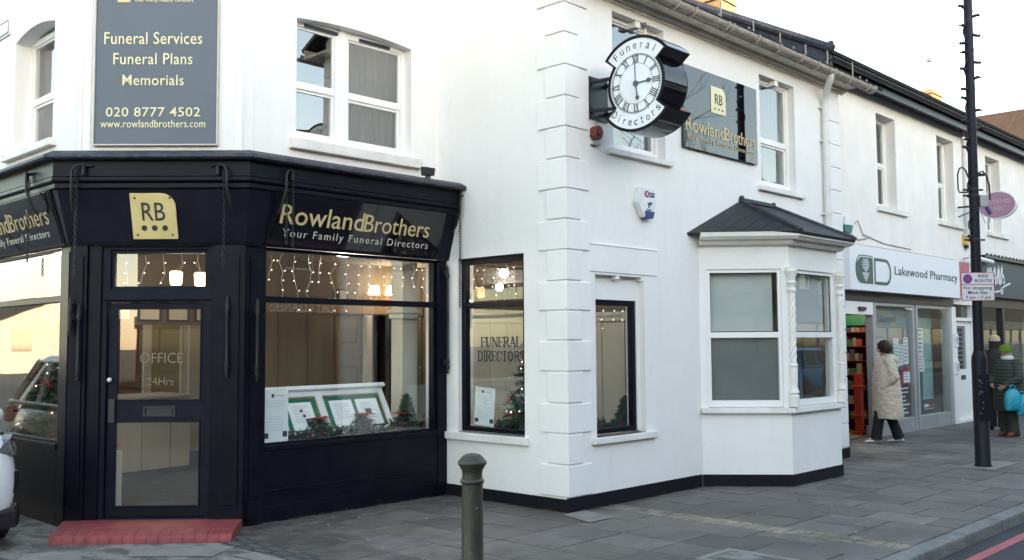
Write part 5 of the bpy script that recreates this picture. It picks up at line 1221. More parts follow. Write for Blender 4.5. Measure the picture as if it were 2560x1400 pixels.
mb = MB(FP); mb.prism([(14.62, 6.10), (28.1, 6.10), (28.1, 6.14), (14.62, 6.14)], -.26, .0); mb.box(14.62, 28.1, -.275, -.25, 6.02, 6.22); mb.build('eaves', 'blacksatin', TER)
mb = MB(FP); k = []
for i in range(9): a = math.pi + math.pi * i / 8; k.append((-.345 + .07 * math.cos(a), 6.215 + .065 * math.sin(a)))
for i in range(9): a = 2 * math.pi - math.pi * i / 8; k.append((-.345 + .062 * math.cos(a), 6.215 + .057 * math.sin(a)))
n = len(k); mb.add([(14.5, d, z) for d, z in k] + [(28.2, d, z) for d, z in k], [(i, (i + 1) % n, n + (i + 1) % n, n + i) for i in range(n)] + [tuple(range(n - 1, -1, -1)), tuple(range(n, 2 * n))])
mb.build('gutter', 'blacksatin', TER, smooth=True)
ye, zee, yr = 6.78, 6.30, 10.3; zr = zee + (yr - ye) * .532
mb = MB(); mb.solid([(14.5, ye, zee), (28.2, ye, zee), (28.2, yr, zr), (14.5, yr, zr)], .05); mb.solid([(14.5, yr, zr), (28.2, yr, zr), (28.2, 13.6, zee), (14.5, 13.6, zee)], .05)
ROOF2 = mb.build('roof', 'slate', TER)
mb = MB(); mb.tube([(14.52, ye + .02, zee + .03), (14.52, yr, zr + .03)], .07, 8); mb.ball((14.52, ye + .05, zee + .12), .05); mb.tube([(14.52, ye + .05, zee), (14.52, ye + .05, zee + .1)], .02, 6); mb.build('verge', 'lead', ROOF2)
mb = MB(); mb.add([(14.54, 6.85, 5.7), (14.54, 13.2, 5.7), (14.54, 13.2, 6.4), (14.54, yr, zr - .06), (14.54, 6.85, zee - .03), (14.60, 6.85, 5.7), (14.60, 13.2, 5.7), (14.60, 13.2, 6.4), (14.60, yr, zr - .06), (14.60, 6.85, zee - .03)],
                  [(4, 3, 2, 1, 0), (5, 6, 7, 8, 9), (0, 1, 6, 5), (1, 2, 7, 6), (2, 3, 8, 7), (3, 4, 9, 8), (4, 0, 5, 9)]); mb.build('gable_wall', 'lead', TER)
mb = MB(); mb.box(15.6, 16.16, 9.5, 10.5, 6.9, 9.7); mb.box(15.55, 16.21, 9.45, 10.55, 9.7, 9.85)
CH = mb.build('chimney', 'yellowbrick', ROOF2)
mb = MB()
for y in (9.7, 10.0, 10.3): mb.lathe([(.10, 9.85), (.12, 9.9), (.09, 10.0), (.10, 10.3), (.12, 10.32)], 15.88, y, 12)
mb.build('chimney_pot', 'pot', CH)
mb = MB(); mb.tube([(15.58, 10.4, 8.10), (15.58, 9.48, 8.12), (16.18, 9.48, 8.10)], .012, 5); mb.build('chimney_cable', 'rope', CH)
mb = MB(); mb.box(27.45, 28.15, 10.0, 10.6, 7.9, 8.72); mb.box(27.40, 28.2, 9.95, 10.65, 8.60, 8.66); mb.build('chimney', 'yellowbrick', ROOF2)
t = thing('roof_aerial', (28.5, 10.2, 8.0), 'thin aerial mast with a small box on top rising above the dark terrace roof', 'aerial')
mb = MB(); mb.tube([(28.05, 10.25, 8.0), (28.05, 10.25, 9.72)], .022, 5); mb.build('mast', 'lampgrey', t); MB().box(27.98, 28.13, 10.18, 10.32, 9.68, 9.80).build('aerial_box', 'lampgrey', t)
# downpipe and cables between
mb = MB(FP); mb.tube([(21.35, -.06, 6.1), (21.35, -.06, 3.6)], .04, 8); mb.tube([(21.5, -.03, 4.6), (21.5, -.03, 3.7)], .03, 8); mb.build('downpipe', 'downpipe', TER, smooth=True)
mb = MB(FP)
pts = [(13.6 + i * .25, -.012 - .01 * (i % 2), 3.50 + .05 * math.sin(i * 1.7) - .004 * i) for i in range(13)]; mb.tube(pts, .010, 5); mb.tube([(14.9, -.01, 3.45), (15.7, -.012, 3.55), (16.1, -.015, 3.75), (16.3, -.015, 3.52), (17.2, -.012, 3.42), (18.4, -.012, 3.40)], .008, 5); mb.build('wall_cable', 'gutter', TER)
# shopfront
mb = MB(FP); mb.box(15.35, 20.42, -.03, .25, 2.36, 2.52); mb.build('lintel', 'blacksatin', TER)
mb = MB(FP); mb.box(16.68, 18.36, .0, .2, -.02, .20); mb.box(18.5, 20.2, .0, .2, -.02, .20); mb.build('stall_riser', 'alu', TER)
sf = MB(FP)
for a, b in ((16.60, 16.74), (18.36, 18.46), (18.52, 18.62), (20.19, 20.30)): sf.box(a, b, -.012, .12, .0, 2.36)
sf.box(16.74, 18.36, -.006, .11, .20, .26); sf.box(18.62, 20.19, -.006, .11, .20, .26); sf.box(16.74, 18.36, -.006, .11, 2.30, 2.36); sf.box(18.62, 20.19, -.006, .11, 2.30, 2.36)
sf.box(15.45, 15.53, -.008, .12, .0, 2.36)
SF = sf.build('shop_window_frame', 'alu', TER, bevel=.004)
for a, b in ((16.74, 18.36), (18.62, 20.19)): MB(FP).box(a, b, .05, .058, .26, 2.30).build('pane', 'glass', SF)
MB(FP).box(15.53, 16.60, -.02, .14, 2.13, 2.35).build('door_header', 'upvc', TER, bevel=.006)
MB(FP).box(16.0, 16.25, -.06, -.021, 2.20, 2.26).build('door_sensor', 'blacksatin', TER)
t = thing('open_glass_door', (15.56, 7.25, 0), 'open aluminium framed glass door of the pharmacy entrance', 'door')
Fd = Fr((15.58, 7.22, 0), (.30, .95, 0), (-.95, .30, 0)); mb = MB(Fd); mb.frame(0, .80, .02, 2.12, 0, .045, .06, wb=.14); mb.box(.06, .74, .005, .04, .98, 1.04); mb.build('door_frame', 'alu', t, bevel=.003); MB(Fd).box(.06, .74, .018, .026, .16, 2.06).build('pane', 'glass', t)
mb = MB(Fd); mb.tube([(.70, -.05, .85), (.70, -.05, 1.35)], .014, 8); mb.build('pull_handle', 'alu', t)
# shop interior
mb = MB(FP); mb.box(15.46, 22.6, .13, 5.6, .0, .03); mb.build('interior_floor', mat("brown_vinyl_floor", (.12, .075, .05), .5), TER)
mb = MB(FP); mb.box(15.3, 15.44, .26, 5.6, .03, 2.5); mb.box(22.3, 22.4, .26, 5.6, 0, 2.5); mb.box(15.45, 22.3, 3.4, 3.5, .03, 2.5); mb.build('interior_wall', mat("dim_shop_wall", (.14, .10, .09), .8), TER)
MB().box(17.40, 17.44, 7.68, 8.3, 1.97, 2.16).build('green_header', 'brightgreen', TER)
PK = [mat("packet_colour", c, .5) for c in ((.25, .17, .09), (.22, .04, .03), (.30, .26, .20), (.04, .09, .05), (.24, .16, .04), (.05, .05, .10))]
def rack(loc, fr, w_, h, rows, label, body='redbrick', cat='shelf unit'):
    t = thing('shelf_unit', loc, label, cat); mb = MB(fr); mb.box(0, w_, .30, .34, .03, h); mb.box(-.02, .0, 0, .34, .03, h); mb.box(w_, w_ + .02, 0, .34, .03, h)
    for r_ in range(rows): z = .25 + (h - .35) * r_ / (rows - 1); mb.box(0, w_, 0, .30, z - .015, z)
    mb.build('shelving', body, t)
    cl = [(.5, .4, .25), (.4, .08, .06), (.55, .5, .42), (.08, .2, .12), (.4, .3, .08), (.1, .1, .2)]
    groups = {}
    for r_ in range(rows):
        z = .25 + (h - .35) * r_ / (rows - 1); u = .02
        while u < w_ - .1:
            a = random.uniform(.06, .13); hh = random.uniform(.10, .22); c = random.randrange(len(cl)); groups.setdefault(c, MB(fr)).box(u, u + a * .9, .03, .2, z + .001, z + hh); u += a
    for c, m_ in groups.items(): m_.build_each('packet', PK[c], t)
rack((17.5, 8.0, .03), Fr((17.45, 8.30, 0), (0, -1, 0), (1, 0, 0)), .60, 1.95, 7, 'tall dark red shelf unit of small packets inside the pharmacy entrance', 'darkred')
rack((18.5, 9.3, .03), Fr((18.6, 9.6, 0), (0, -1, 0), (1, 0, 0)), 1.4, 2.0, 6, 'long shelf unit of packets at the back of the pharmacy', 'wood')
t = thing('dump_bin', (16.7, 7.5, .03), 'bright orange red display stand just inside the pharmacy entrance', 'display stand')
mb = MB(); mb.box(16.70, 16.84, 7.50, 7.62, .06, 1.1); mb.box(16.66, 16.88, 7.47, 7.65, .34, .38); mb.box(16.66, 16.88, 7.47, 7.65, .85, .89); mb.box(16.65, 16.9, 7.46, 7.66, .03, .08); mb.build('stand', 'orange', t, bevel=.008)
point((16.6, 7.9, 2.40), 5, (1, .86, .66)); point((18.4, 9.2, 2.35), 7, (1, .95, .88))
# posters and panels in the pharmacy windows
def poster(u0, u1, z0, z1, m, label, lines=0, d=.062, im='greyink', name='window_poster'):
    t = thing(name, FP.p(u0, d, z0), label, 'poster', 'posters in the pharmacy windows'); MB(FP).box(u0, u1, d, d + .004, z0, z1).build('sheet', m, t)
    if lines:
        k = MB(FP)
        for i in range(lines): z = z1 - (z1 - z0) * (i + .7) / (lines + .6); k.box(u0 + (u1 - u0) * .1, u1 - (u1 - u0) * random.uniform(.1, .4), d - .002, d - .0003, z, z + (z1 - z0) / (lines * 3.2))
        k.build('printed_lines', im, t)
    return t
poster(16.76, 17.15, 1.28, 1.72, 'paper', 'large white text poster beside the pharmacy entrance', 8)
poster(17.62, 17.85, 1.20, 1.72, 'paper', 'widest of the three white sheets in the pharmacy window', 7); poster(17.86, 18.05, 1.22, 1.62, 'paper', 'shortest of the three white sheets in the pharmacy window', 6); poster(18.06, 18.3, 1.24, 1.74, 'paper', 'longest of the three white sheets in the pharmacy window', 7)
poster(17.9, 18.34, .86, 1.19, 'red', 'red and blue leaflet panel under the three white sheets in the pharmacy window', 5, im='blue'); poster(17.72, 18.34, .27, .84, 'blacksatin', 'dark information panel with pale print low in the pharmacy window', 7, im='paper')
poster(18.03, 18.32, .90, 1.1, 'paper', 'small white leaflet over the red and blue leaflet panel', 3, d=.0575); poster(17.2, 18.34, .26, .40, 'red', 'red strip along the foot of the pharmacy window', 0, d=.075)
poster(18.66, 19.02, 1.38, 1.92, 'paper', 'blue and white printed poster over the green curved panel', 6, im='blue'); poster(18.66, 19.05, 1.08, 1.36, 'paper', 'white notice below the blue and white poster', 4)
t = thing('window_panel', FP.p(19.3, .3, .3), 'pale teal and bottle green backing panels in the pharmacy window by the white door', 'display panel')
MB(FP).box(18.6, 20.18, .33, .35, .28, 2.3).build('teal_panel', 'teal', t)
k = MB(FP); cv = [(18.64, 1.2)] + [(18.64 + .95 * (1 - math.cos(a)), 1.2 - .75 * math.sin(a)) for a in [R(9 * i) for i in range(1, 11)]] + [(19.59, 1.25)]; k.prism(cv, .31, .328); k.build('green_panel', 'green', t)
t = thing('window_panel', FP.p(17.5, .3, .3), 'mottled blue grey backing panel in the pharmacy window by the entrance', 'display panel')
MB(FP).box(17.0, 18.35, .12, .135, .42, 2.28).build('backing_panel', mat("blue_grey_panel", (.16, .28, .36), .6, c2=(.34, .33, .27), scale=1.8, lo=.42, hi=.58), t)
k = MB(FP); text(k, "Lakewood", 17.0, 17.75, 2.03, 2.15, .064, .002, .01); k.build('lettering', 'blue', t)
t = poster(18.68, 19.86, .27, .55, 'blacksatin', 'black panel with red and white print at the foot of the pharmacy window', 0, .07); k = MB(FP); k.box(19.0, 19.22, .067, .0695, .40, .46); k.box(19.0, 19.5, .067, .0695, .36, .37); k.build('white_print', 'paper', t); k = MB(FP); k.box(19.24, 19.55, .067, .0695, .40, .46); k.build('red_print', 'red', t)

# pharmacy fascia
t = thing('fascia_sign', FP.p(17.8, -.2, 2.52), 'pale grey pharmacy fascia sign with a green capsule logo holding a tree', 'sign')
MB(FP).box(15.34, 20.36, -.20, -.001, 2.525, 3.285).build('sign_box', 'palegrey', t, bevel=.006)
MB(FP).box(15.40, 20.36, -.13, -.002, 3.287, 3.315).build('top_flashing', 'gutter', t)
L = Fr(FP.p(0, -.2, 0), (1, 0, 0), (0, 1, 0))
def rrect(u0, u1, z0, z1, r_, left=True, right=True):
    pts = []
    for (cx, cz, a0, on) in ((u1 - r_, z1 - r_, 0, right), (u0 + r_, z1 - r_, 90, left), (u0 + r_, z0 + r_, 180, left), (u1 - r_, z0 + r_, 270, right)):
        if on: pts += [(cx + r_ * math.cos(R(a0 + 15 * i)), cz + r_ * math.sin(R(a0 + 15 * i))) for i in range(7)]
        else: pts.append((u1 if a0 in (0, 270) else u0, z1 if a0 in (0, 90) else z0))
    return pts
k = MB(L); k.prism(rrect(15.55, 16.22, 2.645, 3.125, .22, True, False), -.006, -.001)
lo, li = rrect(16.28, 16.98, 2.645, 3.10, .22, False, True), rrect(16.33, 16.93, 2.695, 3.05, .18, False, True); n = len(lo)
k.add([(u, -.006, z) for u, z in lo] + [(u, -.006, z) for u, z in li], [(i, n + i, n + (i + 1) % n, (i + 1) % n) for i in range(n)])
k.build('capsule_logo', mat("grey_green_print", (.035, .085, .075), .45), t)
k = MB(L); k.prism([(15.60, 2.99), (15.66, 3.055), (15.76, 3.09), (16.2, 3.09), (16.2, 3.105), (15.74, 3.105), (15.63, 3.06)], -.010, -.0065)
stroke(k, [(15.93, 2.83), (15.93, 3.05)], .022, -.010, .003)
for z, w_ in ((2.88, .10), (2.93, .13), (2.98, .12), (3.02, .08)):
    for sd in (-1, 1): stroke(k, [(15.93, z - .03), (15.93 + sd * w_, z + .03)], .018, -.010, .003); disc(k, 15.93 + sd * w_, z + .03, .016, -.010, .003, 8); stroke(k, [(15.93 + sd * w_ * .5, z), (15.93 + sd * w_ * .55, z + .05)], .014, -.010, .003)
for i, z in enumerate((2.815, 2.79, 2.765, 2.74, 2.715, 2.69)): w_ = .15 - .022 * i; k.box(15.93 - w_ * (1 if i % 2 else .9), 15.93 + w_ * (.85 if i % 2 else 1), -.010, -.0065, z, z + .013)
k.build('tree_emblem', 'palegrey', t)
k = MB(L); text(k, "Lakewood Pharmacy", 17.14, 20.22, 2.80, 3.005, -.006, .004, .002, 1.05); k.build('lettering', 'greyink' if False else 'slategrey', t)
MB(FP).box(20.37, 20.95, -.19, -.001, 2.60, 3.27).build('red_end_panel', mat("faded_red_panel", (.50, .14, .16), .6), TER)
t = thing('downlight_tube', FP.p(21.5, -.3, 3.3), 'white tubular sign light at the junction of the pharmacy sign and the dark fascia', 'lamp')
k = MB(FP); k.tube([(20.9, -.25, 3.40), (22.2, -.25, 3.36)], .05, 10); k.build('tube', 'white', t, smooth=True); k = MB(FP); k.tube([(21.2, 0, 3.4), (21.2, -.25, 3.4)], .015, 6); k.tube([(21.9, 0, 3.37), (21.9, -.25, 3.37)], .015, 6); k.build_each('bracket', 'lampgrey', t)
# white door
mb = MB(FP); mb.box(20.34, 20.56, -.03, .2, 0, 2.36); mb.box(21.62, 21.80, -.03, .2, 0, 2.5); mb.box(20.56, 21.62, .0, .15, 2.08, 2.15); mb.box(20.56, 21.62, -.02, .2, .0, .06); mb.box(20.56, 21.62, .0, .2, 2.42, 2.5); mb.build('door_frame', 'upvc', TER, bevel=.005)
mb = MB(FP); mb.wall(20.57, 21.61, .065, 2.075, .06, .11, [(20.85, 21.35, 1.08, 1.98)]); DW = mb.build('door', 'upvc', TER, bevel=.004)
MB(FP).box(20.86, 21.34, .08, .09, 1.085, 1.975).build('pane', 'film', DW)
k = MB(FP)
for i in range(9):
    for j in range(4): k.box(20.88 + j * .08, 20.945 + j * .08, .074, .079, 1.10 + i * .095, 1.17 + i * .095)
k.build('leaded_pattern', 'ink', DW)
k = MB(FP); k.box(21.0, 21.24, .05, .062, .87, .96); k.build('letter_plate', 'blacksatin', DW)
k = MB(FP); k.box(20.565, 21.6, .10, .12, 2.16, 2.41); k.build('fanlight_pane', 'carglass', DW)
for z, m_, l_ in ((1.55, 'paper', 'upper of two white bell boxes on the white door frame'), (1.0, 'paper', 'lower of two white bell boxes on the white door frame')):
    t = thing('bell_box', FP.p(20.48, -.05, z), l_, 'bell box', 'bell boxes on the white door frame'); MB(FP).box(20.40, 20.58, -.06, -.031, z, z + .26).build('case', 'white', t, bevel=.01); MB(FP).box(20.44, 20.52, -.064, -.061, z + .05, z + .2).build('panel', 'greyink', t)
# dark shop
mb = MB(FP); mb.box(21.85, 28, -.16, -.001, 2.62, 3.44); mb.build('fascia', 'slategrey', TER); mb = MB(FP); mb.box(21.82, 28, -.24, -.001, 3.442, 3.50)
for i in range(24): mb.ball((22.0 + i * .25, -.22, 3.515), .035, 6, 4)
mb.build('fascia_flashing', 'blacksatin', TER)
mb = MB(FP); mb.box(21.8, 28, -.02, .25, 2.40, 2.62); mb.box(22.1, 28, .0, .2, -.02, .42)
for u in (21.82, 23.5, 25.6, 27.8): mb.box(u, u + .14, -.02, .12, .0, 2.4)
mb.build('shop_window_frame', 'blacksatin', TER)
for a, b in ((21.96, 23.5), (23.64, 25.6), (25.74, 27.8)): MB(FP).box(a, b, .05, .058, .42, 2.4).build('pane', 'glass', TER)
mb = MB(FP); mb.box(22.41, 27.7, .8, .9, 0, 2.5); mb.build('interior_wall', mat("dim_grey_green_wall", (.16, .18, .16), .8), TER)
t = thing('fascia_lettering', FP.p(23.1, -.17, 2.7), 'white brush script lettering on the dark slate shop fascia', 'sign')
k = MB(FP); DD = -.175
def brush(pts, w_): stroke(k, pts, w_, DD, .012)
brush([(22.08, 3.02), (22.14, 3.22), (22.22, 3.20), (22.2, 2.98)], .045); brush([(22.2, 2.98), (22.32, 3.24), (22.40, 3.22), (22.36, 2.78)], .045); brush([(22.36, 2.85), (22.60, 3.26), (22.66, 3.24), (22.64, 2.9)], .05); brush([(22.48, 3.02), (22.72, 3.06)], .04)
brush([(22.74, 2.94), (22.86, 3.3), (22.90, 3.28), (22.88, 2.92)], .05); brush([(22.96, 2.92), (23.08, 3.32), (23.12, 3.3), (23.02, 2.96)], .05); brush([(22.84, 3.08), (23.18, 3.13)], .035); brush([(23.12, 3.08), (23.2, 3.1), (23.24, 2.98), (23.16, 2.94)], .04)
brush([(22.20, 2.72), (22.28, 2.66), (22.6, 2.74), (22.9, 2.76), (23.1, 2.83), (23.08, 2.72), (22.96, 2.71), (23.0, 2.82), (23.3, 2.90), (23.62, 2.96)], .034)
k.build('script', 'white', t)
# oval hanging sign
t = thing('oval_sign', (21.0, 7.1, 4.1), 'plum oval hanging sign edged in white projecting from the terrace wall behind the lamp post', 'sign')
FO = Fr((20.94, 6.42, 4.42), (0, -1, 0), (1, 0, 0)); E_ = lambda a, b: [(a * math.cos(2 * math.pi * i / 32), b * math.sin(2 * math.pi * i / 32)) for i in range(32)]
MB(FO).prism(E_(.37, .285), 0, .10).build('case', 'white', t); MB(FO).prism(E_(.345, .262), -.006, -.001).build('face', 'purple', t)
k = MB(FO); text(k, "ARTEMIS", -.27, .25, .03, .11, -.009, .002); text(k, "CLINIC", -.20, .14, -.12, -.04, -.009, .002); k.build_each('lettering', 'plumtext', t)
k = MB(); k.tube([(20.99, 7.2, 4.45), (20.99, 6.75, 4.45)], .02, 6); k.tube([(20.99, 7.2, 4.25), (20.99, 6.75, 4.40)], .012, 6); k.build('bracket', 'blacksatin', t)
# alarm boxes on the terrace
t = thing('burglar_alarm', FP.p(15.6, -.05, 3.5), 'white alarm box with a bottle green base above the pharmacy sign', 'alarm box')
MB(FP).prism([(15.48, 3.76), (15.78, 3.76), (15.80, 3.62), (15.48, 3.62)], -.08, -.001).build('case', 'white', t, bevel=.01); MB(FP).prism([(15.48, 3.615), (15.80, 3.615), (15.74, 3.50), (15.55, 3.49), (15.48, 3.52)], -.07, -.001).build('base', 'green', t, bevel=.008)
t = thing('burglar_alarm', FP.p(21.35, -.05, 3.65), 'yellow alarm box with a dark foot on the terrace wall beside the lamp post', 'alarm box')
MB(FP).prism([(21.18, 3.90), (21.50, 3.90), (21.50, 3.70), (21.40, 3.66), (21.18, 3.68)], -.09, -.001).build('case', 'yellow', t, bevel=.02); MB(FP).prism([(21.24, 3.66), (21.44, 3.655), (21.38, 3.62), (21.28, 3.62)], -.08, -.002).build('base', 'ink', t)

# house with the brown tiled roof far up the street
t = thing('brick_house', (44, 14, 0), 'far building with a big brown tiled roof beyond the dark terrace roof', 'building')
MB().box(44.3, 55.7, 4.2, 16.0, 0, 9.0).build('wall', 'opbrick2', t)
mb = MB(); mb.solid([(43.9, 3.9, 8.85), (43.9, 16.2, 8.85), (50, 16.2, 12.75), (50, 3.9, 12.75)][::-1], .12); mb.solid([(50, 3.9, 12.75), (50, 16.2, 12.75), (56.1, 16.2, 8.85), (56.1, 3.9, 8.85)][::-1], .12); mb.build('roof', 'tile', t)
for y in (4.3, 15.7): MB(Fr((0, y, 0), (1, 0, 0), (0, 1, 0))).prism([(44.3, 9.0), (55.7, 9.0), (50, 12.55)], 0, .28).build('gable', 'opbrick2', t)
t = thing('terrace_house', (28.3, 7.4, 0), 'plain rendered house continuing the terrace beyond the dark shop', 'building')
mb = MB(FP); mb.wall(28.02, 38, 0, 6.1, .2, .45, [(29.5, 30.5, 4.0, 5.6), (33, 34, 4.0, 5.6), (29.4, 32.5, .5, 2.4)]); mb.box(28.02, 38, .46, 6, 5.9, 6.0); mb.build('wall', 'render_dirty', t)
for a in (29.5, 33): sash(t, FP, a, a + 1, 4.0, 5.6, .3, 4.8, gl='glass')
MB(FP).box(29.4, 32.5, .3, .32, .5, 2.4).build('shop_window', 'carglass', t)
mb = MB(); mb.solid([(28.02, 7.1, 6.1), (38.2, 7.1, 6.1), (38.2, 10.3, 7.9), (28.02, 10.3, 7.9)], .05); mb.solid([(28.02, 10.3, 7.9), (38.2, 10.3, 7.9), (38.2, 13.6, 6.1), (28.02, 13.6, 6.1)], .05); mb.build('roof', 'slate', t)

# ------------------------------------------------------------------ lamp post, festive lights, traffic sign, bollard
LX, LY = 13.70, 4.50
t = thing('street_lamp', (LX, LY, 0), 'black street lamp post with a wider lower section standing on the pavement', 'lamp post')
k = MB(); k.lathe([(.11, -.02), (.11, .02), (.098, .04), (.098, 1.40), (.09, 1.46), (.068, 1.53)], LX, LY, 28); k.build('base_section', 'lamp', t, smooth=True)
k = MB(); k.tube([(LX, LY, 1.50), (LX + .012, LY - .012, 4.0), (LX + .03, LY - .03, 7.6)], [.066, .062, .052], 20); k.build('shaft', 'lamp', t, smooth=True)
k = MB(); k.tube([(LX + .03, LY - .03, 7.5), (LX + .03, LY - .5, 7.75), (LX, LY - 1.2, 7.85)], .03, 8); k.build('arm', 'lamp', t, smooth=True)
k = MB(); k.lathe([(.05, 7.72), (.16, 7.76), (.17, 7.84), (.08, 7.92)], LX, LY - 1.3, 14); k.build('lantern', 'lampgrey', t, smooth=True)
FL = Fr((LX, LY, 0), (q2, -q2, 0), (q2, q2, 0))
k = MB(FL); k.box(-.075, .075, -.104, -.096, .60, 1.22); k.build('access_door', 'lamp', t, bevel=.004)
k = MB(FL)
for i in range(13): u, z = random.uniform(-.07, -.02), random.uniform(.92, 1.15) if i < 10 else random.uniform(.5, .9); k.box(u, u + random.uniform(.004, .014), -.1065, -.105, z, z + random.uniform(.005, .02))
k.build_each('peeled_sticker', 'lampgrey', t)
for i, z in enumerate((3.02, 3.62, 3.70)):
    k = MB(FL); k.lathe([(.068, z - .02), (.072, z - .018), (.072, z + .018), (.068, z + .02)], 0, 0, 18); k.tube([(-.13, 0, z), (.15, .02, z)], .013, 6); k.build('clamp_band', 'iron', t)
t = thing('festive_bracket', (LX, LY, 3.7), 'pair of black cable hoops with a blue plug clamped round the lamp post', 'bracket')
k = MB(FL); k.tube([(-.06, -.03, 3.66), (-.20, -.04, 3.66), (-.215, -.04, 3.70), (-.215, -.04, 3.9), (-.19, -.04, 3.98), (-.15, -.04, 4.0), (-.10, -.03, 3.96), (-.06, -.02, 3.86)], .011, 6)
k.tube([(.05, -.03, 3.86), (.08, -.05, 3.93), (.12, -.06, 3.94), (.17, -.06, 3.87), (.20, -.06, 3.75), (.205, -.06, 3.55)], .012, 6); k.build('cable_hoop', 'rope', t, smooth=True)
k = MB(FL); k.tube([(.08, -.03, 3.40), (.14, -.04, 3.24), (.19, -.05, 3.25), (.205, -.05, 3.40)], .006, 5); k.build('grey_loop', 'lampgrey', t)
k = MB(FL); k.box(.075, .19, -.05, -.01, 3.46, 3.62); k.build('junction_box', 'lampgrey', t, bevel=.008); k = MB(FL); k.tube([(.15, -.06, 3.46), (.20, -.07, 3.36)], .03, 10); k.build('plug', 'blue', t)
t = thing('festive_light_string', (LX, LY, 3.5), 'string of unlit black lampholders wound up the lamp post', 'fairy lights')
k = MB(FL); k.tube([((.066 - .010 * a / 52) * math.cos(a) + .036 * a / 52, (.066 - .010 * a / 52) * math.sin(a), 3.0 + (a / 52.0) * 4.4) for a in [q * .35 for q in range(149)]], .009, 5); k.build('cable', 'rope', t)
for i, z in enumerate((3.05, 3.9, 4.25, 4.40, 4.52, 4.62, 4.78, 4.93, 5.08, 5.22, 5.33, 5.45, 5.58, 5.72, 5.83, 5.95, 6.08, 6.2, 6.4, 6.6, 6.8)):
    sd = (-1, 1, -1, -1, 1)[i % 5]; b = MB(FL); u = sd * .050 + .009 * (z - 3); dz = random.uniform(-.02, .03)
    b.tube([(u, -.02, z), (u + sd * .05, -.03, z + dz), (u + sd * .062, -.032, z + dz)], [.021, .022, .016], 8); h = b.build('lampholder', 'rope', t, smooth=True)
    b = MB(FL); b.ball((u + sd * .078, -.034, z + dz), .022, 10, 8); b.build('glass_bulb', 'silverb' if i % 3 == 0 else 'rope', h, smooth=True)
t = thing('traffic_sign', FL.p(-.02, -.1, 2.2), 'small white red route no stopping sign on the lamp post', 'sign')
s0, s1, z0, z1 = -.245, .205, 2.195, 2.575
Fs = FL
k = MB(Fs); k.prism(rrect(s0, s1, z0, z1, .02), -.080, -.076); k.build('plate', 'signred', t)
k = MB(Fs); k.prism(rrect(s0 + .009, s1 - .009, 2.417, z1 - .009, .012), -.0825, -.0805); k.prism(rrect(s0 + .009, s1 - .009, z0 + .009, 2.407, .012), -.0825, -.0805); k.build('white_panel', 'signwhite', t)
k = MB(Fs); disc(k, -.155, 2.488, .062, -.0845, .0015, 28); k.build('blue_disc', 'signblue', t)
k = MB(Fs); stroke(k, [(-.195, 2.528), (-.115, 2.448)], .016, -.087, .002); stroke(k, [(-.195, 2.448), (-.115, 2.528)], .016, -.087, .002); k.build('red_cross', 'signred', t)
k = MB(Fs); text(k, "RED", -.01, .125, 2.507, 2.545, -.0845, .0015, .02, 1.1); text(k, "ROUTE", -.055, .17, 2.442, 2.482, -.0845, .0015, .02, 1.1); text(k, "No stopping", -.21, .168, 2.335, 2.39, -.0845, .0015, .015, 1.1); text(k, "Mon-Sat", -.155, .112, 2.285, 2.328, -.0845, .0015, .015, 1.1); text(k, "7 am - 7 pm", -.185, .15, 2.212, 2.262, -.0845, .0015, .015, 1.1); k.build_each('lettering', 'ink', t)
k = MB(Fs); k.lathe([(.073, 2.26), (.073, 2.29)], 0, 0, 16); k.lathe([(.073, 2.47), (.073, 2.50)], 0, 0, 16); k.build_each('clip', 'lampgrey', t)

BX, BY = 4.500, 4.690
t = thing('bollard', (BX, BY, 0), 'weathered dark green grey metal bollard with a domed cap on the pavement', 'bollard')
k = MB(); k.lathe([(.082, -.02), (.082, .10), (.073, .12), (.0705, .62), (.0695, .735), (.0775, .742), (.080, .752), (.0775, .762), (.069, .770), (.0665, .80), (.069, .826), (.077, .836), (.081, .843), (.083, .850), (.094, .862), (.097, .872), (.0955, .882), (.087, .892), (.075, .906), (.064, .918), (.048, .928), (.025, .934), (.005, .936)], BX, BY, 40)
k.build('post', 'bollard', t, smooth=True)
k = MB(Fr((BX, BY, 0), (q2, -q2, 0), (q2, q2, 0)))
for u, z in ((.03, .585), (-.012, .30)): k.ball((u, -math.sqrt(.0715 ** 2 - u * u) + .001, z), .0035, 6, 4)
k.build_each('paint_chip', 'signwhite', t)

# ------------------------------------------------------------------ people
def skin(mbt, joints, edges, root, levels=1):
    """grow one continuous tapered surface over a skeleton: joints {name: (x, y, z, rx, ry)}"""
    nm = list(joints); me = bpy.data.meshes.new("skeleton"); me.from_pydata([joints[n][:3] for n in nm], [(nm.index(a), nm.index(b)) for a, b in edges], [])
    o = bpy.data.objects.new("skeleton", me); COL.objects.link(o)
    m = o.modifiers.new("skin", 'SKIN'); m.use_smooth_shade = True; m.branch_smoothing = .5
    for i, n in enumerate(nm):
        d = me.skin_vertices[0].data[i]; j = joints[n]; d.radius = (j[3], j[4] if len(j) > 4 else j[3]); d.use_root = (n == root)
    s_ = o.modifiers.new("sub", 'SUBSURF'); s_.levels = levels; s_.render_levels = levels
    bpy.context.view_layer.update(); dg = bpy.context.evaluated_depsgraph_get()
    ev = bpy.data.meshes.new_from_object(o.evaluated_get(dg)); b = len(mbt.v)
    mbt.add([tuple(v.co) for v in ev.vertices], [tuple(p.vertices) for p in ev.polygons])
    bpy.data.objects.remove(o); bpy.data.meshes.remove(me); bpy.data.meshes.remove(ev)
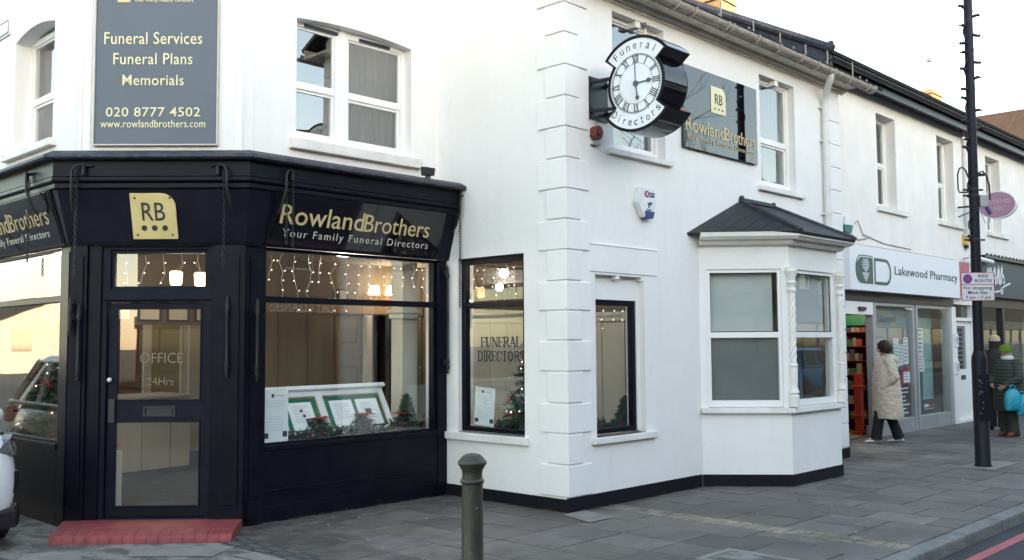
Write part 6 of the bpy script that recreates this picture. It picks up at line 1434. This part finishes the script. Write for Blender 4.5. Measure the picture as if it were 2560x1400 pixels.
def add_hand(J, E, w_, key, dirv, nrm, curl=.5):
    """palm and five fingers continuing from wrist joint `w_`"""
    p = Vector(J[w_][:3]); d = Vector(dirv).normalized(); n = Vector(nrm).normalized(); s_ = d.cross(n).normalized()
    q = p + d * .05; J[key + 'palm'] = (*q, .030, .016); E.append((w_, key + 'palm'))
    for i, (o_, L_) in enumerate(((-.027, .060), (-.009, .072), (.009, .068), (.026, .052))):
        a = p + d * .088 + s_ * o_; b = a + (d * (1 - curl * .4) + n * curl * .6).normalized() * L_ * .5; c = b + (d * (1 - curl) + n * curl).normalized() * L_ * .5
        J[f'{key}k{i}'] = (*a, .0095); J[f'{key}m{i}'] = (*b, .0085); J[f'{key}t{i}'] = (*c, .0070)
        E += [(key + 'palm', f'{key}k{i}'), (f'{key}k{i}', f'{key}m{i}'), (f'{key}m{i}', f'{key}t{i}')]
    a = p + d * .04 - s_ * .032; b = a + (d * .7 - s_ * .5 + n * .4).normalized() * .035; c = b + (d * .8 + n * .5).normalized() * .028
    J[key + 'th0'] = (*a, .011); J[key + 'th1'] = (*b, .010); J[key + 'th2'] = (*c, .008); E += [(key + 'palm', key + 'th0'), (key + 'th0', key + 'th1'), (key + 'th1', key + 'th2')]
def loft(mb, rings, n=28, seam=0):
    """rings of (cx, cy, z, rx, ry[, wobble])"""
    vs, fs = [], []
    for i, r_ in enumerate(rings):
        wob = r_[5] if len(r_) > 5 else 0
        for k in range(n):
            a = 2 * math.pi * k / n; g_ = 1 + wob * math.sin(a * 5 + i * .6) + wob * .7 * math.sin(a * 9 + i * 1.3)
            vs.append((r_[0] + r_[3] * g_ * math.cos(a), r_[1] + r_[4] * g_ * math.sin(a), r_[2] + wob * .3 * math.sin(a * 3)))
    for i in range(len(rings) - 1):
        for k in range(n): fs.append((i * n + k, i * n + (k + 1) % n, (i + 1) * n + (k + 1) % n, (i + 1) * n + k))
    fs += [tuple(range(n - 1, -1, -1)), tuple(range((len(rings) - 1) * n, len(rings) * n))]
    return mb.add(vs, fs)
def shoe(mb, x, y, ang, ln=.27, h=.09, w_=.048):
    c, s_ = math.cos(ang), math.sin(ang); rows = [(-.30, .6, .05), (-.24, .9, h), (-.05, .85, h * .95), (.2, 1.0, h * .72), (.45, 1.05, h * .55), (.62, .8, h * .42), (.70, .4, h * .2)]
    vs, fs = [], []; n = 12
    for f, ww, hh in rows:
        for k in range(n):
            a = 2 * math.pi * k / n; px = w_ * ww * math.cos(a); pz = max(0.002, hh * .5 + hh * .5 * math.sin(a)); py = f * ln
            vs.append((x + px * c - py * s_, y + px * s_ + py * c, pz))
    for i in range(len(rows) - 1):
        for k in range(n): fs.append((i * n + k, i * n + (k + 1) % n, (i + 1) * n + (k + 1) % n, (i + 1) * n + k))
    fs += [tuple(range(n - 1, -1, -1)), tuple(range((len(rows) - 1) * n, len(rows) * n))]
    mb.add(vs, fs)
def person(x, y, fwd, h, label, feet, hands, head_tilt=(0, 0), hcurl=.6):
    """local axes: u = the person's right, d = forward; returns the root, its frame and the scale"""
    f = Vector((fwd[0], fwd[1], 0)).normalized(); F = Fr((x, y, 0), (f.y, -f.x, 0), (f.x, f.y, 0)); k = h / 1.70
    t = thing('person', (x, y, 0), label, 'person', 'people on the pavement'); J, E = {}, []
    def j(n, a, b, c, r1, r2=None): J[n] = (a * k, b * k, c * k, r1 * k, (r2 or r1) * k)
    j('pelvis', 0, 0, .93, .135, .10); j('waist', 0, .01, 1.08, .125, .09); j('chest', 0, .0, 1.27, .145, .10); j('neck', 0, .0, 1.44, .055); tx, ty = head_tilt
    j('jaw', tx * .5, .025 + ty * .5, 1.515, .058, .066); j('skull', tx, .01 + ty, 1.595, .072, .088); j('crown', tx, -.005 + ty, 1.665, .052, .062)
    j('nose', tx * .9, .115 + ty, 1.56, .011); j('earL', tx - .078, .0 + ty, 1.57, .014, .008); j('earR', tx + .078, .0 + ty, 1.57, .014, .008)
    E += [('pelvis', 'waist'), ('waist', 'chest'), ('chest', 'neck'), ('neck', 'jaw'), ('jaw', 'skull'), ('skull', 'crown'), ('skull', 'nose'), ('skull', 'earL'), ('skull', 'earR')]
    for s_, n in ((-1, 'L'), (1, 'R')):
        fx, fy = feet[n]; fx, fy = fx / k, fy / k
        j('hip' + n, s_ * .09, 0, .86, .085); j('knee' + n, (s_ * .09 + fx) / 2, fy * .5 + .035, .49, .055); j('ankle' + n, fx, fy, .085, .036); j('toe' + n, fx, fy + .14, .035, .034, .024)
        E += [('pelvis', 'hip' + n), ('hip' + n, 'knee' + n), ('knee' + n, 'ankle' + n), ('ankle' + n, 'toe' + n)]
        (ex, ey, ez), (wx, wy, wz) = hands[n]
        j('sh' + n, s_ * .175, -.005, 1.375, .056); j('el' + n, ex, ey, ez, .042); j('wr' + n, wx, wy, wz, .027); E += [('chest', 'sh' + n), ('sh' + n, 'el' + n), ('el' + n, 'wr' + n)]
        dv = Vector((wx - ex, wy - ey, wz - ez)); nv = Vector((-s_, .2, 0)); nv = nv - dv * nv.dot(dv) / dv.dot(dv); add_hand(J, E, 'wr' + n, 'h' + n, dv, nv, hcurl)
    b = MB(F); skin(b, J, E, 'pelvis'); body = b.build('body', 'skin', t, smooth=True)
    for sx in (-1, 1): e = MB(F); e.ball(((tx + sx * .031) * k, (.086 + ty) * k, 1.578 * k), .011 * k, 8, 6); e.build('eye', 'ink', t)
    e = MB(F); e.ball((tx * .8 * k, (.086 + ty) * k, 1.512 * k), .018 * k, 8, 6, (1.3, .5, .35)); e.build('mouth', 'redleaf', t)
    return t, F, k, J
def sleeve(mb, J, n, k, r0=.075, r1=.055, pad=.0):
    a, b, c = [Vector(J[q + n][:3]) for q in ('sh', 'el', 'wr')]; inn = Vector((-(1 if n == 'R' else -1) * .07 * k, 0, -.02)); pts = [a + inn, a, a.lerp(b, .5), b, b.lerp(c, .5), c]
    rr = [r0 * 1.0, r0 * 1.05, r0, r0 * .92, (r0 + r1) / 2, r1]; P, Q = [], []
    for i in range(len(pts) - 1):
        for q in range(4): f = q / 4; P.append(pts[i].lerp(pts[i + 1], f)); Q.append((rr[i] * (1 - f) + rr[i + 1] * f) * k * (1 + pad * (1 if (i * 4 + q) % 3 else -1)))
    P.append(pts[-1]); Q.append(rr[-1] * k); mb.tube([tuple(p) for p in P], Q, 14)
def trousers(F, t, J, k, r0, r1, m, z0=.10):
    mb = MB(F)
    for n in 'LR':
        a, b, c = [Vector(J[q + n][:3]) for q in ('hip', 'knee', 'ankle')]; c = c + Vector((0, 0, .0)); P = [a + Vector((0, 0, .08)), a, a.lerp(b, .5), b, b.lerp(c, .5), b.lerp(c, .85), c - Vector((0, .0, .025 * k))]
        mb.tube([tuple(p) for p in P], [r0 * k, r0 * k, r0 * .95 * k, (r0 + r1) / 2 * k, r1 * k, r1 * 1.05 * k, r1 * 1.12 * k], 16)
    mb.build('trousers', m, t, smooth=True)

# woman in the beige quilted coat, walking to the pharmacy door
t, F, k, J = person(15.97, 6.73, (-.62, .78), 1.67, 'person in a long beige quilted hooded coat and white trainers at the pharmacy entrance', {'L': (-.07, .20), 'R': (.07, -.20)},
                    {'L': ((-.31, -.07, 1.10), (-.19, .10, .93)), 'R': ((.31, -.07, 1.10), (.19, .10, .93))}, (-.01, .03))
trousers(F, t, J, k, .095, .085, 'trouser')
mb = MB(F); shoe(mb, -.07, .20, 0); shoe(mb, .07, -.20, 0); mb.build_each('trainer', 'shoe', t, smooth=True)
mb = MB(F); loft(mb, [(0, -.02, .40, .305, .235, .02), (0, -.02, .46, .312, .242, .02), (0, -.015, .62, .305, .235, .015), (0, -.01, .80, .298, .230, .012), (0, -.005, .98, .280, .220, .01), (0, 0, 1.14, .26, .20, .008), (0, -.005, 1.27, .235, .17), (0, -.01, 1.345, .20, .145), (0, -.015, 1.395, .14, .115), (0, -.015, 1.43, .09, .09)])
for n in 'LR': sleeve(mb, J, n, k, .082, .060)
mb.build('coat', 'quilt', t, smooth=True)
mb = MB(F); loft(mb, [(0, -.10, 1.26, .05, .03), (0, -.12, 1.29, .12, .07), (0, -.11, 1.35, .15, .10, .02), (0, -.07, 1.41, .145, .115, .02), (0, -.03, 1.45, .115, .10), (0, -.015, 1.455, .085, .08)]); mb.build('hood', 'quilt', t, smooth=True)
mb = MB(F); loft(mb, [(-.01, .00, 1.47, .085, .07, .03), (-.01, -.0, 1.50, .102, .095, .03), (-.01, .0, 1.56, .108, .108, .03), (-.01, .015, 1.62, .100, .108, .02), (-.01, .02, 1.67, .068, .078, .02), (-.01, .02, 1.69, .03, .03)]); mb.build('hair', 'hair', t, smooth=True)
# person in the green hat
t, F, k, J = person(18.41, 5.57, (-.84, .40), 1.57, 'person in a lime green knitted hat and dark green padded coat holding turquoise bags', {'L': (-.10, .03), 'R': (.11, -.03)},
                    {'L': ((-.30, .06, 1.10), (-.15, .24, .95)), 'R': ((.30, .02, 1.12), (.16, .24, .98))}, (0, .05), .9)
trousers(F, t, J, k, .105, .10, 'olive')
mb = MB(F); shoe(mb, -.10, .0, .1, .28, .15, .058); shoe(mb, .11, -.06, -.1, .28, .15, .058); mb.build_each('boot', 'boot', t, smooth=True)
mb = MB(F); rg = [(.44, .27, .205), (.56, .285, .215), (.70, .285, .215), (.86, .275, .21), (1.0, .262, .205), (1.12, .25, .195), (1.21, .235, .178), (1.275, .20, .15), (1.32, .12, .11), (1.35, .08, .085)]; rr = []
for i in range(len(rg) - 1):
    for q in range(3): f = q / 3; rr.append((0, 0, rg[i][0] * (1 - f) + rg[i + 1][0] * f, (rg[i][1] * (1 - f) + rg[i + 1][1] * f) * (1.0 if q != 0 else .978), (rg[i][2] * (1 - f) + rg[i + 1][2] * f) * (1.0 if q != 0 else .978), .006))
rr.append((0, 0, rg[-1][0], rg[-1][1], rg[-1][2])); loft(mb, rr)
for n in 'LR': sleeve(mb, J, n, k, .092, .065, .05)
mb.build('padded_coat', 'bands', t, smooth=True)
mb = MB(F); loft(mb, [(0, .0, 1.33, .095, .095), (0, .01, 1.36, .105, .105, .03), (0, .015, 1.40, .095, .095)]); mb.build('collar', 'white', t, smooth=True)
mb = MB(F); loft(mb, [(0, .045, 1.455, .092, .108), (0, .045, 1.475, .100, .116), (0, .045, 1.50, .100, .116), (0, .04, 1.55, .095, .108), (0, .03, 1.59, .066, .076), (0, .025, 1.605, .028, .03)]); mb.build('knitted_hat', 'beanie', t, smooth=True)
mb = MB(F); loft(mb, [(0, .0, 1.40, .07, .05), (0, .005, 1.45, .086, .06)]); mb.build('hair', 'greyhair', t, smooth=True)
HR, HL = F.p(*J['wrR'][:3]), F.p(*J['wrL'][:3])
def carrier(c, w_, h_, d_, label, yaw):
    t = thing('carrier_bag', (c.x, c.y, c.z - h_ - .08), label, 'bag', 'turquoise carrier bags'); Fb = Fr((c.x, c.y, c.z), (math.cos(yaw), math.sin(yaw), 0), (-math.sin(yaw), math.cos(yaw), 0)); mb = MB(Fb)
    loft(mb, [(0, 0, -h_ - .07, w_ * .36, d_ * .35, .02), (0, 0, -h_ - .05, w_ * .47, d_ * .5, .04), (0, 0, -h_ * .7 - .05, w_ * .5, d_ * .55, .06), (0, 0, -h_ * .35 - .05, w_ * .46, d_ * .42, .07), (0, 0, -.12, w_ * .36, d_ * .28, .08), (0, 0, -.07, w_ * .24, d_ * .16, .06)], 24); mb.build('bag_body', 'bag', t, smooth=True)
    mb = MB(Fb)
    for s_ in (-1, 1): mb.tube([(-w_ * .2, s_ * .01, -.09), (-.03, s_ * .012, -.01), (0, s_ * .012, .004), (.03, s_ * .012, -.01), (w_ * .2, s_ * .01, -.09)], .006, 5)
    mb.build_each('handle', 'bag', t)
dq = Vector((-.3, -.3, 0)); ya = math.atan2(-q2, q2)
carrier(HL + Vector((-.10, -.14, .02)), .29, .36, .15, 'turquoise carrier bag held in front by the person in the green hat', ya); carrier(HL + Vector((.03, -.25, -.08)), .22, .34, .13, 'smaller turquoise carrier bag hanging behind the larger one', ya)
# man in the cap, half hidden by the lamp post
t, F, k, J = person(19.50, 6.12, (.85, .30), 1.76, 'person in a beige cap, dark jacket and black trousers partly hidden behind the lamp post', {'L': (-.10, .05), 'R': (.10, -.05)},
                    {'L': ((-.28, -.03, 1.12), (-.24, .14, .92)), 'R': ((.28, -.03, 1.12), (.24, .14, .92))}, (0, .03))
trousers(F, t, J, k, .10, .085, 'trouser')
mb = MB(F); shoe(mb, -.10, .05, 0); shoe(mb, .10, -.05, 0); mb.build_each('shoe', 'trouser', t, smooth=True)
mb = MB(F); loft(mb, [(0, 0, .80, .235, .17, .01), (0, 0, .95, .24, .175, .02), (0, 0, 1.15, .235, .17, .015), (0, 0, 1.32, .235, .16), (0, 0, 1.42, .205, .14), (0, -.01, 1.47, .13, .11), (0, -.01, 1.53, .09, .09)])
for n in 'LR': sleeve(mb, J, n, k, .078, .055)
mb.build('jacket', 'jacket', t, smooth=True)
mb = MB(F); loft(mb, [(0, .02, 1.50, .095, .095, .02), (0, .02, 1.56, .098, .10, .02), (0, .02, 1.66, .094, .104)]); mb.build('hair', 'jacket', t, smooth=True)
mb = MB(F); loft(mb, [(0, .03, 1.66, .102, .122), (0, .03, 1.70, .104, .124), (0, .025, 1.75, .088, .10), (0, .02, 1.775, .04, .045)]); mb.add([(-.08, .13, 1.665), (.08, .13, 1.665), (.06, .21, 1.65), (-.06, .21, 1.65), (-.08, .13, 1.675), (.08, .13, 1.675), (.06, .21, 1.66), (-.06, .21, 1.66)], [(0, 3, 2, 1), (4, 5, 6, 7), (0, 1, 5, 4), (1, 2, 6, 5), (2, 3, 7, 6), (3, 0, 4, 7)]); mb.build('cap', 'cap', t, smooth=True)

# ------------------------------------------------------------------ cars
def make_car(loc, rotz, paint, label):
    t = thing('parked_car', (0, 0, 0), label, 'car', 'parked cars'); n = 0
    ST = [(-2.16, .50, .42, .80), (-2.13, .66, .30, .88), (-2.05, .775, .24, .94), (-1.90, .845, .22, .98), (-1.65, .885, .22, 1.01), (-1.2, .895, .22, 1.02), (-.9, .895, .24, 1.0), (0, .9, .24, 1.02), (1.0, .9, .24, 1.05), (1.6, .89, .25, 1.06), (1.95, .85, .30, 1.05), (2.1, .74, .36, 1.0), (2.14, .55, .45, .92)]
    vs, fs = [], []
    for (y, w_, zb, zt) in ST:
        half = [(0, zb), (w_ * .80, zb), (w_ * .965, zb + .07), (w_, zb + (zt - zb) * .38), (w_ * .99, zb + (zt - zb) * .66), (w_ * .93, zt - .09), (w_ * .84, zt - .02), (w_ * .5, zt + .02), (0, zt + .03)]
        ring = half + [(-a, z) for a, z in half[-2:0:-1]]; n = len(ring); vs += [(a, y, z) for a, z in ring]
    for i in range(len(ST) - 1):
        for k in range(n): fs.append((i * n + k, i * n + (k + 1) % n, (i + 1) * n + (k + 1) % n, (i + 1) * n + k))
    fs += [tuple(range(n - 1, -1, -1)), tuple(range((len(ST) - 1) * n, len(ST) * n))]
    mb = MB(); mb.add(vs, fs); body = mb.build('body', paint, t, smooth=True)
    sm = body.modifiers.new("sub", 'SUBSURF'); sm.levels = 2; sm.render_levels = 2
    CB = [(-1.0, .74, 1.0), (-.25, .66, 1.50), (.1, .645, 1.575), (.9, .64, 1.575), (1.55, .63, 1.50), (1.98, .70, 1.06)]
    g_ = MB(); p_ = MB()
    v1 = [(sx * .80, y, zz) for (y, zz) in ((-1.15, .98), (2.02, 1.02)) for sx in (-1, 1)]
    V8 = [(-.80, -1.12, .98), (.80, -1.12, .98), (.655, -.22, 1.52), (-.655, -.22, 1.52), (.80, 2.02, 1.02), (.655, 1.5, 1.52), (-.655, 1.5, 1.52), (-.80, 2.02, 1.02)]
    for nm_, ix in (('windscreen', (0, 1, 2, 3)), ('side_window', (1, 4, 5, 2)), ('rear_window', (4, 7, 6, 5)), ('side_window', (7, 0, 3, 6))): g_ = MB(); g_.solid([V8[i] for i in ix], .01); g_.build(nm_, 'carglass', t)
    p_.add([(-.68, -.30, 1.515), (.68, -.30, 1.515), (.68, 1.56, 1.515), (-.68, 1.56, 1.515), (-.60, -.12, 1.59), (.60, -.12, 1.59), (.58, 1.45, 1.585), (-.58, 1.45, 1.585)], [(0, 3, 2, 1), (4, 5, 6, 7), (0, 1, 5, 4), (1, 2, 6, 5), (2, 3, 7, 6), (3, 0, 4, 7)])
    for sx in (-1, 1):
        for ya, yb in ((-1.12, -.24), (.35, .35), (1.18, 1.12), (2.0, 1.5)): p_.tube([(sx * .815, ya, 1.0), (sx * .67, yb, 1.53)], .035, 6)
        p_.tube([(sx * .83, -1.12, 1.0), (sx * .83, 2.0, 1.04)], .03, 6)
    p_.build('roof', paint, t, bevel=.03)
    for sx in (-1, 1):
        h = MB(); P = [(-2.105, .60, .83), (-2.03, .765, .79), (-1.86, .842, .82), (-1.70, .862, .88), (-1.78, .83, .95), (-1.98, .74, .92)]
        h.add([(sx * (b + .012), a - .012, z) for a, b, z in P] + [(sx * (b - .05), a + .04, z) for a, b, z in P], [tuple(range(6)) if sx > 0 else tuple(range(5, -1, -1)), tuple(range(11, 5, -1)) if sx > 0 else tuple(range(6, 12))] + [(i, i + 6, (i + 1) % 6 + 6, (i + 1) % 6) for i in range(6)])
        h.build('headlight', 'lens', t, bevel=.006)
        h = MB(); P = [(-2.10, .60, .63), (-1.95, .825, .66), (-1.93, .835, .55), (-1.985, .785, .47), (-2.11, .60, .47)]
        h.add([(sx * (b + .012), a - .020, z) for a, b, z in P] + [(sx * (b - .04), a + .06, z) for a, b, z in P], [tuple(range(5)) if sx > 0 else tuple(range(4, -1, -1)), tuple(range(9, 4, -1)) if sx > 0 else tuple(range(5, 10))] + [(i, i + 5, (i + 1) % 5 + 5, (i + 1) % 5) for i in range(5)])
        h.build('side_intake', 'blacksatin', t, bevel=.012)
        h = MB(); h.lathe([(.045, -2.06), (.045, -2.0)], sx * .70, .325, 12, 'y'); h.build('fog_lamp', 'lens', t)
        h = MB(); h.ball((sx * .98, -.82, 1.06), .1, 12, 8, (1.1, .6, .8)); h.build('mirror', paint, t, smooth=True)
        h = MB(); h.box(sx * .80 - .06, sx * .80 + .06, 2.0, 2.12, .78, .98); h.build('tail_light', 'red', t, bevel=.02)
    h = MB(); P = [(-2.12, .64, .22), (-2.02, .79, .22), (-1.84, .87, .22), (-1.6, .905, .22), (-1.6, .905, .37), (-1.84, .868, .37), (-2.02, .785, .37), (-2.12, .64, .37)]
    ring = [(-2.15, .50), (-2.05, .77), (-1.88, .858), (-1.62, .90)]; full = [(-b, a) for a, b in ring[::-1]] + [(b, a) for a, b in ring]
    sweep(h, full, [(-.03, .19), (.02, .20), (.025, .33), (.0, .36), (-.03, .36)]); h.build('bumper_valance', 'blacksatin', t)
    h = MB(); h.box(-.55, .55, -2.20, -2.10, .50, .66); h.build('grille', 'blacksatin', t, bevel=.02); h = MB(); h.box(-.26, .26, -2.215, -2.205, .42, .53); h.build('number_plate', 'signwhite', t)
    for sx in (-1, 1):
        for y in (-1.33, 1.33):
            h = MB(Fr((0, 0, 0), (0, 1, 0), (sx, 0, 0))); h.lathe([(.20, .70), (.31, .70), (.33, .73), (.33, .88), (.31, .905), (.22, .905)], y, .33, 28, 'y'); wh = h.build('wheel', 'tyre', t, smooth=True)
            h = MB(Fr((0, 0, 0), (0, 1, 0), (sx, 0, 0))); h.lathe([(.215, .80), (.215, .90), (.20, .905), (.19, .88), (.05, .87), (.03, .885)], y, .33, 20, 'y'); h.build('rim', 'rim', wh, smooth=True)
            h = MB(Fr((0, 0, 0), (0, 1, 0), (sx, 0, 0))); h.lathe([(.37, .80), (.37, .899)], y, .36, 28, 'y'); h.build('wheel_arch', 'blacksatin', t)
    t.location = loc; t.rotation_euler = (0, 0, rotz)
    return t
make_car((2.25, 10.70, -.03), 0, 'carwhite', 'white car parked close beside the side street window, only its front corner in view')
make_car((29.0, -3.9, -.10), R(90), 'carblue', 'blue car parked across the road, seen only as a reflection in the bay window')

# ------------------------------------------------------------------ the other side of the street (seen in the glass)
FX = Fr((0, -9, 0), (-1, 0, 0), (0, -1, 0))
def opposite(x0, x1, eave, ridge, m, wins, label, shop='navy', roofm='slate'):
    t = thing('shop_terrace', ((x0 + x1) / 2, -9, 0), label, 'building'); u0, u1 = -x1, -x0
    holes = [(-b, -a, c, e) for a, b, c, e in wins]; mb = MB(FX); mb.wall(u0, u1, 3.2, eave, 0, .3, holes); mb.box(u0, u0 + .3, .31, 8, 0, eave); mb.box(u1 - .3, u1, .31, 8, 0, eave); mb.box(u0, u1, 8.0, 8.3, 0, eave); mb.build('wall', m, t)
    mb = MB(FX); mb.box(u0 + .31, u1 - .31, .8, .9, 0, eave); mb.box(u0, u1, .0, .3, 2.5, 3.19); mb.build('interior', 'dark', t)
    mb = MB(FX); mb.box(u0, u1, -.15, -.001, 2.55, 3.15); mb.build('fascia', shop, t)
    for (a, b, c, e) in holes:
        f = MB(FX); f.frame(a, b, c, e, .1, .16, .06); f.box(a + .06, b - .06, .105, .15, (c + e) / 2 - .03, (c + e) / 2 + .03); o = f.build('window', 'upvc', t); MB(FX).box(a + .03, b - .03, .125, .13, c + .03, e - .03).build('pane', 'carglass', o)
    f = MB(FX); n = max(2, int((u1 - u0) / 2.2)); wd = (u1 - u0) / n
    for i in range(n + 1): f.box(u0 + wd * i - .05, u0 + wd * i + .05, .0, .12, 0, 2.55)
    f.box(u0, u1, .0, .12, 0, .4); o = f.build('shop_window', shop, t); MB(FX).box(u0 + .05, u1 - .05, .05, .06, .4, 2.5).build('pane', 'carglass', o)
    h = (ridge - eave) ; mb = MB(FX); q = lambda u, d, z: tuple(FX.p(u, d, z))
    mb.fr = W; mb.solid([q(u0, -.3, eave), q(u1, -.3, eave), q(u1, 4.1, ridge), q(u0, 4.1, ridge)], .08); mb.solid([q(u0, 4.1, ridge), q(u1, 4.1, ridge), q(u1, 8.5, eave), q(u0, 8.5, eave)], .08)
    for u, s_ in ((u0, .3), (u1 - .3, .3)): mb.add([q(u, 0, eave), q(u, 8.2, eave), q(u, 4.1, ridge - .05), q(u + .3, 0, eave), q(u + .3, 8.2, eave), q(u + .3, 4.1, ridge - .05)], [(0, 1, 2), (5, 4, 3), (0, 3, 4, 1), (1, 4, 5, 2), (2, 5, 3, 0)])
    mb.build('roof', roofm, t)
    return t
wn = lambda xs, a=1.1: [(x, x + a, 4.0, 5.7) for x in xs]
opposite(5.3, 18.3, 6.4, 9.3, 'opbrick', wn([6.5, 9.5, 12.5, 14.6, 16.4]), 'red brown brick terrace with a dry cleaners, mirrored in the shopfront window', 'wood')
t = thing('fascia_sign', FX.p(-17, -.17, 2.6), 'brown dry cleaners fascia sign across the road, seen mirrored in the shopfront window', 'sign'); MB(FX).box(-18.2, -14.6, -.17, -.152, 2.58, 3.12).build('board', mat("tan_fascia", (.22, .12, .07), .5), t); k = MB(FX); text(k, "DRY CLEANERS", -18.05, -15.75, 2.68, 3.02, -.178, .006, .01); k.build('lettering', 'paper', t)
t = thing('stone_pier', FX.p(-18.6, -.1, 0), 'pale painted pier between the shops across the road, seen only in reflections', 'pier'); mb = MB(FX)
for i in range(9): mb.box(-19.1, -18.35, -.12, .4, i * .72, i * .72 + .70)
mb.build('blocks', 'masonry', t, bevel=.02)
opposite(-34, 5, 6.4, 8.4, 'opbrick2', wn([-20, -15, -11, -7, -3, 1]), 'brown brick terrace behind the photographer, seen only as a reflection', 'blacksatin')
opposite(19.2, 33.5, 6.6, 9.6, 'gablewhite', wn([20.5, 23.5, 26.5, 29.5, 31.5]), 'white rendered terrace across the road, seen only in the window reflections', 'slategrey')
opposite(34, 90, 7.4, 10.4, 'opbrick2', wn([36, 39, 42, 45, 48, 52, 56, 60]), 'tall brown brick terrace farther along the other side of the road, seen only in reflections', 'blacksatin')
def gable_house(x0, x1, y0, y1, eave, ridge, m, label, chim):
    t = thing('gable_house', ((x0 + x1) / 2, y0, 0), label, 'building'); xc = (x0 + x1) / 2; mb = MB(); mb.prism([(x0, -.2), (x1, -.2), (x1, eave), (xc, ridge), (x0, eave)], y0, y1); mb.build('wall', m, t)
    mb = MB(); mb.solid([(x0 - .3, y0 - .15, eave - .05), (x0 - .3, y1, eave - .05), (xc, y1, ridge + .12), (xc, y0 - .15, ridge + .12)][::-1], .1); mb.solid([(xc, y0 - .15, ridge + .12), (xc, y1, ridge + .12), (x1 + .3, y1, eave - .05), (x1 + .3, y0 - .15, eave - .05)][::-1], .1); r_ = mb.build('roof', 'tile', t)
    mb = MB(); cx, cy = chim; mb.box(cx - .7, cx + .7, cy, cy + 1.2, ridge - 1.5, ridge + 2.0)
    for k_ in (-.4, 0, .4): mb.lathe([(.16, ridge + 2.0), (.13, ridge + 2.7)], cx + k_, cy + .6, 8)
    mb.build('chimney', 'yellowbrick', r_)
    mb = MB(); 
    for wx in (x0 + 2, x1 - 3.4): mb.box(wx, wx + 1.4, y0 - .03, y0 + .1, 1.4, 3.0)
    mb.build_each('window', 'carglass', t)
gable_house(-28, -16, 74, 88, 3.2, 5.5, 'gablewhite', 'white gabled house down the side street, seen only as a reflection in the side window', (-23, 75))
gable_house(-44, -31, 82, 96, 3.4, 5.8, 'gablewhite', 'second gabled house down the side street, seen only as a reflection', (-38, 84))
# bare street tree across the road
t = thing('bare_tree', (31.5, -7.2, 0), 'tall leafless street tree reflected in the mirror black wall sign', 'tree'); tb, cb = MB(), MB(); rnd = random.Random(5)
def branch(p, d, ln, r_, dep, mb):
    pts = [p]; q = p; dd = d
    for i in range(4):
        dd = (dd + Vector((rnd.gauss(0, .10), rnd.gauss(0, .10), rnd.gauss(.04, .06)))).normalized(); q = q + dd * ln / 4; pts.append(q)
    mb.tube([tuple(v) for v in pts], [r_ * (1 - .12 * i) for i in range(5)], 6 if dep < 3 else 4)
    if dep >= 6: return
    for i in range(3 if dep < 5 else 2):
        a = pts[2 + (i % 3)]; nd = (dd + Vector((rnd.gauss(0, .55), rnd.gauss(0, .55), rnd.gauss(.15, .3)))).normalized(); branch(a, nd, ln * rnd.uniform(.62, .82), r_ * .52, dep + 1, cb)
branch(Vector((31.5, -7.2, -.02)), Vector((0, 0, 1)), 4.6, .27, 0, tb); tb.build('trunk', 'bark', t, smooth=True); cb.build('crown', 'bark', t)
